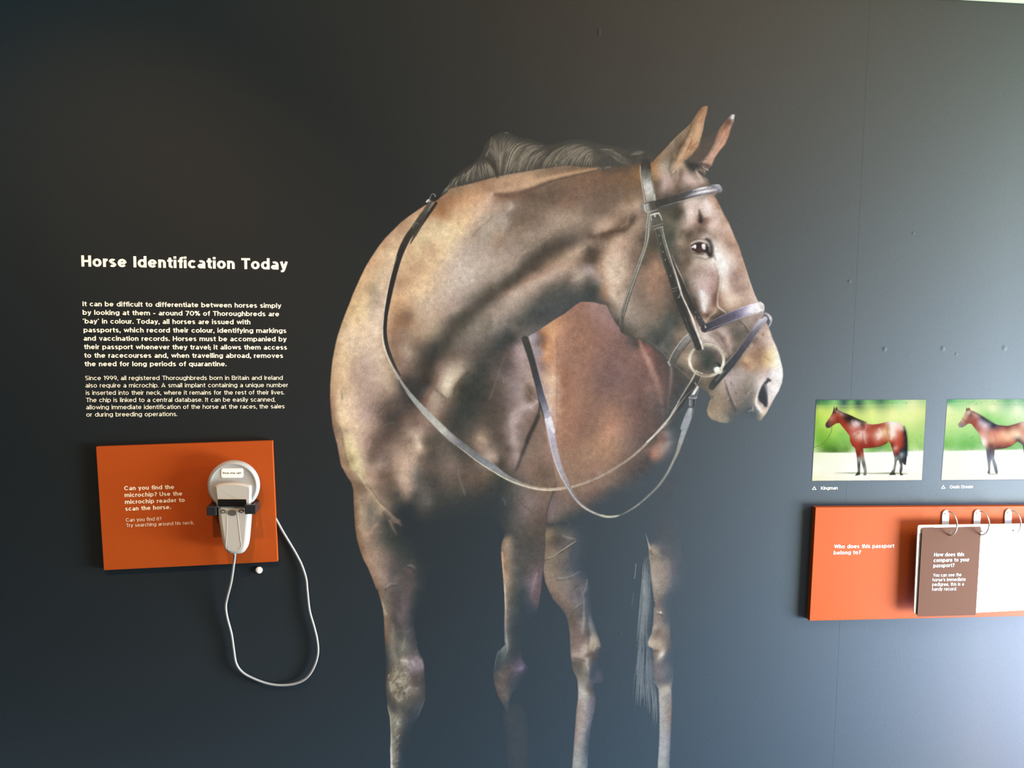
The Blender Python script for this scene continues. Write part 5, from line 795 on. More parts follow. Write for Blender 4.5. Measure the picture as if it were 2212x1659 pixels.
def paint_horse(step):
    cv = Canvas(690, 215, 1715, 1690, step)
    BODY, MANE, TAIL, REIN_A, REIN_B, HEADSTALL, BROW, NOSE, FLASH, BIT, EYE, THROAT = range(12)
    S = cv.stroke
    # --- rear part of the horse: barrel, belly, hind legs
    rear = cat(('R', '920,60 860,95 740,190 600,275 460,370 320,455 380,700 450,1000 500,1300 520,1600'),
               ('U', '640,750 600,850 560,1000 525,1080 520,1240 515,1400 510,1659'),
               ('G', '405,150 395,300 390,420 410,560 450,660 500,760 580,850 640,930 670,1020 690,1150 695,1300 705,1420 720,1540 740,1600'),
               ('L', '590,420 640,520 650,640 650,760 630,900 615,1100 600,1280 590,1450 570,1700 560,1880 770,1880 765,1650 780,1400 800,1200 825,1050 850,950 870,820 866,720 840,640 840,560 960,560 960,420'),
               ('G', '1000,1500 1020,1400 1045,1290 1030,1240 1000,1160 970,1060 940,970 930,800 910,600 900,400 1000,200 1100,100 1350,60 1530,100'),
               ('G', '1592,150 1600,280 1615,450 1640,640 1662,760 1655,900 1645,1050 1622,1150 1580,1240 1580,1290 1630,1320 1640,1430'),
               ('L', '1608,300 1620,400 1630,560 1680,640 1687,760 1695,1000 1695,1250 1680,1500 1668,1700 1660,1880 1820,1880 1818,1600 1826,1400 1836,1200 1844,1000 1850,800 1842,640 1870,500 1870,300 1870,200'),
               ('G', '1860,1340 1830,1200 1830,1000 1860,800 2000,600 2050,400 1960,250'),
               ('U', '2050,1300 2070,1000 2080,700 2100,450 2100,200'), ('R', '2100,1500 2212,1200 2212,1000 2150,950 2100,870 1910,730 1850,660 1740,560 1560,470 1470,440 1370,365 1310,290 1250,180 1215,100 1190,95 1050,62'))
    cv.region(rear, cv.field(cps(REAR)), 1.0, BODY)
    # flank ridge behind the jaw, hip edge, veins of the hind legs
    S(pts('R', '1590,500 1620,600 1680,720 1740,860 1790,1000 1830,1150 1850,1300 1860,1420'), [4, 9, 11, 12, 11, 8, 5, 3], ['c87868', 'b48c7c', 'd0a090', 'bc9080', 'a88070', '9c786c', '8c6c64', '7c645e'], 4, [.9, .8, .8, .7, .7, .6, .5, .3], keep=True)
    S(pts('R', '1945,790 1950,900 1935,1050 1920,1180 1905,1320'), [3, 6, 5, 4, 3], ['8c7c74', '8c7c74', '86746e', '7c6a66', '746460'], 2.5, [.9, .8, .7, .7, .3], keep=True)
    S(pts('R', '640,480 650,700 648,900 645,1100 640,1250 655,1450 640,1560'), 3, '8a5f4c', 3, .35, keep=True)
    S(pts('R', '560,360 600,450 620,560 640,700'), [3, 6, 4, 2], 'e8b088', 2.5, .45, keep=True)
    S(pts('R', '470,420 500,500 490,560'), 8, '8c6458', 4, .5, keep=True)
    S(pts('U', '640,760 600,850 560,950 535,1060 528,1160 520,1230'), [9, 8, 5, 4, 4, 4], '504540', 3, [.3, .8, .8, .8, .7, .5])
    S(pts('U', '560,1240 700,1210 850,1180 980,1120'), 6, '454b4c', 4, [.8, .7, .5, .2], keep=True)
    S(pts('U', '640,1560 720,1510 800,1460 862,1420'), 1.3, 'a8a08c', 1, [.4, .9, .9, .5])
    S(pts('U', '640,1575 720,1525 800,1475 862,1435'), 1.6, '484844', 1, [.3, .6, .6, .3])
    S(pts('U', '560,1608 620,1585 660,1560'), 2, 'a09682', 1.4, .7); S(pts('U', '720,1350 780,1380 850,1390'), [2, 4, 2], '98908a', 2, .7)
    S(pts('G', '400,318 460,300 540,250 620,200 700,145 755,105'), 1.6, '50483f', 1.2, [.7, .8, .6, .4, .4, .3], keep=True)
    S(pts('G', '440,290 500,275 560,230 640,180 700,135 755,100'), 1.6, 'b4ac98', 1, [.5, .9, .9, .8, .8, .4], keep=True)
    S(pts('G', '545,515 620,520 700,500 795,450'), [2, 3, 2, 1.5], '9a958c', 1.5, [.7, .8, .7, .5])
    S(pts('G', '530,545 620,540 700,520'), 1.5, '544c46', 1.5, .5, keep=True)
    S(pts('G', '885,540 870,640 835,700 850,760 840,800 780,830 730,880 710,920'), [3, 4, 3, 3, 3, 3, 2, 1], '8c8a8c', 2, [.4, .7, .8, .8, .8, .9, .6, .3])
    S(pts('G', '800,560 760,620 700,680'), 3, '5a5454', 3, .5, keep=True); S(pts('G', '840,810 790,850 720,910 700,1000'), 2, '544c48', 2, .6, keep=True)
    S(pts('G', '850,800 848,900 845,1000 835,1100 830,1160'), [2, 3, 5, 6, 3], 'a09890', 2, [.4, .6, .8, .8, .4]); S(pts('G', '910,960 925,1060 950,1150 975,1230 1015,1290'), [3, 6, 6, 7, 4], ['7c7c80', '8c8a8c', '98938c', 'b0a698', 'a09a8c'], 3, [.4, .7, .8, .9, .6])
    S(pts('G', '885,950 890,1050 900,1150 900,1260'), [3, 4, 4, 2], '4c5252', 2.5, .6, keep=True)
    S(pts('G', '860,1290 850,1340 845,1400'), [5, 9, 7], 'c0b0a4', 4, .6); S(pts('G', '940,1190 930,1260 925,1320'), 3, 'c0b4a4', 2, .7, keep=True); S(pts('G', '970,1210 985,1270 960,1340'), 4, 'b8ac9c', 3, .6, keep=True)
    S(pts('G', '735,1430 780,1440 840,1460 880,1460'), 3, '5c524c', 2, .55, keep=True); S(pts('G', '890,1400 940,1385 975,1400'), 6, '66564f', 4, .7, keep=True); S(pts('G', '880,1450 885,1500 900,1560 905,1620'), [6, 4, 3, 2], 'c0b6a8', 2.5, [.9, .7, .6, .4], keep=True)
    S(pts('L', '900,440 880,520 870,570'), 7, '6c6c7e', 5, .35)
    S(pts('G', '1545,0 1565,60 1582,120 1600,190'), [1, 1.2, 2, 4], ['8a909a', 'a0a0a0', 'b8b0a4', 'c4b4a0'], .8, [.4, .9, 1, 1], BODY)
    S(pts('G', '1600,200 1630,250 1620,240'), 3, '6a5c52', 2, .7, keep=True); S(pts('G', '1640,190 1700,250 1780,275'), 3, '9c9284', 3, [.8, .5, .2])
    S(pts('G', '1690,670 1720,690 1760,690'), 2, 'b4a89c', 1.5, .7, keep=True); S(pts('G', '1680,900 1710,915 1740,925'), 1.6, 'c0b8ac', 1, .8, keep=True); S(pts('G', '1718,905 1728,912'), 3, 'e8e4dc', 1, .9); S(pts('G', '1680,935 1740,940'), 2, '5c5450', 1.5, .6, keep=True)
    S(pts('G', '1592,190 1612,400 1622,560 1645,700 1658,780'), 1.3, 'b4a896', 1, .8); S(pts('G', '1652,860 1648,1000 1632,1120'), 1.3, 'b4a898', 1, .7)
    S(pts('G', '1590,1250 1600,1290'), 8, 'd4c4b4', 3, .6, keep=True); S(pts('G', '1770,1340 1735,1390 1700,1430'), [3, 7, 3], ['b0a494', 'ece4d8', 'c0b8ac'], 2.5, .9)
    S(pts('G', '1600,1325 1650,1345 1690,1350'), 3, '4c4c4c', 2.5, .6, keep=True)
    # --- front part: neck, shoulder, head, fore legs
    front = cat(('B', '1140,235 1060,290 980,345 880,420 780,520 700,600 620,700 540,820 480,920 420,1040 380,1130 330,1240 290,1350 240,1470 200,1580 175,1659'),
                ('S', '160,120 130,240 100,400 85,520 72,700 70,850 80,1000 95,1150 120,1260 150,1370 170,1480 190,1590 215,1659'),
                ('C', '205,250 260,360 310,430 335,520 338,640 345,790 355,940 375,1080 410,1200 450,1310 500,1400 550,1520 600,1659'),
                ('D', '170,340 205,460 230,560 243,660 248,800 254,920 258,1050 262,1200 262,1400 270,1500 285,1610'),
                ('E', '355,910 372,980 380,1080 385,1250 388,1400 385,1659 385,1850 560,1850 600,1659 620,1300 700,1080 760,930 800,830 828,700 828,560 810,450 808,350 792,265 745,180 700,50'),
                ('D', '600,950 560,760 580,600 680,450 700,200 850,-100 900,-400 1400,-420 1520,-220 1500,-170 1484,-110 1482,-50 1495,60 1505,150 1515,300 1523,450 1523,600 1516,700 1518,900 1528,940 1480,990 1440,1030 1408,1150 1395,1280 1415,1380 1445,1480 1495,1560 1530,1640 1570,1640 1560,1560 1600,1450 1700,1350 1780,1200 1700,1100 1680,900 1750,700 1860,600 1885,480 1905,330 1925,100'),
                ('U', '508,1659 512,1400 518,1240 522,1080 555,1000 595,850 640,745 600,500 540,300 520,100'), ('R', '440,1200 400,1000 350,750 320,640 320,455 460,370 600,275 740,190 860,95 920,60 1050,62 1190,95 1215,100 1250,180 1310,290 1365,360 1390,420 1430,445 1480,450 1560,478 1640,510 1740,560 1850,660 1910,730 2000,800'),
                ('J', '900,850 960,910 1010,960 1060,1000 1130,1040 1200,1080 1240,1150 1215,1220 1195,1300 1210,1360 1250,1400 1330,1430 1400,1442 1480,1430 1560,1400 1700,1395 1790,1412 1812,1410 1870,1330 1920,1240 1960,1160 2010,1080 2050,980 2060,900 2055,820 2030,720'),
                ('I', '2042,1620 2020,1520 1990,1430 1940,1320 1900,1200 1870,1140 1830,1010 1790,920 1770,890 1730,800 1690,690 1640,530 1590,380 1560,280 1510,170 1490,120 1440,0'),
                ('H', '1390,1390 1330,1260 1280,1170 1345,1120 1345,1060 1240,1050 1210,1000 1160,950 1180,900 1240,840 1260,800 1290,730 1340,660 1400,590 1440,500 1465,410 1500,330 1508,252 1480,250 1440,285 1400,330 1340,410 1310,480 1270,590 1210,700 1150,765 1100,790 1050,790 1000,765 960,790 1000,730 1080,650 1115,590 1125,520 1150,430 1165,330 1195,220 1205,150 1150,160 1100,210 1060,270 1010,355 950,410 870,480 800,550 720,640 640,720 575,790 440,800'),
                ('M', '2212,640 2050,645 1700,620 1400,660 1100,710 900,750 600,830 380,880 300,950 240,1010'))
    cv.region(front, cv.field(cps(FRONT)), .8, BODY)
    gap = cat(('H', '1125,530 1190,500 1280,465 1345,410 1310,480 1270,590 1210,700 1150,765 1100,800 960,800 1000,730 1080,650 1115,590'))
    cv.over((slice(None), slice(None)), np.broadcast_to(np.array([102., 86, 74]), cv.c.shape), cv.polymask(gap, 3.5) * np.clip((Yc(cv) - 275) / 60, .5, .85), BODY, .1)
    # neck details
    S(pts('N', '330,110 500,105 640,80 760,55 880,10'), [3, 7, 8, 6, 4], '705444', 5, [.6, .7, .6, .5, .4], keep=True)
    S(pts('N', '335,95 300,150 240,230 180,310'), [2, 5, 7, 6], 'dcb898', 4, [.9, .6, .4, .2], keep=True); S(pts('N', '322,95 335,110'), 3, 'e0bca0', 1.5, .7)
    S(pts('N', '548,210 545,255 500,295'), [3, 6, 2], 'c4b09c', 2.5, .8, keep=True)
    S(pts('N', '100,600 140,540 200,480 290,410 330,360'), [2, 3, 3, 2, 1], '806f5f', 2.5, .6, keep=True)
    S(pts('N', '520,380 500,470 470,520'), [2, 3, 2], '80705f', 2.5, .6, keep=True); S(pts('N', '500,400 500,450 440,560'), 3, 'c4b4a4', 2.5, .5, keep=True)
    S(pts('N', '-100,1560 100,1440 300,1280 480,1150 650,1020 800,900 950,770 1100,680 1280,620'), [20, 18, 16, 15, 17, 20, 18, 14, 8], '4c443b', 9, [.5, .5, .5, .5, .45, .45, .4, .3, .1], keep=True)
    S(pts('N', '480,1230 650,1130 800,1060 950,1000 1100,900'), [4, 6, 6, 5, 4], '9c6c50', 6, .3, keep=True)
    S(pts('N', '550,1230 700,1150 850,1090 1000,1020 1150,950'), [7, 9, 9, 8, 5], 'd0b49e', 7, .35, keep=True)
    S(pts('N', '1220,800 1280,770 1340,730 1400,690'), [5, 7, 5, 3], 'ccb094', 4, .6, keep=True); S(pts('N', '1440,720 1480,780 1460,860'), 11, '51463c', 7, .55, keep=True)
    S(pts('N', '1500,545 1620,500 1700,455'), [6, 9, 4], 'd4b296', 5, .5, keep=True); S(pts('N', '1420,600 1560,560 1700,525 1850,510 1930,410 1960,350'), [3, 4, 4, 5, 7, 4], '564233', 4, [.5, .7, .6, .7, .6, .4], keep=True)
    S(pts('N', '1250,1080 1310,1050 1360,1010'), [6, 8, 4], 'c0aa96', 5, .5, keep=True); S(pts('N', '1420,960 1460,975'), 10, 'b8a6a4', 6, .4, keep=True)
    S(pts('N', '1600,880 1590,1000 1605,1150 1630,1300'), 2.2, 'b8866a', 1.6, [.1, .3, .5, .4], keep=True)
    S(pts('N', '1585,1020 1570,1120 1560,1190'), 1.1, '8c8278', 1, .5, keep=True)
    for q in ('1900,300 1860,430 1800,470', '1990,200 1950,330', '1760,280 1740,400'): S(pts('N', q), 3, 'bc9c82', 3, .45, keep=True)
    S(pts('N', '1620,1240 1640,1300 1680,1300'), 3, 'c08860', 3, .5, keep=True)
    # shoulder / chest strokes
    S(pts('S', '1290,600 1250,700 1180,830 1130,930'), [5, 6, 6, 4], '7c5240', 4, .55, keep=True)
    S(pts('S', '1640,548 1570,620 1500,720 1480,800'), [2, 4, 5, 4], '4c453c', 3.5, .7, keep=True)
    S(pts('S', '1270,745 1330,800 1390,850'), [4, 4, 3], '7c6856', 3, .8, keep=True); S(pts('S', '1345,745 1400,815'), 4, 'd8c4a4', 2.5, .5, keep=True)
    S(pts('S', '195,760 210,850'), [1.5, 2.5], '6a5c44', 1.5, .6, keep=True); S(pts('S', '180,740 170,800'), 2, 'f4dcb0', 2, .5, keep=True)
    S(pts('S', '220,520 235,620 240,680'), [2, 4, 2], 'f8dcac', 3, .4, keep=True); S(pts('S', '175,900 165,980 200,1120 240,1300 260,1450 320,1650'), [3, 4, 5, 5, 5, 4], 'f4dca8', 4, .35, keep=True)
    S(pts('S', '130,1120 180,1180 205,1280 225,1400 260,1560 300,1680'), [2, 3, 4, 4, 4, 4], '8a6c50', 3, .6, keep=True)
    S(pts('S', '1050,1260 1060,1330 1095,1410'), [3, 6, 4], 'e4ccb0', 3, .7, keep=True); S(pts('S', '1000,1300 975,1350 930,1400'), 2.5, '9c7c66', 3, .4, keep=True)
    S(pts('S', '690,1150 740,1130 790,1125'), 2, '8c807c', 2, .35, keep=True); S(pts('S', '620,1000 700,930 780,900'), 6, '54463e', 6, .35, keep=True)
    S(pts('S', '800,1100 760,1180 640,1330 560,1470'), 12, '5c4a40', 10, .35, keep=True)
    S(pts('S', '1990,540 1960,640 1920,760 1880,860'), 2.5, '84766e', 2, .5, keep=True); S(pts('S', '2050,380 2010,500 1990,620'), 3, '84746c', 2.5, .35, keep=True); S(pts('S', '2045,620 2040,660'), 3, '948a84', 2, .5, keep=True)
    S(pts('S', '1750,1290 1800,1300 1830,1330'), 8, 'c0a488', 5, .5, keep=True); S(pts('S', '1870,1500 1930,1500 1960,1540'), 8, 'c8ac98', 5, .5, keep=True)
    S(pts('S', '920,270 940,310 970,330'), 2.5, 'c4ac98', 2, .5, keep=True); S(pts('S', '750,420 790,560 850,650'), 3, 'dcc098', 4, .3, keep=True)
    S(pts('R', '300,1050 340,1120 400,1180 430,1200'), 2.5, 'c4aca2', 2, [.2, .4, .8, .8], keep=True); S(pts('R', '430,1200 330,1240 250,1280 180,1330 140,1400 120,1460'), [3, 5, 5, 5, 6, 6], 'c8b0aa', 4, [.8, .6, .6, .5, .5, .4], keep=True)
    S(pts('R', '330,1030 350,1100 345,1180'), 12, '685244', 7, .5, keep=True); S(pts('R', '430,1190 370,1250 340,1260'), 2, 'd0bab2', 1.5, .7, keep=True)
    S(pts('R', '470,1160 440,1330 380,1480 330,1570 300,1659'), [6, 6, 6, 5, 5], '3f3a37', 3, [.8, .85, .85, .85, .85])
    S(pts('U', '440,0 380,130 310,290 250,430 210,540 180,620'), [6, 6, 7, 7, 6, 5], '3c3735', 3.5, [.85, .9, .9, .85, .7, .4], keep=True)
    S(pts('U', '130,60 150,160 150,250 180,340 190,450'), [5, 6, 7, 8, 6], 'bca49c', 5, .5, keep=True); S(pts('U', '170,560 190,520 220,440'), 3, 'b8a498', 3, .4, keep=True)
    S(pts('U', '180,910 260,1000 330,1060 370,1110'), 1.6, '544840', 1.5, [.3, .5, .5, .2], keep=True)
    S(pts('U', '30,930 55,960 60,1000'), 2, '7c828c', 2, .5); S(pts('U', '130,860 140,900 125,960'), 2, '3c4040', 2, .5, keep=True)
    # foreleg tops
    S(pts('C', '400,340 430,390 480,470 540,550 590,620 640,690 700,745 760,800 830,860 900,925'), [5, 5, 4, 4, 4, 4, 4, 4, 3, 1], ['dcc898', 'dcc898', 'c8b08c', 'c0a888', 'bca488', 'c4ac90', 'b09a84', 'a08c78', '8c7c6e', '6c6660'], 1.8, [.8, .8, .8, .85, .9, 1, .9, .8, .7, .4])
    S(pts('C', '480,460 540,520 600,610 640,660 700,700'), 3, '70584a', 3, .5, keep=True); S(pts('C', '720,770 760,830 800,880 850,870'), 5, '8e7864', 3, .6); S(pts('C', '745,870 780,950 825,1020'), [6, 5, 2], ['94806c', '86705e', '6a5e58'], 2.5, .8)
    S(pts('C', '760,790 790,850 870,920'), 2, '9a7c68', 1.5, .5); S(pts('C', '680,780 720,880 750,1000 790,1080'), [3, 8, 9, 8], '484842', 5, [.7, .7, .6, .3])
    S(pts('C', '395,620 420,605 450,610'), 2, 'b8a488', 1.5, .8, keep=True); S(pts('C', '400,640 420,700 425,800 420,900 415,980'), 4, 'b8a080', 4, .5, keep=True)
    S(pts('C', '520,700 550,800 520,880'), 10, '7a7062', 7, .35, keep=True); S(pts('C', '610,900 560,950 500,1030 470,1060'), 3.5, 'b89c82', 3, .6, keep=True)
    S(pts('C', '1520,300 1545,400 1580,500 1605,580'), [1.5, 2.5, 3, 2], '847668', 2, .7, keep=True); S(pts('C', '1150,640 1200,620 1180,700'), 4, '6a645e', 3, .4)
    S(pts('C', '1030,290 1040,380 1000,480'), 3, '90857a', 4, .4, keep=True)
    S(pts('D', '495,105 530,105 565,130'), [2, 4, 2], '847c78', 1.5, .9, keep=True); S(pts('D', '480,110 530,145 570,180'), 2.5, '403c3c', 2, .7, keep=True)
    S(pts('D', '245,345 280,320 310,295 350,300 400,285'), [2, 3, 3, 3, 2], ['a89484', 'a09284', '8c8480', '807a78', '706a68'], 1.5, [.8, .9, .9, .8, .5], keep=True); S(pts('D', '260,360 310,330 360,320'), 3, '50463f', 2.5, .5, keep=True)
    S(pts('D', '225,500 245,570 265,620'), [2, 3, 3], 'b8a888', 1.5, .8, keep=True); S(pts('D', '430,470 440,560 415,640 400,690'), 4, '74686a', 3, .4, keep=True)
    S(pts('D', '470,860 450,930 440,1000'), 2, '9c988a', 1.5, .6, keep=True)
    cv.hairs([pts('D', '310,700 325,800 310,900 320,1000 345,1100'), pts('D', '360,740 350,850 350,950 370,1040 390,1100')], 60, 1.1, ['a09882', 'b0a890', '7c7464', '988e7a'], .55, 5, jit=1.5, keep=True, fur=True)
    cv.hairs([pts('D', '240,350 250,500 260,650'), pts('D', '330,360 320,500 330,650')], 40, 1, ['94866e', '706458'], .35, 6, jit=1.5, keep=True, fur=True)
    rg = random.Random(8)
    for i in range(210):
        x = rg.gauss(400, 62); y = rg.gauss(1350, 105); l = rg.uniform(12, 36)
        if ((x - 410) / 135) ** 2 + ((y - 1350) / 215) ** 2 > 1: continue
        a = rg.uniform(-.8, 1.1)
        S(np.array(pts('D', f'{x},{y} {x + l * math.cos(a + .4) * .6},{y - l * math.sin(a + .9)}')), rg.uniform(1, 2.6), rg.choice(['b8ac94', 'c0b49c', 'a09680', '5c5248', 'ac9e8a', '564e46']), 1, rg.uniform(.25, .6), keep=True)
    for q, c, w in (('430,1110 470,1110 490,1130', 'd0c8b8', 6), ('440,1130 480,1160 520,1190', 'b8ac9c', 4), ('545,1120 560,1160', 'b4a8a8', 5), ('590,1080 640,1140 650,1170', '988a90', 7), ('380,1330 420,1330', 'c8c0aa', 4), ('470,1430 500,1400 520,1390', 'c8c4b8', 4), ('530,1400 600,1405', '9c948c', 4), ('310,1340 320,1420', 'b8b09c', 4), ('360,1490 400,1530 430,1510', 'a89c88', 4), ('500,1240 540,1210 590,1190', '948a8c', 4)):
        S(pts('D', q), w, c, 2, .7, keep=True)
    S(pts('D', '280,1480 300,1560 340,1620'), 8, '4a4844', 5, .5, keep=True); S(pts('D', '560,1290 590,1340 560,1380'), 10, '584c48', 6, .5, keep=True)
    S(pts('E', '340,860 355,930 370,990 378,1060 386,1200 388,1320 384,1420 388,1530 392,1690'), [1.2, 1.6, 1.5, 1.5, 1.6, 2.5, 3, 3.5, 4], ['a0a094', 'b0ac98', 'b4b09c', 'b8b4a0', 'b8b4a4', 'c4c0b0', 'd0ccc0', 'd8d4c8', 'd8d4cc'], 1, [.4, .8, .9, .9, .9, .9, 1, 1, 1], BODY)
    for i in range(110):
        t = rg.random(); y = 1000 + 660 * t; x = rg.uniform(400, 500 - 40 * t)
        S(np.array(pts('E', f'{x},{y} {x + rg.uniform(10, 40)},{y - rg.uniform(10, 45)}')), rg.uniform(1, 2), rg.choice(['b0aa9a', '8c8678', '5c5a56', 'a09884']), 1, rg.uniform(.3, .7), keep=True)
    S(pts('E', '465,1060 470,1095'), 4, 'd8dcd8', 2, .6, keep=True)
    S(pts('E', '820,760 790,850 750,940 725,1010'), 1.2, '6c7480', 1, [.4, .8, .7, .3], BODY, .3)
    # second fore leg light edge and knee lines
    S(pts('D', '1492,-30 1500,100 1512,250 1522,420 1528,560 1527,680 1528,800 1538,900 1545,1000 1515,1060 1485,1120'), [4, 3.5, 3, 2.5, 2.5, 3, 2.5, 3, 2.5, 2, 1.5], ['c89c78', 'd8b494', 'd8b898', 'dcc4ac', 'd0bca8', 'a0928c', '908c88', 'a4a8a4', '848c8c', '6c787a', '5c686c'], 1.4, [1, 1, 1, 1, .9, .9, .8, .9, .8, .7, .4], BODY)
    S(pts('D', '1475,920 1450,1020 1425,1110 1415,1200'), 1.3, '6c7a84', 1.2, [.3, .7, .7, .3]); S(pts('D', '1860,190 1835,270 1815,350 1800,440'), [3, 5, 6, 5], ['a09498', '98888e', '8a7880', '74666e'], 2.5, [.8, .8, .7, .4])
    S(pts('D', '1570,1150 1630,1200 1690,1195'), [3, 6, 7], ['605c64', '70687a', '84789a'], 3, [.5, .6, .8]); S(pts('D', '1540,1570 1548,1650'), 1, '606c7c', 1, .6)
    S(pts('D', '1505,0 1508,150 1518,300'), 1.5, 'a87048', 1, .4, keep=True)
    for q in ('1460,1250 1490,1280', '1430,1370 1470,1400', '1500,1470 1540,1500', '1540,1460 1550,1520'): S(pts('D', q), 5, '7c7270', 3, .5, keep=True)
    S(pts('D', '1590,1500 1620,1700 1650,1950 1660,2300'), [30, 42, 40, 40], '565859', 12, [.0, .35, .3, .3], BODY, .1)
    # --- head
    S(pts('H', '845,760 880,640 930,560 990,450 1030,340'), [5, 6, 5, 4, 3], '54402f', 3, [.5, .7, .7, .6, .4], keep=True)
    S(pts('H', '720,640 640,720 580,800 560,880'), 2.5, 'a8663c', 2, .5, keep=True); S(pts('H', '1000,365 900,460 800,560 700,660'), 1.6, 'c09a70', 1.5, .6, keep=True)
    S(pts('H', '1100,300 1080,420 1000,560 940,660 880,760 850,840'), [4, 7, 9, 9, 8, 5], 'e4b48a', 5, .5, keep=True)
    cv.hairs([pts('H', '1170,180 1100,300 1060,400'), pts('H', '1200,180 1160,330 1120,480')], 40, 1.1, ['9c6440', 'e8bc90', 'c08860'], .5, 11, keep=True)
    cv.hairs([pts('H', '1040,430 980,600 860,850'), pts('H', '1120,560 1020,700 900,840')], 70, 1.1, ['8c5c3c', 'f0c498', 'e8b88c', 'b07c54'], .45, 12, keep=True)
    for q in ('1000,590 1030,540', '980,640 1040,600', '1060,600 1090,560', '1010,650 1060,620'): S(pts('H', q), 2, '7c5036', 1.5, .6, keep=True)
    S(pts('H', '770,930 830,890 880,830'), 2, 'e4c8a4', 1.5, .6, keep=True); cv.hairs([pts('H', '800,870 820,930 790,990'), pts('H', '900,840 880,940 830,1060')], 40, 1.1, ['d8bca8', '5c4c40', 'b0988a', '7c6858'], .5, 14, keep=True)
    S(pts('H', '800,760 770,860 790,930'), 5, '5c4c3e', 4, .6, keep=True); S(pts('H', '900,880 890,980 850,1080'), 4, '64544a', 3.5, .55, keep=True)
    S(pts('H', '700,930 720,1000 700,1050'), 6, 'd4b8b0', 4, .5, keep=True)
    cv.hairs([pts('H', '1480,300 1400,450 1330,600 1250,760'), pts('H', '1490,310 1440,480 1380,600 1290,720')], 60, 1.1, ['b07050', 'ecbca0', 'c88c70'], .45, 15, keep=True)
    S(pts('H', '1340,420 1310,500 1260,600 1220,690 1160,760'), 2, '9c6c50', 1.8, .6, keep=True); S(pts('H', '1470,350 1430,330 1400,400'), 5, '64483c', 4, .5, keep=True)
    S(pts('H', '1485,290 1500,262'), [5, 3], 'f0ece8', 1.2, .9)
    S(pts('H', '1130,810 1180,820 1220,838 1160,850'), 5, '3e3a36', 3, .8); S(pts('H', '960,790 1010,830 1060,850 1110,850'), [8, 14, 14, 8], '3f3d38', 5, .9)
    S(pts('H', '1130,800 1160,765 1200,760'), 1.3, '5c4a3e', 1, .7, keep=True)
    cv.hairs([pts('H', '1060,840 1110,930 1180,1050'), pts('H', '1140,830 1220,920 1290,1050')], 50, 1.3, ['3c3a35', '45423c', 'a89488', 'c8b4a8', '34322e'], .7, 16, thr=.5)
    S(pts('H', '1150,850 1200,880 1240,910'), 2, 'd8ccc0', 1.3, .8); S(pts('H', '1260,820 1300,860 1330,900'), 1.3, 'a09084', 1, .8); S(pts('H', '1170,850 1210,890 1250,990 1270,1050'), 1.5, '807c74', 1.2, .5)
    S(pts('H', '1350,910 1400,960 1470,1010'), .8, '948c84', .7, .45); S(pts('H', '1070,890 1110,960 1150,1020'), [2, 3, 2], 'd4bcae', 1.6, .7, keep=True)
    # temple hollow, brow
    S(pts('H', '1110,1340 1120,1400 1125,1460'), [4, 9, 11], ['70605a', '4a4038', '38302a'], 2.6, [.8, 1, 1], keep=True); S(pts('H', '1165,1440 1170,1480 1140,1500'), 5, '6c5648', 3.5, .7, keep=True); S(pts('H', '1085,1400 1080,1470'), 3, '94786a', 3, .5, keep=True)
    S(pts('H', '960,1270 970,1360 990,1440'), 6, 'fff0e8', 5, .35, keep=True); S(pts('H', '1180,1240 1210,1320 1200,1380'), 8, 'fff4ec', 5, .5, keep=True); S(pts('H', '1230,1220 1310,1350 1400,1480 1470,1600'), 4, 'd8b098', 4, .4, keep=True)
    S(pts('H', '1275,1190 1320,1270 1390,1400 1450,1490 1495,1590 1510,1659'), 1.5, 'c49478', 1.2, .7, keep=True)
    cv.hairs([pts('H', '1240,1350 1260,1450 1250,1560'), pts('H', '1380,1400 1460,1520 1490,1650')], 60, 1.1, ['b89080', 'f8e4d8', 'c8a494'], .4, 17, keep=True, fur=True)
    S(pts('I', '890,160 920,110 1000,80'), 5, '4e463c', 5, .4, keep=True); S(pts('I', '1010,110 1080,60 1170,80 1230,130'), 7, '5c4a40', 6, .45, keep=True)
    # eye
    S(pts('I', '985,230 1010,190 1080,170 1160,160 1220,180'), [4, 6, 7, 7, 5], '80685a', 4, .45, keep=True)
    S(pts('I', '1020,250 1060,225 1110,210 1160,205 1210,240'), 3.5, 'd8c4b8', 2, .85, keep=True)
    S(pts('I', '1010,210 1040,200 1090,190 1150,195 1200,190'), 2, '5c4a40', 1.5, .6, keep=True)
    S(pts('I', '1190,195 1230,220 1250,270 1255,340 1240,385 1215,370'), [4, 8, 9, 9, 6, 4], '2e2824', 3, .95, EYE)
    S(pts('I', '1045,290 1110,285 1180,290'), [10, 19, 12], '3c2c28', 2, 1, EYE); S(pts('I', '1050,305 1100,325 1160,320 1190,340'), [6, 12, 10, 5], '3a2c28', 2, .95, EYE)
    S(pts('I', '1090,300 1120,320 1140,300'), [7, 11, 8], '5a3e38', 4, .8, EYE); S(pts('I', '1010,280 1020,320 1050,350 1110,365 1160,362'), [1.5, 2, 2.5, 2.5, 2], ['a89888', '9c8878', '6c5850', '584840', '483c34'], 1.2, .8)
    S(pts('I', '1020,265 1070,240 1130,236 1200,255'), 2.2, '2c2420', 1.2, .9, EYE)
    S(pts('I', '1030,285 1060,270 1060,290'), [3, 5, 4], 'fffff8', 1, 1, EYE); S(pts('I', '1160,262 1168,295'), [6.5, 6.5], 'fff8f4', 1, 1, EYE); S(pts('I', '1145,262 1150,290'), 4, 'f0e4e0', 1, .9, EYE)
    S(pts('I', '1200,300 1210,340 1230,370'), 8, '241f1c', 3, .9, EYE)
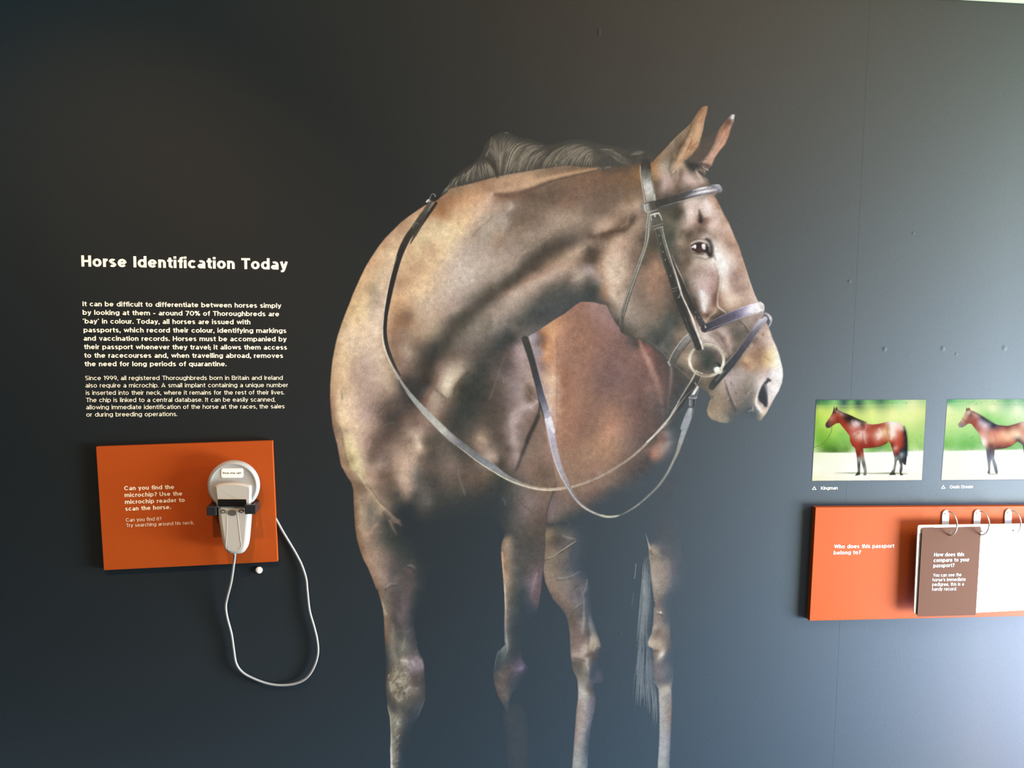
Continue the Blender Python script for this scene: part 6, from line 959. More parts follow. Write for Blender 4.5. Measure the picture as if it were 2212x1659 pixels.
    S(pts('I', '1110,375 1160,385 1190,380'), 3, 'c8b4a4', 2, .7, keep=True); S(pts('I', '1170,400 1195,400'), 5, 'ece0d4', 2, .8, keep=True); S(pts('I', '1070,395 1130,410 1190,420 1240,390'), 2.5, '806c5e', 2, .6, keep=True)
    S(pts('I', '1270,380 1300,430'), 3, '60504a', 2, .8, keep=True); S(pts('I', '1250,390 1280,380'), 4, '54463e', 2, .7, keep=True)
    S(pts('I', '1260,230 1285,280 1300,350 1320,420'), [5, 8, 10, 10], 'fffaf4', 5, .6, keep=True)
    S(pts('I', '1255,420 1290,480 1330,560 1345,640 1340,720 1325,800 1315,880 1320,950 1345,980 1410,1025'), [2, 3, 3, 3, 3, 3, 3, 3.5, 4, 3], ['f4e8dc', 'f8ece0', 'f8ece4', 'f0dcd0', 'ecd4c4', 'ecd0bc', 'f0d8c4', 'f4dcc8', 'f0dcc8', 'd8c0ac'], 1.6, .85, keep=True)
    S(pts('I', '1280,470 1315,550 1330,640 1325,720 1305,800 1290,880 1280,950'), [2, 3, 3, 4, 6, 7, 5], '7c5c4e', 3, [.4, .4, .5, .6, .7, .8, .6], keep=True)
    S(pts('I', '1130,780 1150,850 1160,950 1170,1010'), [3, 6, 8, 4], 'fffcf8', 3, .8, keep=True); S(pts('I', '1080,620 1090,700 1110,800'), 4, 'd8c0b4', 4, .4, keep=True)
    cv.hairs([pts('I', '1040,480 1060,600 1080,780'), pts('I', '1180,480 1200,650 1200,850'), pts('I', '1280,560 1300,680 1280,850')], 130, 1.2, ['e8d4cc', 'a88c80', 'd8bcb4', '94786c'], .35, 18, keep=True, fur=True)
    S(pts('I', '1350,880 1370,960 1400,980'), 4, 'a07860', 4, .5, keep=True); S(pts('I', '1130,1030 1150,1060 1190,1050 1220,1080'), 4, '644c3e', 3, .6, keep=True); S(pts('I', '1150,1110 1190,1120 1240,1060 1290,1020 1300,990'), 2.5, 'd4b498', 2, .7, keep=True)
    S(pts('I', '1460,560 1480,620 1500,720 1540,780'), 8, 'a08478', 7, .35, keep=True); S(pts('I', '1320,380 1360,450 1380,560 1390,700 1380,780'), [10, 13, 12, 8, 5], 'fffcf6', 7, .55, keep=True)
    S(pts('I', '1510,170 1560,280 1590,380 1640,530 1690,690 1730,800 1770,900'), [2, 2, 2, 2.5, 3, 3, 3], ['d8a88c', 'd8a890', 'dcb098', 'ecc8b0', 'f4dccc', 'f0dcd0', 'f0dccc'], 1.4, .8, keep=True)
    S(pts('I', '1495,105 1530,95 1575,95'), .8, 'a8a49c', .7, .6); S(pts('I', '1505,150 1540,110'), .8, 'a8a49c', .7, .5)
    cv.hairs([pts('I', '700,350 620,550 520,800'), pts('I', '760,600 740,800 700,1000')], 60, 1, ['b89078', '6a5648'], .3, 19, keep=True, fur=True)
    cv.hairs([pts('I', '60,350 30,600 120,900'), pts('I', '350,300 260,500 200,800')], 110, 1.1, ['e8d0b4', 'a48a74', 'd4b89c', '8c745f'], .35, 20, keep=True, fur=True)
    cv.hairs([pts('I', '280,1050 350,1200 500,1290'), pts('I', '420,850 520,1000 700,1100')], 90, 1.1, ['b0a090', '6c6055', '988676'], .35, 21, keep=True, fur=True)
    S(pts('I', '540,600 560,760 620,850'), 7, 'a88068', 8, .3, keep=True); S(pts('I', '180,640 230,560 300,300 350,230'), 10, 'dcc4a8', 10, .25, keep=True)
    # lower jaw, lips, muzzle
    S(pts('J', '430,480 560,530 650,600 740,690'), [3, 3, 2, 2], '4a4c4a', 2, .6, keep=True); S(pts('J', '500,500 600,560 700,650 770,720'), 1.2, '8c8678', 1.2, [.2, .5, .5, .6], keep=True); S(pts('J', '830,790 900,850 960,900 1010,950'), 1.6, '9a8674', 1.4, .6, keep=True)
    S(pts('J', '680,560 720,600 800,690'), 3, '80776c', 3, .4, keep=True)
    S(pts('J', '1150,460 1250,500 1330,570 1420,680'), [4, 7, 8, 5], 'd8c4b8', 4, .5, keep=True); S(pts('J', '1210,430 1290,480 1360,560 1440,650'), [2, 3, 4, 4], '847268', 3, .6, keep=True); S(pts('J', '1390,420 1430,480 1460,560 1470,640'), [4, 6, 6, 4], 'cab2a6', 4, .5, keep=True); S(pts('J', '1330,420 1370,500 1420,580'), 4, '74645a', 3.5, .6, keep=True)
    S(pts('J', '1565,280 1620,330 1650,380 1665,410'), 2, '4e463e', 1.6, .85, keep=True); S(pts('J', '1580,270 1640,320 1665,370'), 3, 'a4968a', 2.5, .4, keep=True)
    S(pts('J', '1720,480 1740,560 1710,600'), 3, '7c685a', 3, .6, keep=True); S(pts('J', '1770,590 1850,680 1900,720'), 3, '987458', 4, .5, keep=True); S(pts('J', '1600,750 1650,790 1680,800'), 3, '805c46', 3, .5, keep=True); S(pts('J', '1640,690 1690,720 1740,790'), 3, 'e0b890', 3, .4, keep=True)
    for q in ('1760,480 1765,490', '1830,430 1835,440', '1665,570 1668,580', '1470,980 1475,1000', '1520,1090 1530,1100'): S(pts('J', q), 3, '74625a', 1.5, .7, keep=True)
    S(pts('J', '1890,380 1930,500 1980,610 2020,720 2045,830 2052,930'), [3, 4, 5, 6, 6, 5], ['e4ccbc', 'f0dccc', 'fff4dc', 'fffaf0', 'fffcf8', 'fffcf8'], 2.5, .8, keep=True)
    nostril = cat(('J', '1900,940 1850,960 1820,1010 1790,1080 1775,1150 1790,1195 1830,1225 1850,1265 1880,1262 1892,1200 1890,1120 1885,1050 1872,1000 1900,970 1918,950'))
    cv.over((slice(None), slice(None)), np.broadcast_to(np.array([58., 62, 70]), cv.c.shape), cv.polymask(nostril, 1.2) * .97)
    S(pts('J', '1905,935 1870,945 1830,985 1795,1040 1770,1110 1755,1190 1770,1240 1820,1310'), [2, 4, 4, 4, 4, 5, 7, 7], ['94807c', 'd8ccc4', 'ece0d8', 'ecdfd6', 'ecded4', 'f4ece0', 'fff8f0', 'f0e4d4'], 1.8, .95)
    S(pts('J', '1860,1010 1885,1060 1900,1130 1900,1200'), [5, 6, 5, 4], ['b8acac', 'd8d0d0', 'ece6e4', 'f4ece8'], 3, .7); S(pts('J', '1890,945 1915,960'), 5, '40383a', 2, .9)
    S(pts('J', '1950,900 2000,960 2000,1050 1960,1130'), 12, 'fffcf8', 9, .5, keep=True); S(pts('J', '1830,1260 1860,1275'), 5, 'c4b4ac', 3, .5)
    S(pts('J', '1400,960 1425,1050 1450,1120 1480,1210 1520,1300'), [3, 4, 5, 6, 7], ['746660', '5c5450', '585450', '54524e', '505454'], 2.5, [.7, .9, .9, .8, .7]); S(pts('J', '1415,950 1440,1040 1480,1150 1520,1240'), 2, 'c0b4b0', 1.8, .6, keep=True)
    S(pts('J', '1220,1180 1260,1150 1235,1140'), 2, '5c5450', 2, .7, keep=True); S(pts('J', '1250,1180 1230,1200'), 1.5, 'b0a498', 1, .6)
    for q in ('1660,1115 1690,1075', '1675,1310 1720,1285', '1715,1250 1722,1310', '1450,1150 1430,1180'): S(pts('J', q), .9, 'e0d8d0', .7, .7)
    for q in ('2035,1040 2090,1090', '1960,1230 2010,1290', '1930,1240 1990,1300', '1340,1400 1350,1440', '1420,1420 1450,1480', '1880,1330 1930,1380'): S(pts('J', q), .8, '94a0a4', .7, .35)
    cv.hairs([pts('J', '1440,950 1500,1100 1560,1260'), pts('J', '1740,920 1700,1050 1680,1200')], 90, 1.2, ['c0b4ac', '807870', '6c6660', 'd0c4bc'], .35, 22, keep=True, fur=True)
    cv.hairs([pts('J', '1290,1120 1220,1280 1280,1400'), pts('J', '1420,1120 1440,1280 1420,1420')], 70, 1.2, ['c0ac90', '807464', 'a8947c'], .35, 23, keep=True, fur=True)
    cv.hairs([pts('J', '1900,450 1800,650 1600,760'), pts('J', '1980,600 1900,800 1700,850')], 60, 1.2, ['e8c8a0', '947054', 'b89474'], .3, 24, keep=True, fur=True)
    # fur direction over neck and shoulder
    cv.hairs([pts('B', '1150,600 950,1100 850,1500'), pts('B', '1500,450 1300,1000 1100,1500'), pts('N', '500,400 200,900 -50,1300')], 420, 1.5, ['fce0b0', 'c49c78', 'e8c8a0', 'b89478'], .22, 25, soft=1.2, jit=5, keep=True, fur=True)
    cv.hairs([pts('N', '300,350 400,700 150,1150'), pts('N', '700,300 700,650 350,1000'), pts('N', '1200,250 1100,500 700,800')], 420, 1.5, ['c8b4a0', '84705f', '9c8674', 'b8a28e'], .28, 26, soft=1.1, jit=6, keep=True, fur=True)
    cv.hairs([pts('N', '1500,650 1650,850 1680,1250'), pts('N', '1900,480 1850,800 1780,1300')], 140, 1.2, ['f4dcc4', 'b8967c', 'dcc0a4'], .35, 27, jit=3, keep=True, fur=True)
    cv.hairs([pts('S', '250,100 180,600 200,1000'), pts('S', '600,100 500,700 450,1300'), pts('S', '800,900 600,1200 450,1600')], 300, 1.4, ['f0d4b0', 'b89c84', 'a88c78', 'dcc0a0'], .22, 28, soft=1.1, jit=4, keep=True, fur=True)
    cv.hairs([pts('R', '700,250 750,700 700,1300'), pts('R', '1100,150 1150,700 1100,1500'), pts('R', '1400,500 1600,900 1700,1400')], 320, 1.5, ['c08c70', '84604f', 'a07460', '6c5450'], .2, 29, soft=1.2, jit=5, keep=True, fur=True)
    cv.hairs([pts('S', '1000,1400 900,1700 850,2000'), pts('S', '1100,1000 1080,1400 1000,1900')], 120, 1.3, ['d8bca0', '846c5c'], .3, 30, soft=1, jit=4, keep=True, fur=True)
    for ln in (('1600,500 1450,610 1330,700', 'b09c8a'), ('60,1000 200,900 330,860', 'd4c4b4'), ('250,620 340,520 420,470', 'c0ac98'), ('700,330 560,430 520,560', '6c5a4a'), ('1000,420 850,520 700,560', 'b09884'), ('1150,380 1000,480 900,560', 'b8a08a')): S(pts('N', ln[0]), 7, ln[1], 8, .25, keep=True)
    # mane
    mg = [pts('M', '380,900 390,850 440,780 520,740'), pts('M', '560,830 560,760 600,680 640,640'), pts('M', '700,790 690,700 680,600 760,560'), pts('M', '840,760 830,680 790,600 770,565'), pts('M', '900,760 880,680 840,610 790,570')]
    wash = lambda poly, col, al, sf: cv.over((slice(None), slice(None)), np.broadcast_to(np.array([int(col[i:i + 2], 16) for i in (0, 2, 4)], float), cv.c.shape), cv.polymask(poly, sf) * al, MANE, .12)
    wash(cat(('M', '340,890 400,800 470,750 560,690 680,610 760,540 800,400 850,330 930,290 1000,250 1060,260 1080,340 1250,340 1400,390 1480,440 1600,410 1700,370 1850,350 2000,380 2120,440 2212,420 2300,430 2380,480 2440,560 2420,640 2200,620 2050,660 1700,650 1400,700 1100,740 900,780 600,860 380,910')), '6a6254', .42, 12)
    H_ = ['8c8270', '9a907c', '7c7262', '5c5548', 'a89c88', '6c6354', '4c473e']
    cv.hairs(mg, 190, 1.3, H_, .6, 41, owner=MANE)
    mg2 = [pts('M', '900,760 920,600 860,480 830,330 870,240'), pts('M', '950,760 960,560 980,430 1000,330 1090,220'), pts('M', '1000,750 1040,560 1090,430 1180,360 1300,350'), pts('M', '1100,730 1150,580 1240,450 1340,400 1440,400'), pts('M', '1200,710 1230,600 1290,500 1380,440 1480,430'), pts('M', '1350,690 1380,600 1430,520 1480,480 1540,440')]
    cv.hairs(mg2, 420, 1.3, H_, .6, 42, owner=MANE)
    mg3 = [pts('M', '1400,680 1450,570 1540,470 1680,400 1850,360'), pts('M', '1550,660 1600,560 1700,460 1830,390 1950,380'), pts('M', '1750,650 1790,560 1870,470 1960,430 2060,440'), pts('M', '1950,640 1960,580 1990,520 2040,490 2100,520'), pts('M', '2050,640 2060,580 2080,540 2110,520 2140,560')]
    cv.hairs(mg3, 330, 1.3, H_ + ['9c9078'], .55, 43, owner=MANE)
    S(pts('M', '760,530 830,560 880,620 910,700 920,750'), [3, 6, 7, 8, 4], '423c33', 3, .85, MANE); S(pts('M', '850,480 840,420 810,470 790,510'), 2.5, '8c8474', 1.5, .7, MANE); S(pts('M', '1020,480 990,620 970,720'), 4, '4c453b', 3, .6, MANE)
    for q in ('1500,500 1540,440 1570,430', '1540,580 1600,480 1650,440', '1600,590 1650,500 1700,460', '1130,560 1190,470 1240,430', '1260,600 1290,520 1340,460', '1380,560 1400,520'): S(pts('M', q), 2.6, '453f36', 1.8, .7, MANE)
    for q in ('1000,710 1040,600 1060,570', '1060,690 1110,600', '1290,680 1300,610', '860,230 850,330 830,400', '1000,250 1050,240 1095,215', '1340,400 1430,395', '1200,560 1240,520', '780,600 780,680 790,720', '700,700 705,640', '540,710 545,740', '1620,560 1680,470', '1650,600 1690,520'): S(pts('M', q), 1.2, 'a8a08e', 1, .42, MANE)
    S(pts('M', '2050,560 2120,600 2140,640'), 10, '4c4940', 6, .7, MANE); S(pts('M', '2060,640 2100,655'), 5, '7c7c70', 2, .7, MANE)
    hk = [pts('H', '-60,640 80,645 180,700 300,780 400,810'), pts('H', '-60,700 100,720 200,790 330,830 420,850')]
    wash(cat(('H', '-100,640 100,630 250,690 330,650 480,640 560,700 600,740 560,800 430,850 200,880 60,880 -80,860')), '504c43', .75, 6)
    cv.hairs(hk, 70, 1.3, ['7c7668', '8c8676', '5c584c', '444038'], .55, 44, owner=MANE); cv.hairs([pts('H', '320,700 400,670 500,650'), pts('H', '340,730 430,700 520,680')], 24, 1.2, ['8c8678', '74705f'], .6, 45, owner=MANE)
    S(pts('H', '40,860 70,850 100,845'), 3, '8c8676', 1.5, .8, MANE); S(pts('H', '0,650 60,650 130,650'), 1.5, '8c8474', 1, .6, MANE)
    S(pts('H', '80,900 200,870 300,900'), 14, '5a4c42', 9, .5, keep=True)
    # crest light line under the mane
    S(pts('M', '860,930 1000,900 1200,850 1400,790 1600,740 1800,700 2040,655'), [6, 12, 14, 11, 9, 7, 3], ['d0a888', 'c4a080', 'c8a482', 'd0a880', 'c8a07c', 'c8a078', 'd0a070'], 4, [.4, .7, .8, .8, .9, .9, .9], keep=True)
    S(pts('M', '900,945 1100,960 1300,890 1430,840 1560,790 1750,745 2050,675 2130,660'), [6, 10, 8, 5, 3, 3, 3, 3], ['7a5c48', '74584a', '6c564a', '5c5048', '58493e', '5c4a3e', '5c5046', '5c5046'], 2.5, [.6, .8, .7, .8, .8, .8, .7, .5], keep=True)
    # tail
    tl = [pts('G', '1575,240 1520,330 1520,500 1500,700 1480,950 1455,1250 1440,1500 1420,1700'), pts('G', '1590,260 1560,420 1545,600 1540,800 1510,1050 1490,1300 1480,1550 1470,1760'), pts('G', '1600,300 1600,450 1600,600 1590,850 1560,1050 1555,1350 1560,1600 1570,1800')]
    cv.hairs(tl, 120, 1.3, ['8c979b', '7e888e', '99a2a6'], .24, 51, owner=TAIL, span=(0, .97), thr=.1, jit=3.5)
    tl2 = [pts('L', '1440,-100 1400,300 1370,600 1345,950 1340,1250'), pts('L', '1480,-100 1470,300 1455,600 1450,850 1450,1280'), pts('L', '1560,-60 1560,300 1560,650 1590,950 1580,1300'), pts('L', '1640,600 1660,800 1650,1050 1590,1290')]
    cv.hairs(tl2, 130, 1.2, ['8c9aa4', '7e8c96', '9aa6ae'], .3, 52, jit=4, owner=TAIL, thr=.12)
    S(pts('G', '1442,360 1435,450 1425,520'), 2, '8a96a0', 1.3, .7, TAIL); S(pts('G', '1415,680 1405,760 1395,830'), 1.5, '76848f', 1.3, .6, TAIL)
    S(pts('G', '1530,560 1535,700'), 3, 'a0aaae', 2, .5, TAIL)
    # --- reins
    a_l = cat(('B', '1185,200 1130,290 1060,400 990,500 930,590 870,710 840,790 800,910 770,1000 740,1100 720,1190 700,1290 685,1400 672,1500 668,1600'), ('S', '665,60 668,160 690,260 730,380 790,510 860,640 950,760 1040,860 1130,960 1230,1070 1340,1180 1450,1290 1560,1390 1680,1480 1790,1570 1880,1640'))
    S(cat(('B', '1215,190 1160,290 1085,400 1020,500 950,600 895,710 860,800 830,900 800,1010 775,1110 755,1200 735,1300 715,1400 700,1500 692,1600'), ('S', '690,60 695,150 715,250 755,370 810,490 870,590')), [8, 12, 13, 14, 14, 14, 13, 12, 11.5, 11, 10.5, 10, 9.5, 9, 9, 9, 9, 8.5, 8, 6, 3], ['5c574d', '544f45', '4c473e', '46413a', '403b35', '3c3732', '393430', '37322e', '35302d', '35302d', '35302d', '35302d', '35302d', '35302d', '35302d', '38332f', '3a3632', '3d3935', '403c37', '443f3a', '4a443e'], .9, 1, REIN_A)
    S(pts('B', '1275,205 1222,280 1155,370 1096,460 1038,560 985,660'), [6, 7, 8, 7, 6, 2], ['38332d', '38332d', '3a332c', '3c342d', '3e362e', '443b32'], 1, 1, REIN_A)
    S(pts('B', '1195,260 1150,360 1085,480 1030,570 985,650'), 1.2, '8a7c6a', 1, [.4, .6, .7, .7, .4]); S(pts('B', '1010,480 1040,430 1075,440'), 3, '78746a', 1.5, .7)
    S(pts('B', '1235,205 1210,240 1190,290'), 2, '90897c', 1.2, .7, REIN_A)
    S(pts('B', '830,810 790,930 760,1030 735,1130 715,1230 695,1350 680,1460 668,1600'), [.6, 1.2, 1.5, 1.8, 2, 2, 2, 2.2], ['b0a898', 'c8bca8', 'd8ccb8', 'e0d8c4', 'e4dcc8', 'dcd4c0', 'd8d0c0', 'd8d4c4'], .7, 1, REIN_A)
    cl = cat(('S', '664,20 668,160 690,280 735,400 800,530 870,650 960,780 1050,890 1150,1000 1260,1110 1370,1220 1480,1320 1600,1410 1720,1500 1850,1590'), ('U', '-60,590 60,680 180,745 300,790 430,820 560,828 680,820 780,805 880,782 990,745 1100,700 1220,640 1350,560 1470,480 1580,390 1700,270 1800,160 1880,70 1940,0'), ('R', '1960,1330 2040,1200'))
    S(cl, [3, 3, 3.2, 3.5, 4, 5.5, 8, 10, 13, 15, 16, 16, 15, 15, 15, 14, 12, 11, 9, 8, 7, 6, 5.5, 5.5, 5.5, 5, 5, 5, 5, 5, 5, 4.5, 4, 4, 4, 4, 4], ['d8d4c4', 'e0dcc8', 'e8dcc0', 'd8ccb0', 'c0b8a4', 'a8a498', '9c9c94', 'a8a8a0', 'b0b0a8', 'c0bcb0', 'c4c0b4', 'a09c98', '7c7c7e', '80807f', '84868a', '8c9094', '8c8c8c', '908c84', '9c9080', 'ac9c88', 'b8a48c', 'c8b8a0', 'c8b098', 'b8a490', 'b09c8a', 'ac9888', 'b09c8c', 'a89484', 'a49284', 'a89888', 'b0a090', 'b8ac9c', 'c8bcac', 'd0c8b8', 'd8d0c0', 'd0c8bc', 'c8c0b4'], .9, 1, REIN_A)
    S(cat(('S', '1520,1390 1600,1450 1700,1530 1800,1600 1880,1650'), ('U', '0,672 100,722 200,762 320,800 440,826 580,838 700,828')), [1, 1.5, 1.8, 2, 2, 2, 2, 2.2, 2.2, 2.2, 2, 1.5], ['c8b090', 'd4bc98', 'dcc8a8', 'e0d4b4', 'e4dcbc', 'e8e4c0', 'ece4c4', 'f0e8cc', 'f0e4cc', 'ecdcc4', 'e4d0b4', 'd8c4a8'], .7, 1, REIN_A)
    S(cat(('S', '1250,1040 1350,1150 1450,1250 1560,1350 1680,1440 1800,1530 1900,1590'), ('U', '20,600 150,680 280,730 420,775')), 1.2, '55504a', .9, [.3, .4, .4, .5, .4, .4, .3, .4, .5, .5, .3])
    S(pts('S', '850,640 880,700 920,760'), 2, '3e3935', 1.5, .7)
    S(cat(('S', '1140,1050 1300,1230 1440,1350')), 1, '806a55', .8, .7)
    # silver buckle at the withers
    S(pts('B', '1165,190 1190,172 1200,185'), [2.5, 5, 2], 'f0ece0', .8, 1, REIN_A); S(pts('B', '1195,180 1215,120 1235,98 1258,108 1266,128'), [3, 2, 1.3, 1.3, 1.5], ['8c887c', '6a665c', '948f84', 'b0aca0', 'b8b4a8'], .8, .9, REIN_A); S(pts('B', '1345,110 1390,50 1430,5'), [5, 6, 4], ['58554c', '86827a', '6a665c'], 1.4, .8, REIN_A); S(pts('B', '1260,180 1330,120 1400,70'), 3, '3c3832', 1.5, .8)
    S(pts('M', '275,885 330,880 420,790'), 2, '6c685e', 2, .5)
    # second rein hanging behind the fore hand
    rb = cat(('R', '285,490 310,560 350,680 380,790 410,910 440,1020 465,1120 500,1220 530,1320 560,1430 590,1540'), ('U', '550,20 570,120 600,280 630,420 680,590 740,720 790,820 850,920 930,1010 1020,1070 1120,1115 1210,1138 1300,1135 1380,1115 1450,1080 1560,1010 1680,910 1800,790 1900,650 1970,510 2020,400 2060,270 2100,140 2130,40'), ('R', '2080,1500 2120,1380 2160,1290'))
    S(rb, [15, 15, 14.5, 14, 14, 14, 14, 14, 14, 14, 14, 15, 15, 14, 13.5, 13, 11, 9.5, 8, 6, 5, 4, 4.5, 4.5, 3, 3, 3.5, 4, 4.5, 5, 5, 7, 9, 10, 10, 10, 9, 9], ['48473f', '46453f', '444440', '424240', '44444a', '4c4c54', '5c5c68', '74747f', 'a4a0ac', 'dcd8e0', 'ece8ec', 'f4f0f4', 'dcd8e4', 'b0a8b8', 'b8b0b8', 'b0a8b0', 'a49ca0', '9c9494', '8c8484', '98908c', 'a09c94', 'b8b4a4', 'c0c0b0', 'b4b49c', '646a6c', '84847c', '94948c', '84888a', '8c8c84', '8c9294', '949488', '98968a', 'a4a8a8', '9ca4a8', '98a0a4', 'a0a8ac', '9aa0a4', '94989a'], .9, 1, REIN_B)
    S(cat(('R', '372,600 420,760 470,930 510,1060'), ('R', '540,1180 570,1300')), [3, 5, 5, 4, 3, 2], ['a09090', 'a49494', 'a89890', 'b8a098', 'd0c0c0', 'e8e0e0'], 1.2, .5)
    S(cat(('U', '520,20 545,150 570,290 600,430 650,580 710,710 770,805 830,900 900,985 990,1055 1080,1100')), 1.6, 'e4dcd8', .8, [.5, .7, .8, .8, .9, .9, .9, .9, .9, .9, .7], REIN_B)
    S(pts('U', '1170,1120 1220,1142 1280,1142 1340,1128'), 2.5, 'c4c4ac', .8, .9, REIN_B); S(pts('U', '2175,0 2150,90 2100,220 2050,340 2010,430 1960,530 1900,640'), 1.6, ['c8bcac', 'b8b09c', 'b0ac98', 'b0ac98', 'b4b0a0', 'a8a890', '94988c'], .8, .9, REIN_B)
    # rein ends near the bit
    S(pts('J', '1105,880 1060,980 1000,1080 930,1180 860,1290 790,1400 700,1490'), [18, 17, 15, 12, 9, 6, 4], ['5e5850', '4a4844', '464644', '464744', '484846', '5c5a55', '8c877c'], 1, 1, REIN_A)
    S(pts('J', '1075,850 1030,940 970,1040 900,1150 860,1210'), [3, 3, 2.5, 2, 2], ['d8d0bc', 'd4ccb8', 'b8b0a0', 'b0a898', 'a8a090'], .8, .95, REIN_A); S(pts('J', '1048,880 1000,970 940,1060'), 1, '8c857a', .8, .7)
    S(pts('J', '1145,880 1110,970 1050,1050 960,1130 890,1220 820,1320 760,1400 690,1490 600,1580 510,1659'), [2.5, 1.5, 1, 1, 1.8, 2.2, 2.5, 3, 3, 3], ['b0a898', '9c968a', '706c64', '88847c', 'a8a498', 'b8b4a8', 'c8c4b8', 'd8d4c8', 'dcd8cc', 'dcd8cc'], .8, .95, REIN_A)
    S(pts('J', '1080,850 1110,865 1145,880'), 3, 'c8c0ac', 1, .9, REIN_A); S(pts('J', '1060,985 1075,1010'), 3, 'a0988c', 1.2, .8)
    S(pts('J', '1090,1030 1060,1080 1030,1130'), [4, 6, 6], ['e0dcd0', 'f0f0e8', 'f4f4f0'], .9, 1, REIN_B); S(pts('J', '1105,1040 1075,1140 1060,1220 1040,1320 1000,1440 950,1560 920,1659'), 1.6, ['9c948c', '8c887f', '84807c', '807c78', '807c78', '84807c', '8c8884'], .8, .9, REIN_B)
    S(pts('J', '1030,1160 1025,1250'), [16, 12], '70747a', 1, 1, REIN_B); S(pts('J', '990,1150 1040,1165 1080,1150'), 2.2, 'c0bcb4', .8, .9, REIN_B); S(pts('J', '995,1165 1050,1178'), 1.2, '3c3e40', .8, .9); S(pts('J', '1005,1180 1000,1240'), 2.5, 'b0b4b8', 1, .8); S(pts('J', '1050,1180 1045,1250'), 4, '34383a', 1.2, .8); S(pts('J', '1005,1262 1045,1268'), 2, '303436', 1, .8)
    S(pts('J', '1010,1290 990,1400 950,1500 910,1620'), [8, 8, 8, 7], ['b4bcc0', 'a0a8b0', '9ca4ac', 'a0a8ac'], 1.2, .9, REIN_B)
    # --- bridle
    S(pts('H', '500,800 500,860 510,960 530,1060 550,1160 570,1270'), [20, 22, 22.5, 22.5, 22, 20], ['45423b', '4a463f', '8c877c', 'c8c4ba', 'b8b4aa', '8c887e'], .9, 1, HEADSTALL)
    S(pts('H', '485,860 490,930 520,1040 540,1130 555,1200'), [4, 7, 10, 11, 9], ['5c584f', '8a867c', 'dcd8d0', 'd8d4cc', '9c988f'], 3, .8); S(pts('H', '500,900 505,960'), 8, '565148', 4, .6)
    S(pts('H', '438,840 440,930 455,1050 475,1160 492,1260'), 1.4, 'd0ccc0', .8, .9); S(pts('H', '556,900 570,1010 590,1120 605,1230'), 1.6, ['605c52', 'b0ac9c', 'c8c4b0', 'c0bcac'], .8, .9); S(pts('H', '566,960 582,1060 600,1150'), 1.3, '3c3830', .8, .8)
    # nose band
    S(pts('I', '1170,1210 1250,1175 1350,1130 1450,1085 1550,1045 1650,1005 1750,975 1800,960'), [17, 20, 21, 21, 21, 21, 21, 18], ['45434a', '4e4b54', '585560', '666070', '807890', 'c0b8cc', 'f4ecf4', 'fff8f8'], .9, 1, NOSE)
    S(pts('I', '1640,1010 1700,1000 1770,980 1800,960'), [6, 14, 18, 15], ['e0d8ec', 'fff4ff', 'fffafa', 'f8f4f0'], 3, .9); S(pts('I', '1250,1165 1380,1110 1500,1065'), 10, '4e4a56', 4, .5); S(pts('I', '1800,920 1825,970 1835,1005'), [6, 9, 5], ['f0ece8', 'd0ccc8', 'e8e4e4'], 1.5, .9, NOSE)
    S(pts('I', '1180,1150 1260,1120 1350,1075 1450,1030 1550,990 1650,955 1740,930'), .9, ['8c8890', '8c8890', 'a09ca8', 'b0acb8', 'd8d4e0', 'f8f4ff', 'ffffff'], .6, .9); S(pts('I', '1190,1240 1280,1195 1400,1155 1520,1110 1640,1070 1780,1035'), .9, ['908c94', '98949c', 'a8a4b0', 'b8b4c0', 'd0ccd8', 'f0ecf8'], .6, .9)
    # cavesson back strap (left of the bit)
    S(pts('I', '1000,1310 940,1360 880,1440 830,1530 795,1610'), [17, 16, 14, 13, 12], ['98948c', '7c7874', '706c68', '68655f', '5c5a56'], .9, 1, NOSE); S(pts('I', '985,1270 920,1330 850,1420 790,1520 760,1600'), 1.6, ['c8c4b8', 'd0ccc0', 'c8c4b8', 'c0bcb0', 'c8c4b8'], .8, .9); S(pts('I', '1010,1345 950,1420 890,1500 830,1600'), 2, '4c4640', 1.2, .7); S(pts('I', '755,1590 775,1625'), 4, 'b0aca4', 1.3, .9, NOSE); S(pts('I', '975,1330 930,1370 880,1440'), 4, 'a8a49c', 3, .5)
    # cheek piece, throat lash, buckle
    S(cat(('H', '545,1370 535,1450 522,1560 515,1659'), ('I', '490,300 450,420 400,560 350,700 300,850 260,980 230,1080 222,1160 235,1240')), [10, 9, 9, 9, 9.5, 9.5, 9.5, 9.5, 9.5, 10, 10, 10, 8], ['8c877a', '7c786c', '706c60', '6c685c', '6c675b', '6c675b', '6a665a', '6a665a', '68645a', '68645a', '645f56', '5c5850', '4a4842'], .9, 1, THROAT)
    S(cat(('H', '528,1370 518,1450 505,1560 497,1659'), ('I', '478,290 435,410 385,550 335,690 285,840 245,970 215,1080 205,1160')), 1.3, ['d8d4c4', 'd4d0c0', 'd0ccbc', 'ccc8b8', 'c8c4b4', 'c4c0b0', 'c0bcac', 'b8b4a4', 'b0ac9c', 'a8a496', '9c988a', '8c887c'], .8, .9)
    S(cat(('H', '548,1380 540,1460 530,1560 525,1659'), ('I', '498,290 458,410 410,550 358,690 308,840 268,970 245,1060')), 1.5, ['b0ac9c', 'ccc8b8', 'e0dccc', 'e4e0d0', 'e8e4d4', 'ece8d8', 'ece8d8', 'e0dccc', 'd4d0c0', 'b8b4a6', '98948a'], .8, .9)
    S(pts('I', '555,0 545,100 515,240 480,350 430,490 380,630 330,770 285,920 255,1040'), 1.3, ['b0ac9c', 'a8a494', 'a09c8e', '9c988a', '98948a', '948f84', '8c887c', '847f74', '78746a'], .8, .8)
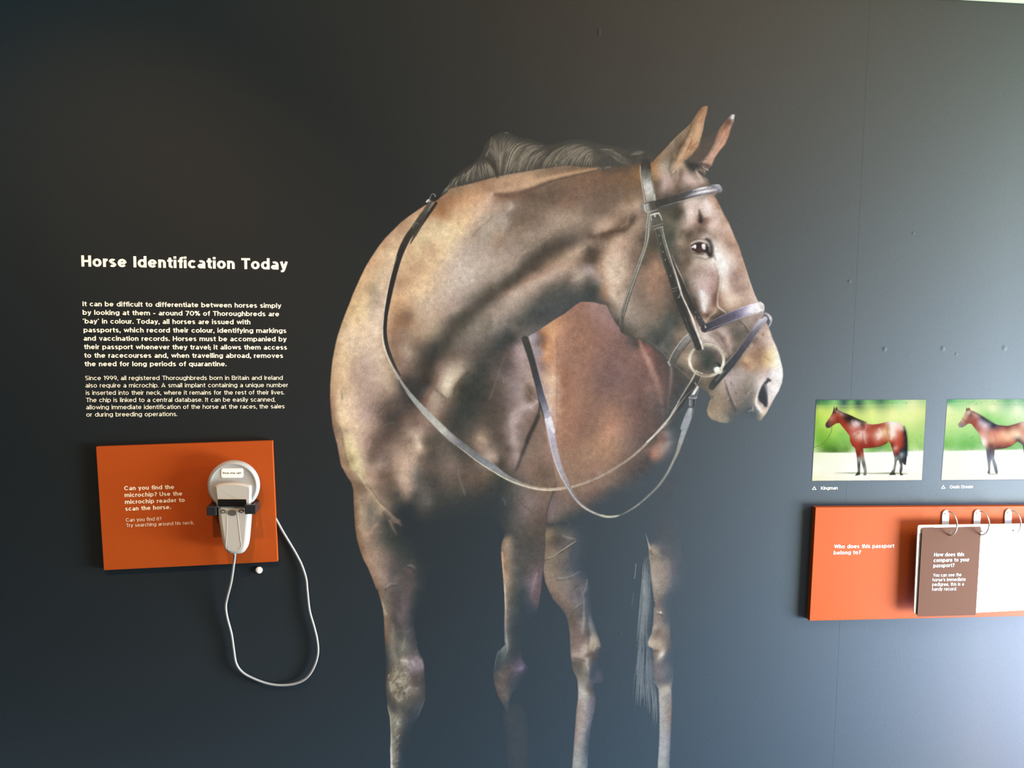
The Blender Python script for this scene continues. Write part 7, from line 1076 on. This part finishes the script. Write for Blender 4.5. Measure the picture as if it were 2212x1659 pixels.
    S(cat(('H', '600,1390 620,1480 640,1560'), ('I', '630,70 660,200 700,330 740,470 790,620 830,760 870,880 930,1030 990,1180 1050,1300 1100,1420')), [15, 15, 15, 14.5, 14.5, 14.5, 14.5, 14, 14, 14, 14, 14.5, 15, 15], ['6c685e', '605d54', '605d54', '56544b', '504e46', '4a4841', '46443e', '43423c', '40403b', '3e3e3a', '3e3e3b', '3f3f3c', '42423f', '42423f'], .9, 1, HEADSTALL)
    S(pts('I', '690,60 715,190 760,340 810,500 850,620 885,740 920,850 980,980 1040,1120 1090,1270 1130,1370 1150,1440'), [1.8, 1.8, 1.8, 2, 2.5, 3.5, 3, 3, 5, 3.5, 4.5, 3.5], ['b8b4a4', 'c4c0b0', 'ccc8b8', 'd8d4c8', 'e4e0d8', 'f0f0e8', 'e0dcd4', 'e8e4e0', 'f0eee8', 'e4e0d8', 'ece8e0', 'e8e0c8'], .8, 1, HEADSTALL)
    S(pts('I', '668,60 695,190 740,350 790,500'), 1.3, ['a8a494', 'b0ac9c', 'a8a496', '8c887f'], .8, .8); S(pts('I', '605,80 640,220 690,400 740,560 800,740 880,960 960,1120'), 1.1, ['8c887c', '807c72', '66635b', '55534c', '4e4c48', '504f4b', '605e5a'], .8, .7)
    for q in ('672,240 672,246', '695,335 696,340', '722,425 723,430', '783,608 784,612', '652,150 653,154'): S(pts('I', q), 2, 'a8a49a', .8, .8)
    S(pts('I', '800,760 830,750 855,745'), 1.3, '948f86', .8, .8); S(pts('I', '805,790 850,775'), 1.3, '8c887f', .8, .8); S(pts('I', '890,770 895,810 880,850 868,858'), 1.3, 'b8b4aa', .8, .9)
    S(pts('I', '945,1090 975,1180 1000,1260 1050,1390'), .9, '847f7a', .7, .6)
    S(pts('I', '800,380 850,500 910,640 970,780 1040,920 1100,1040 1150,1130 1183,1200'), [1.2, 1.6, 1.8, 2, 2, 2, 2.2, 2.2], ['80807a', 'c0bcb4', 'd8d4cc', 'e0dcd4', 'd8d4cc', 'dcd8d0', 'dcd8d4', 'd4d0cc'], .8, 1, HEADSTALL)
    S(pts('I', '840,520 890,640 950,780 1020,920 1080,1040 1140,1160'), [2, 7, 9, 10, 12, 14], ['44433d', '403f3a', '3e3e3a', '3e3e3b', '40403e', '45444a'], 1, .9, HEADSTALL)
    for q in ('1068,1020 1070,1024', '1065,1075 1067,1080', '1105,1080 1107,1085'): S(pts('I', q), 1.8, 'a8a4a4', .7, .8)
    # buckle block at the temple
    S(pts('H', '492,1300 560,1290 635,1275'), [19, 20, 18], ['908c80', '605c54', '4a4740'], .9, 1, HEADSTALL); S(pts('H', '510,1280 520,1330'), 8, 'c0bcb0', 3, .8); S(pts('H', '570,1260 600,1320'), 10, '57534a', 4, .6)
    S(pts('H', '480,1270 490,1320 510,1360 580,1345 640,1325'), 1.6, ['d8d4c8', 'e0dcd0', 'e4e0d4', 'b8b4a8', '8c887c'], .8, .9); S(pts('H', '480,1265 560,1245 640,1230'), 1.2, '3e3a34', .9, .7); S(pts('H', '640,1235 652,1280'), [2, 3], 'd4d0c8', 1, .9)
    S(pts('H', '555,1395 600,1380 650,1372'), 2.6, 'ece8d8', .8, 1, HEADSTALL); S(pts('H', '600,1385 608,1415'), 2.5, 'f0ecdc', .8, .9); S(pts('H', '650,1375 670,1410 685,1450'), [2.6, 2, 1.6], 'dcd8cc', .8, .95, HEADSTALL); S(pts('H', '555,1400 565,1450'), 2, 'c8c4b8', .8, .9)
    S(pts('H', '580,1430 640,1410'), 2, '444038', 1, .6); S(pts('H', '585,1520 680,1490'), 4, '8c887e', 1.5, .8, HEADSTALL); S(pts('H', '590,1555 690,1525'), 1.4, 'c8c4b8', .8, .8); S(pts('H', '578,1510 670,1482'), 1.2, '403c36', .8, .7)
    # brow band
    S(pts('H', '645,1260 750,1235 860,1205 960,1170 1060,1140 1160,1120 1260,1105 1335,1095'), [15, 15, 15, 15, 15, 16, 17, 13], ['45433c', '47453f', '4c4a45', '54524e', '66636a', '807c88', '7c7478', '84808a'], .9, 1, BROW)
    S(pts('H', '930,1200 1020,1165 1100,1135 1200,1115 1300,1105'), [2, 5, 8, 8, 5], ['8a868c', 'c0bcc4', 'f0ecec', 'fffaf8', 'dcd4d4'], 2, [.4, .8, 1, 1, .8]); S(pts('H', '1040,1115 1120,1092 1200,1078 1250,1078'), [2, 4, 4, 2], ['d0ccc4', 'fffcf4', 'f8f4e8', 'd0ccc8'], 1, .95, BROW); S(pts('H', '1060,1135 1150,1110 1250,1095'), 1.5, '4c4850', 1.2, .6)
    S(pts('H', '1200,1080 1270,1060 1330,1070 1355,1110 1340,1135'), [2, 6, 8, 6, 3], ['7a7884', '8c8894', 'b0acb4', '94909c', '787480'], 1.2, .9, BROW); S(pts('H', '1295,1055 1330,1045'), 2.5, 'c8c4c8', 1, .8); S(pts('H', '1310,1160 1325,1185'), 2, '6c6864', 1.2, .6, BROW)
    S(pts('H', '650,1305 760,1275 880,1240 1000,1215 1120,1180 1220,1160'), 1.3, ['6a675f', '8c887e', 'a8a49c', 'b4b0ac', 'b8b4b4', '9c9898'], .8, .8); S(pts('H', '900,1222 1000,1195 1120,1170'), .8, '302e2a', .6, .6)
    # flash strap
    S(pts('J', '1865,250 1810,310 1740,400 1660,520 1570,640 1480,760 1400,850 1320,940 1250,1030'), [10, 12, 12.5, 13, 14, 15, 16, 16, 14], ['c8c4cc', '9c98a4', '706c78', '5c5864', '4c4c54', '46484c', '44464a', '434544', '484846'], .9, 1, FLASH)
    S(pts('J', '1855,240 1790,290 1720,380'), [5, 7, 4], ['ece8ec', 'd0ccd8', 'a09cac'], 2.5, .8); S(pts('J', '1700,380 1620,500 1540,620 1450,720 1380,800 1300,900'), 1.2, ['8c8894', '70707a', '8c8c8c', 'a0a09c', 'b0b0a4', '8c8c84'], .8, .8); S(pts('J', '1740,450 1660,580 1590,660'), .9, '8c848c', .8, .6)
    S(pts('J', '1400,850 1350,900 1300,960'), 2, '9a9a94', 1.2, .6)
    S(pts('J', '1810,200 1870,205 1915,245 1925,290 1905,340'), [4, 7, 7, 4, 2.5], ['b0a8a4', 'c4bcbc', 'e8e4e8', 'a8a4ac', 'c0bcc0'], 1.1, 1, FLASH); S(pts('J', '1850,210 1890,240 1895,290'), 3, '4a464c', 1.5, .8); S(pts('J', '1820,250 1850,225'), 2, '5c5450', 1.2, .7)
    # bit ring
    ring = np.array([[1192 + 196 * math.cos(t), 728 + 180 * math.sin(t)] for t in np.linspace(-1.75, 3.85, 40)]) * K + np.array([1300, 640])
    S(ring, 6.2, ['c8bca4', 'e8dcc8', 'dcd0bc', 'c4b8a4', 'd8ccb0', 'f0e8d0', 'e8e0c8', 'd0c8b0', 'b8ac94', 'a89c84', 'c8bca0', 'e4dcc4', 'ece4cc', 'd8ccb4', 'c0b49c'], .9, 1, BIT, raw=True)
    ring2 = (ring - np.array([1300 + 1192 * K, 640 + 728 * K])) * .965 + np.array([1300 + 1192 * K, 640 + 728 * K]); S(ring2, 1.6, ['a09480', '6c6454', 'b8ac94', 'fffcec', 'fff8e4', '8c8070', '706858', 'fff8e0', 'fffcf0', 'c0b49c'], .8, .8, raw=True)
    S(pts('J', '1290,800 1310,770 1340,790'), 6, '24282a', 2, .8); S(pts('J', '1270,830 1285,790 1310,775'), 2, '8c9090', 1.2, .8)
    S(pts('J', '1310,835 1340,850'), [13, 13], ['f0f0e4', 'e0dcc8'], 1.2, 1, BIT); S(pts('J', '1310,825 1330,835'), 6, 'fffff4', 2, .9, BIT); S(pts('J', '1345,825 1365,845'), 4, 'c8c4b0', 1.5, .8, BIT)
    cv.grain(.045, 3)
    return cv, list(range(12)), ['coat', 'mane', 'tail', 'rein', 'hanging_rein', 'cheek_strap', 'brow_band', 'nose_band', 'flash_strap', 'bit_ring', 'eye', 'throat_strap']
cv, owners, names = paint_horse(HSTEP)
r = empty('printed_horse', P(1200, 1500)); tag(r, 'life-size printed photograph of a bay horse in a bridle on the dark wall', 'mural')
cv.c = np.clip((cv.c - cv.c.mean(-1, keepdims=True)) * HSAT + cv.c.mean(-1, keepdims=True), 0, 255)
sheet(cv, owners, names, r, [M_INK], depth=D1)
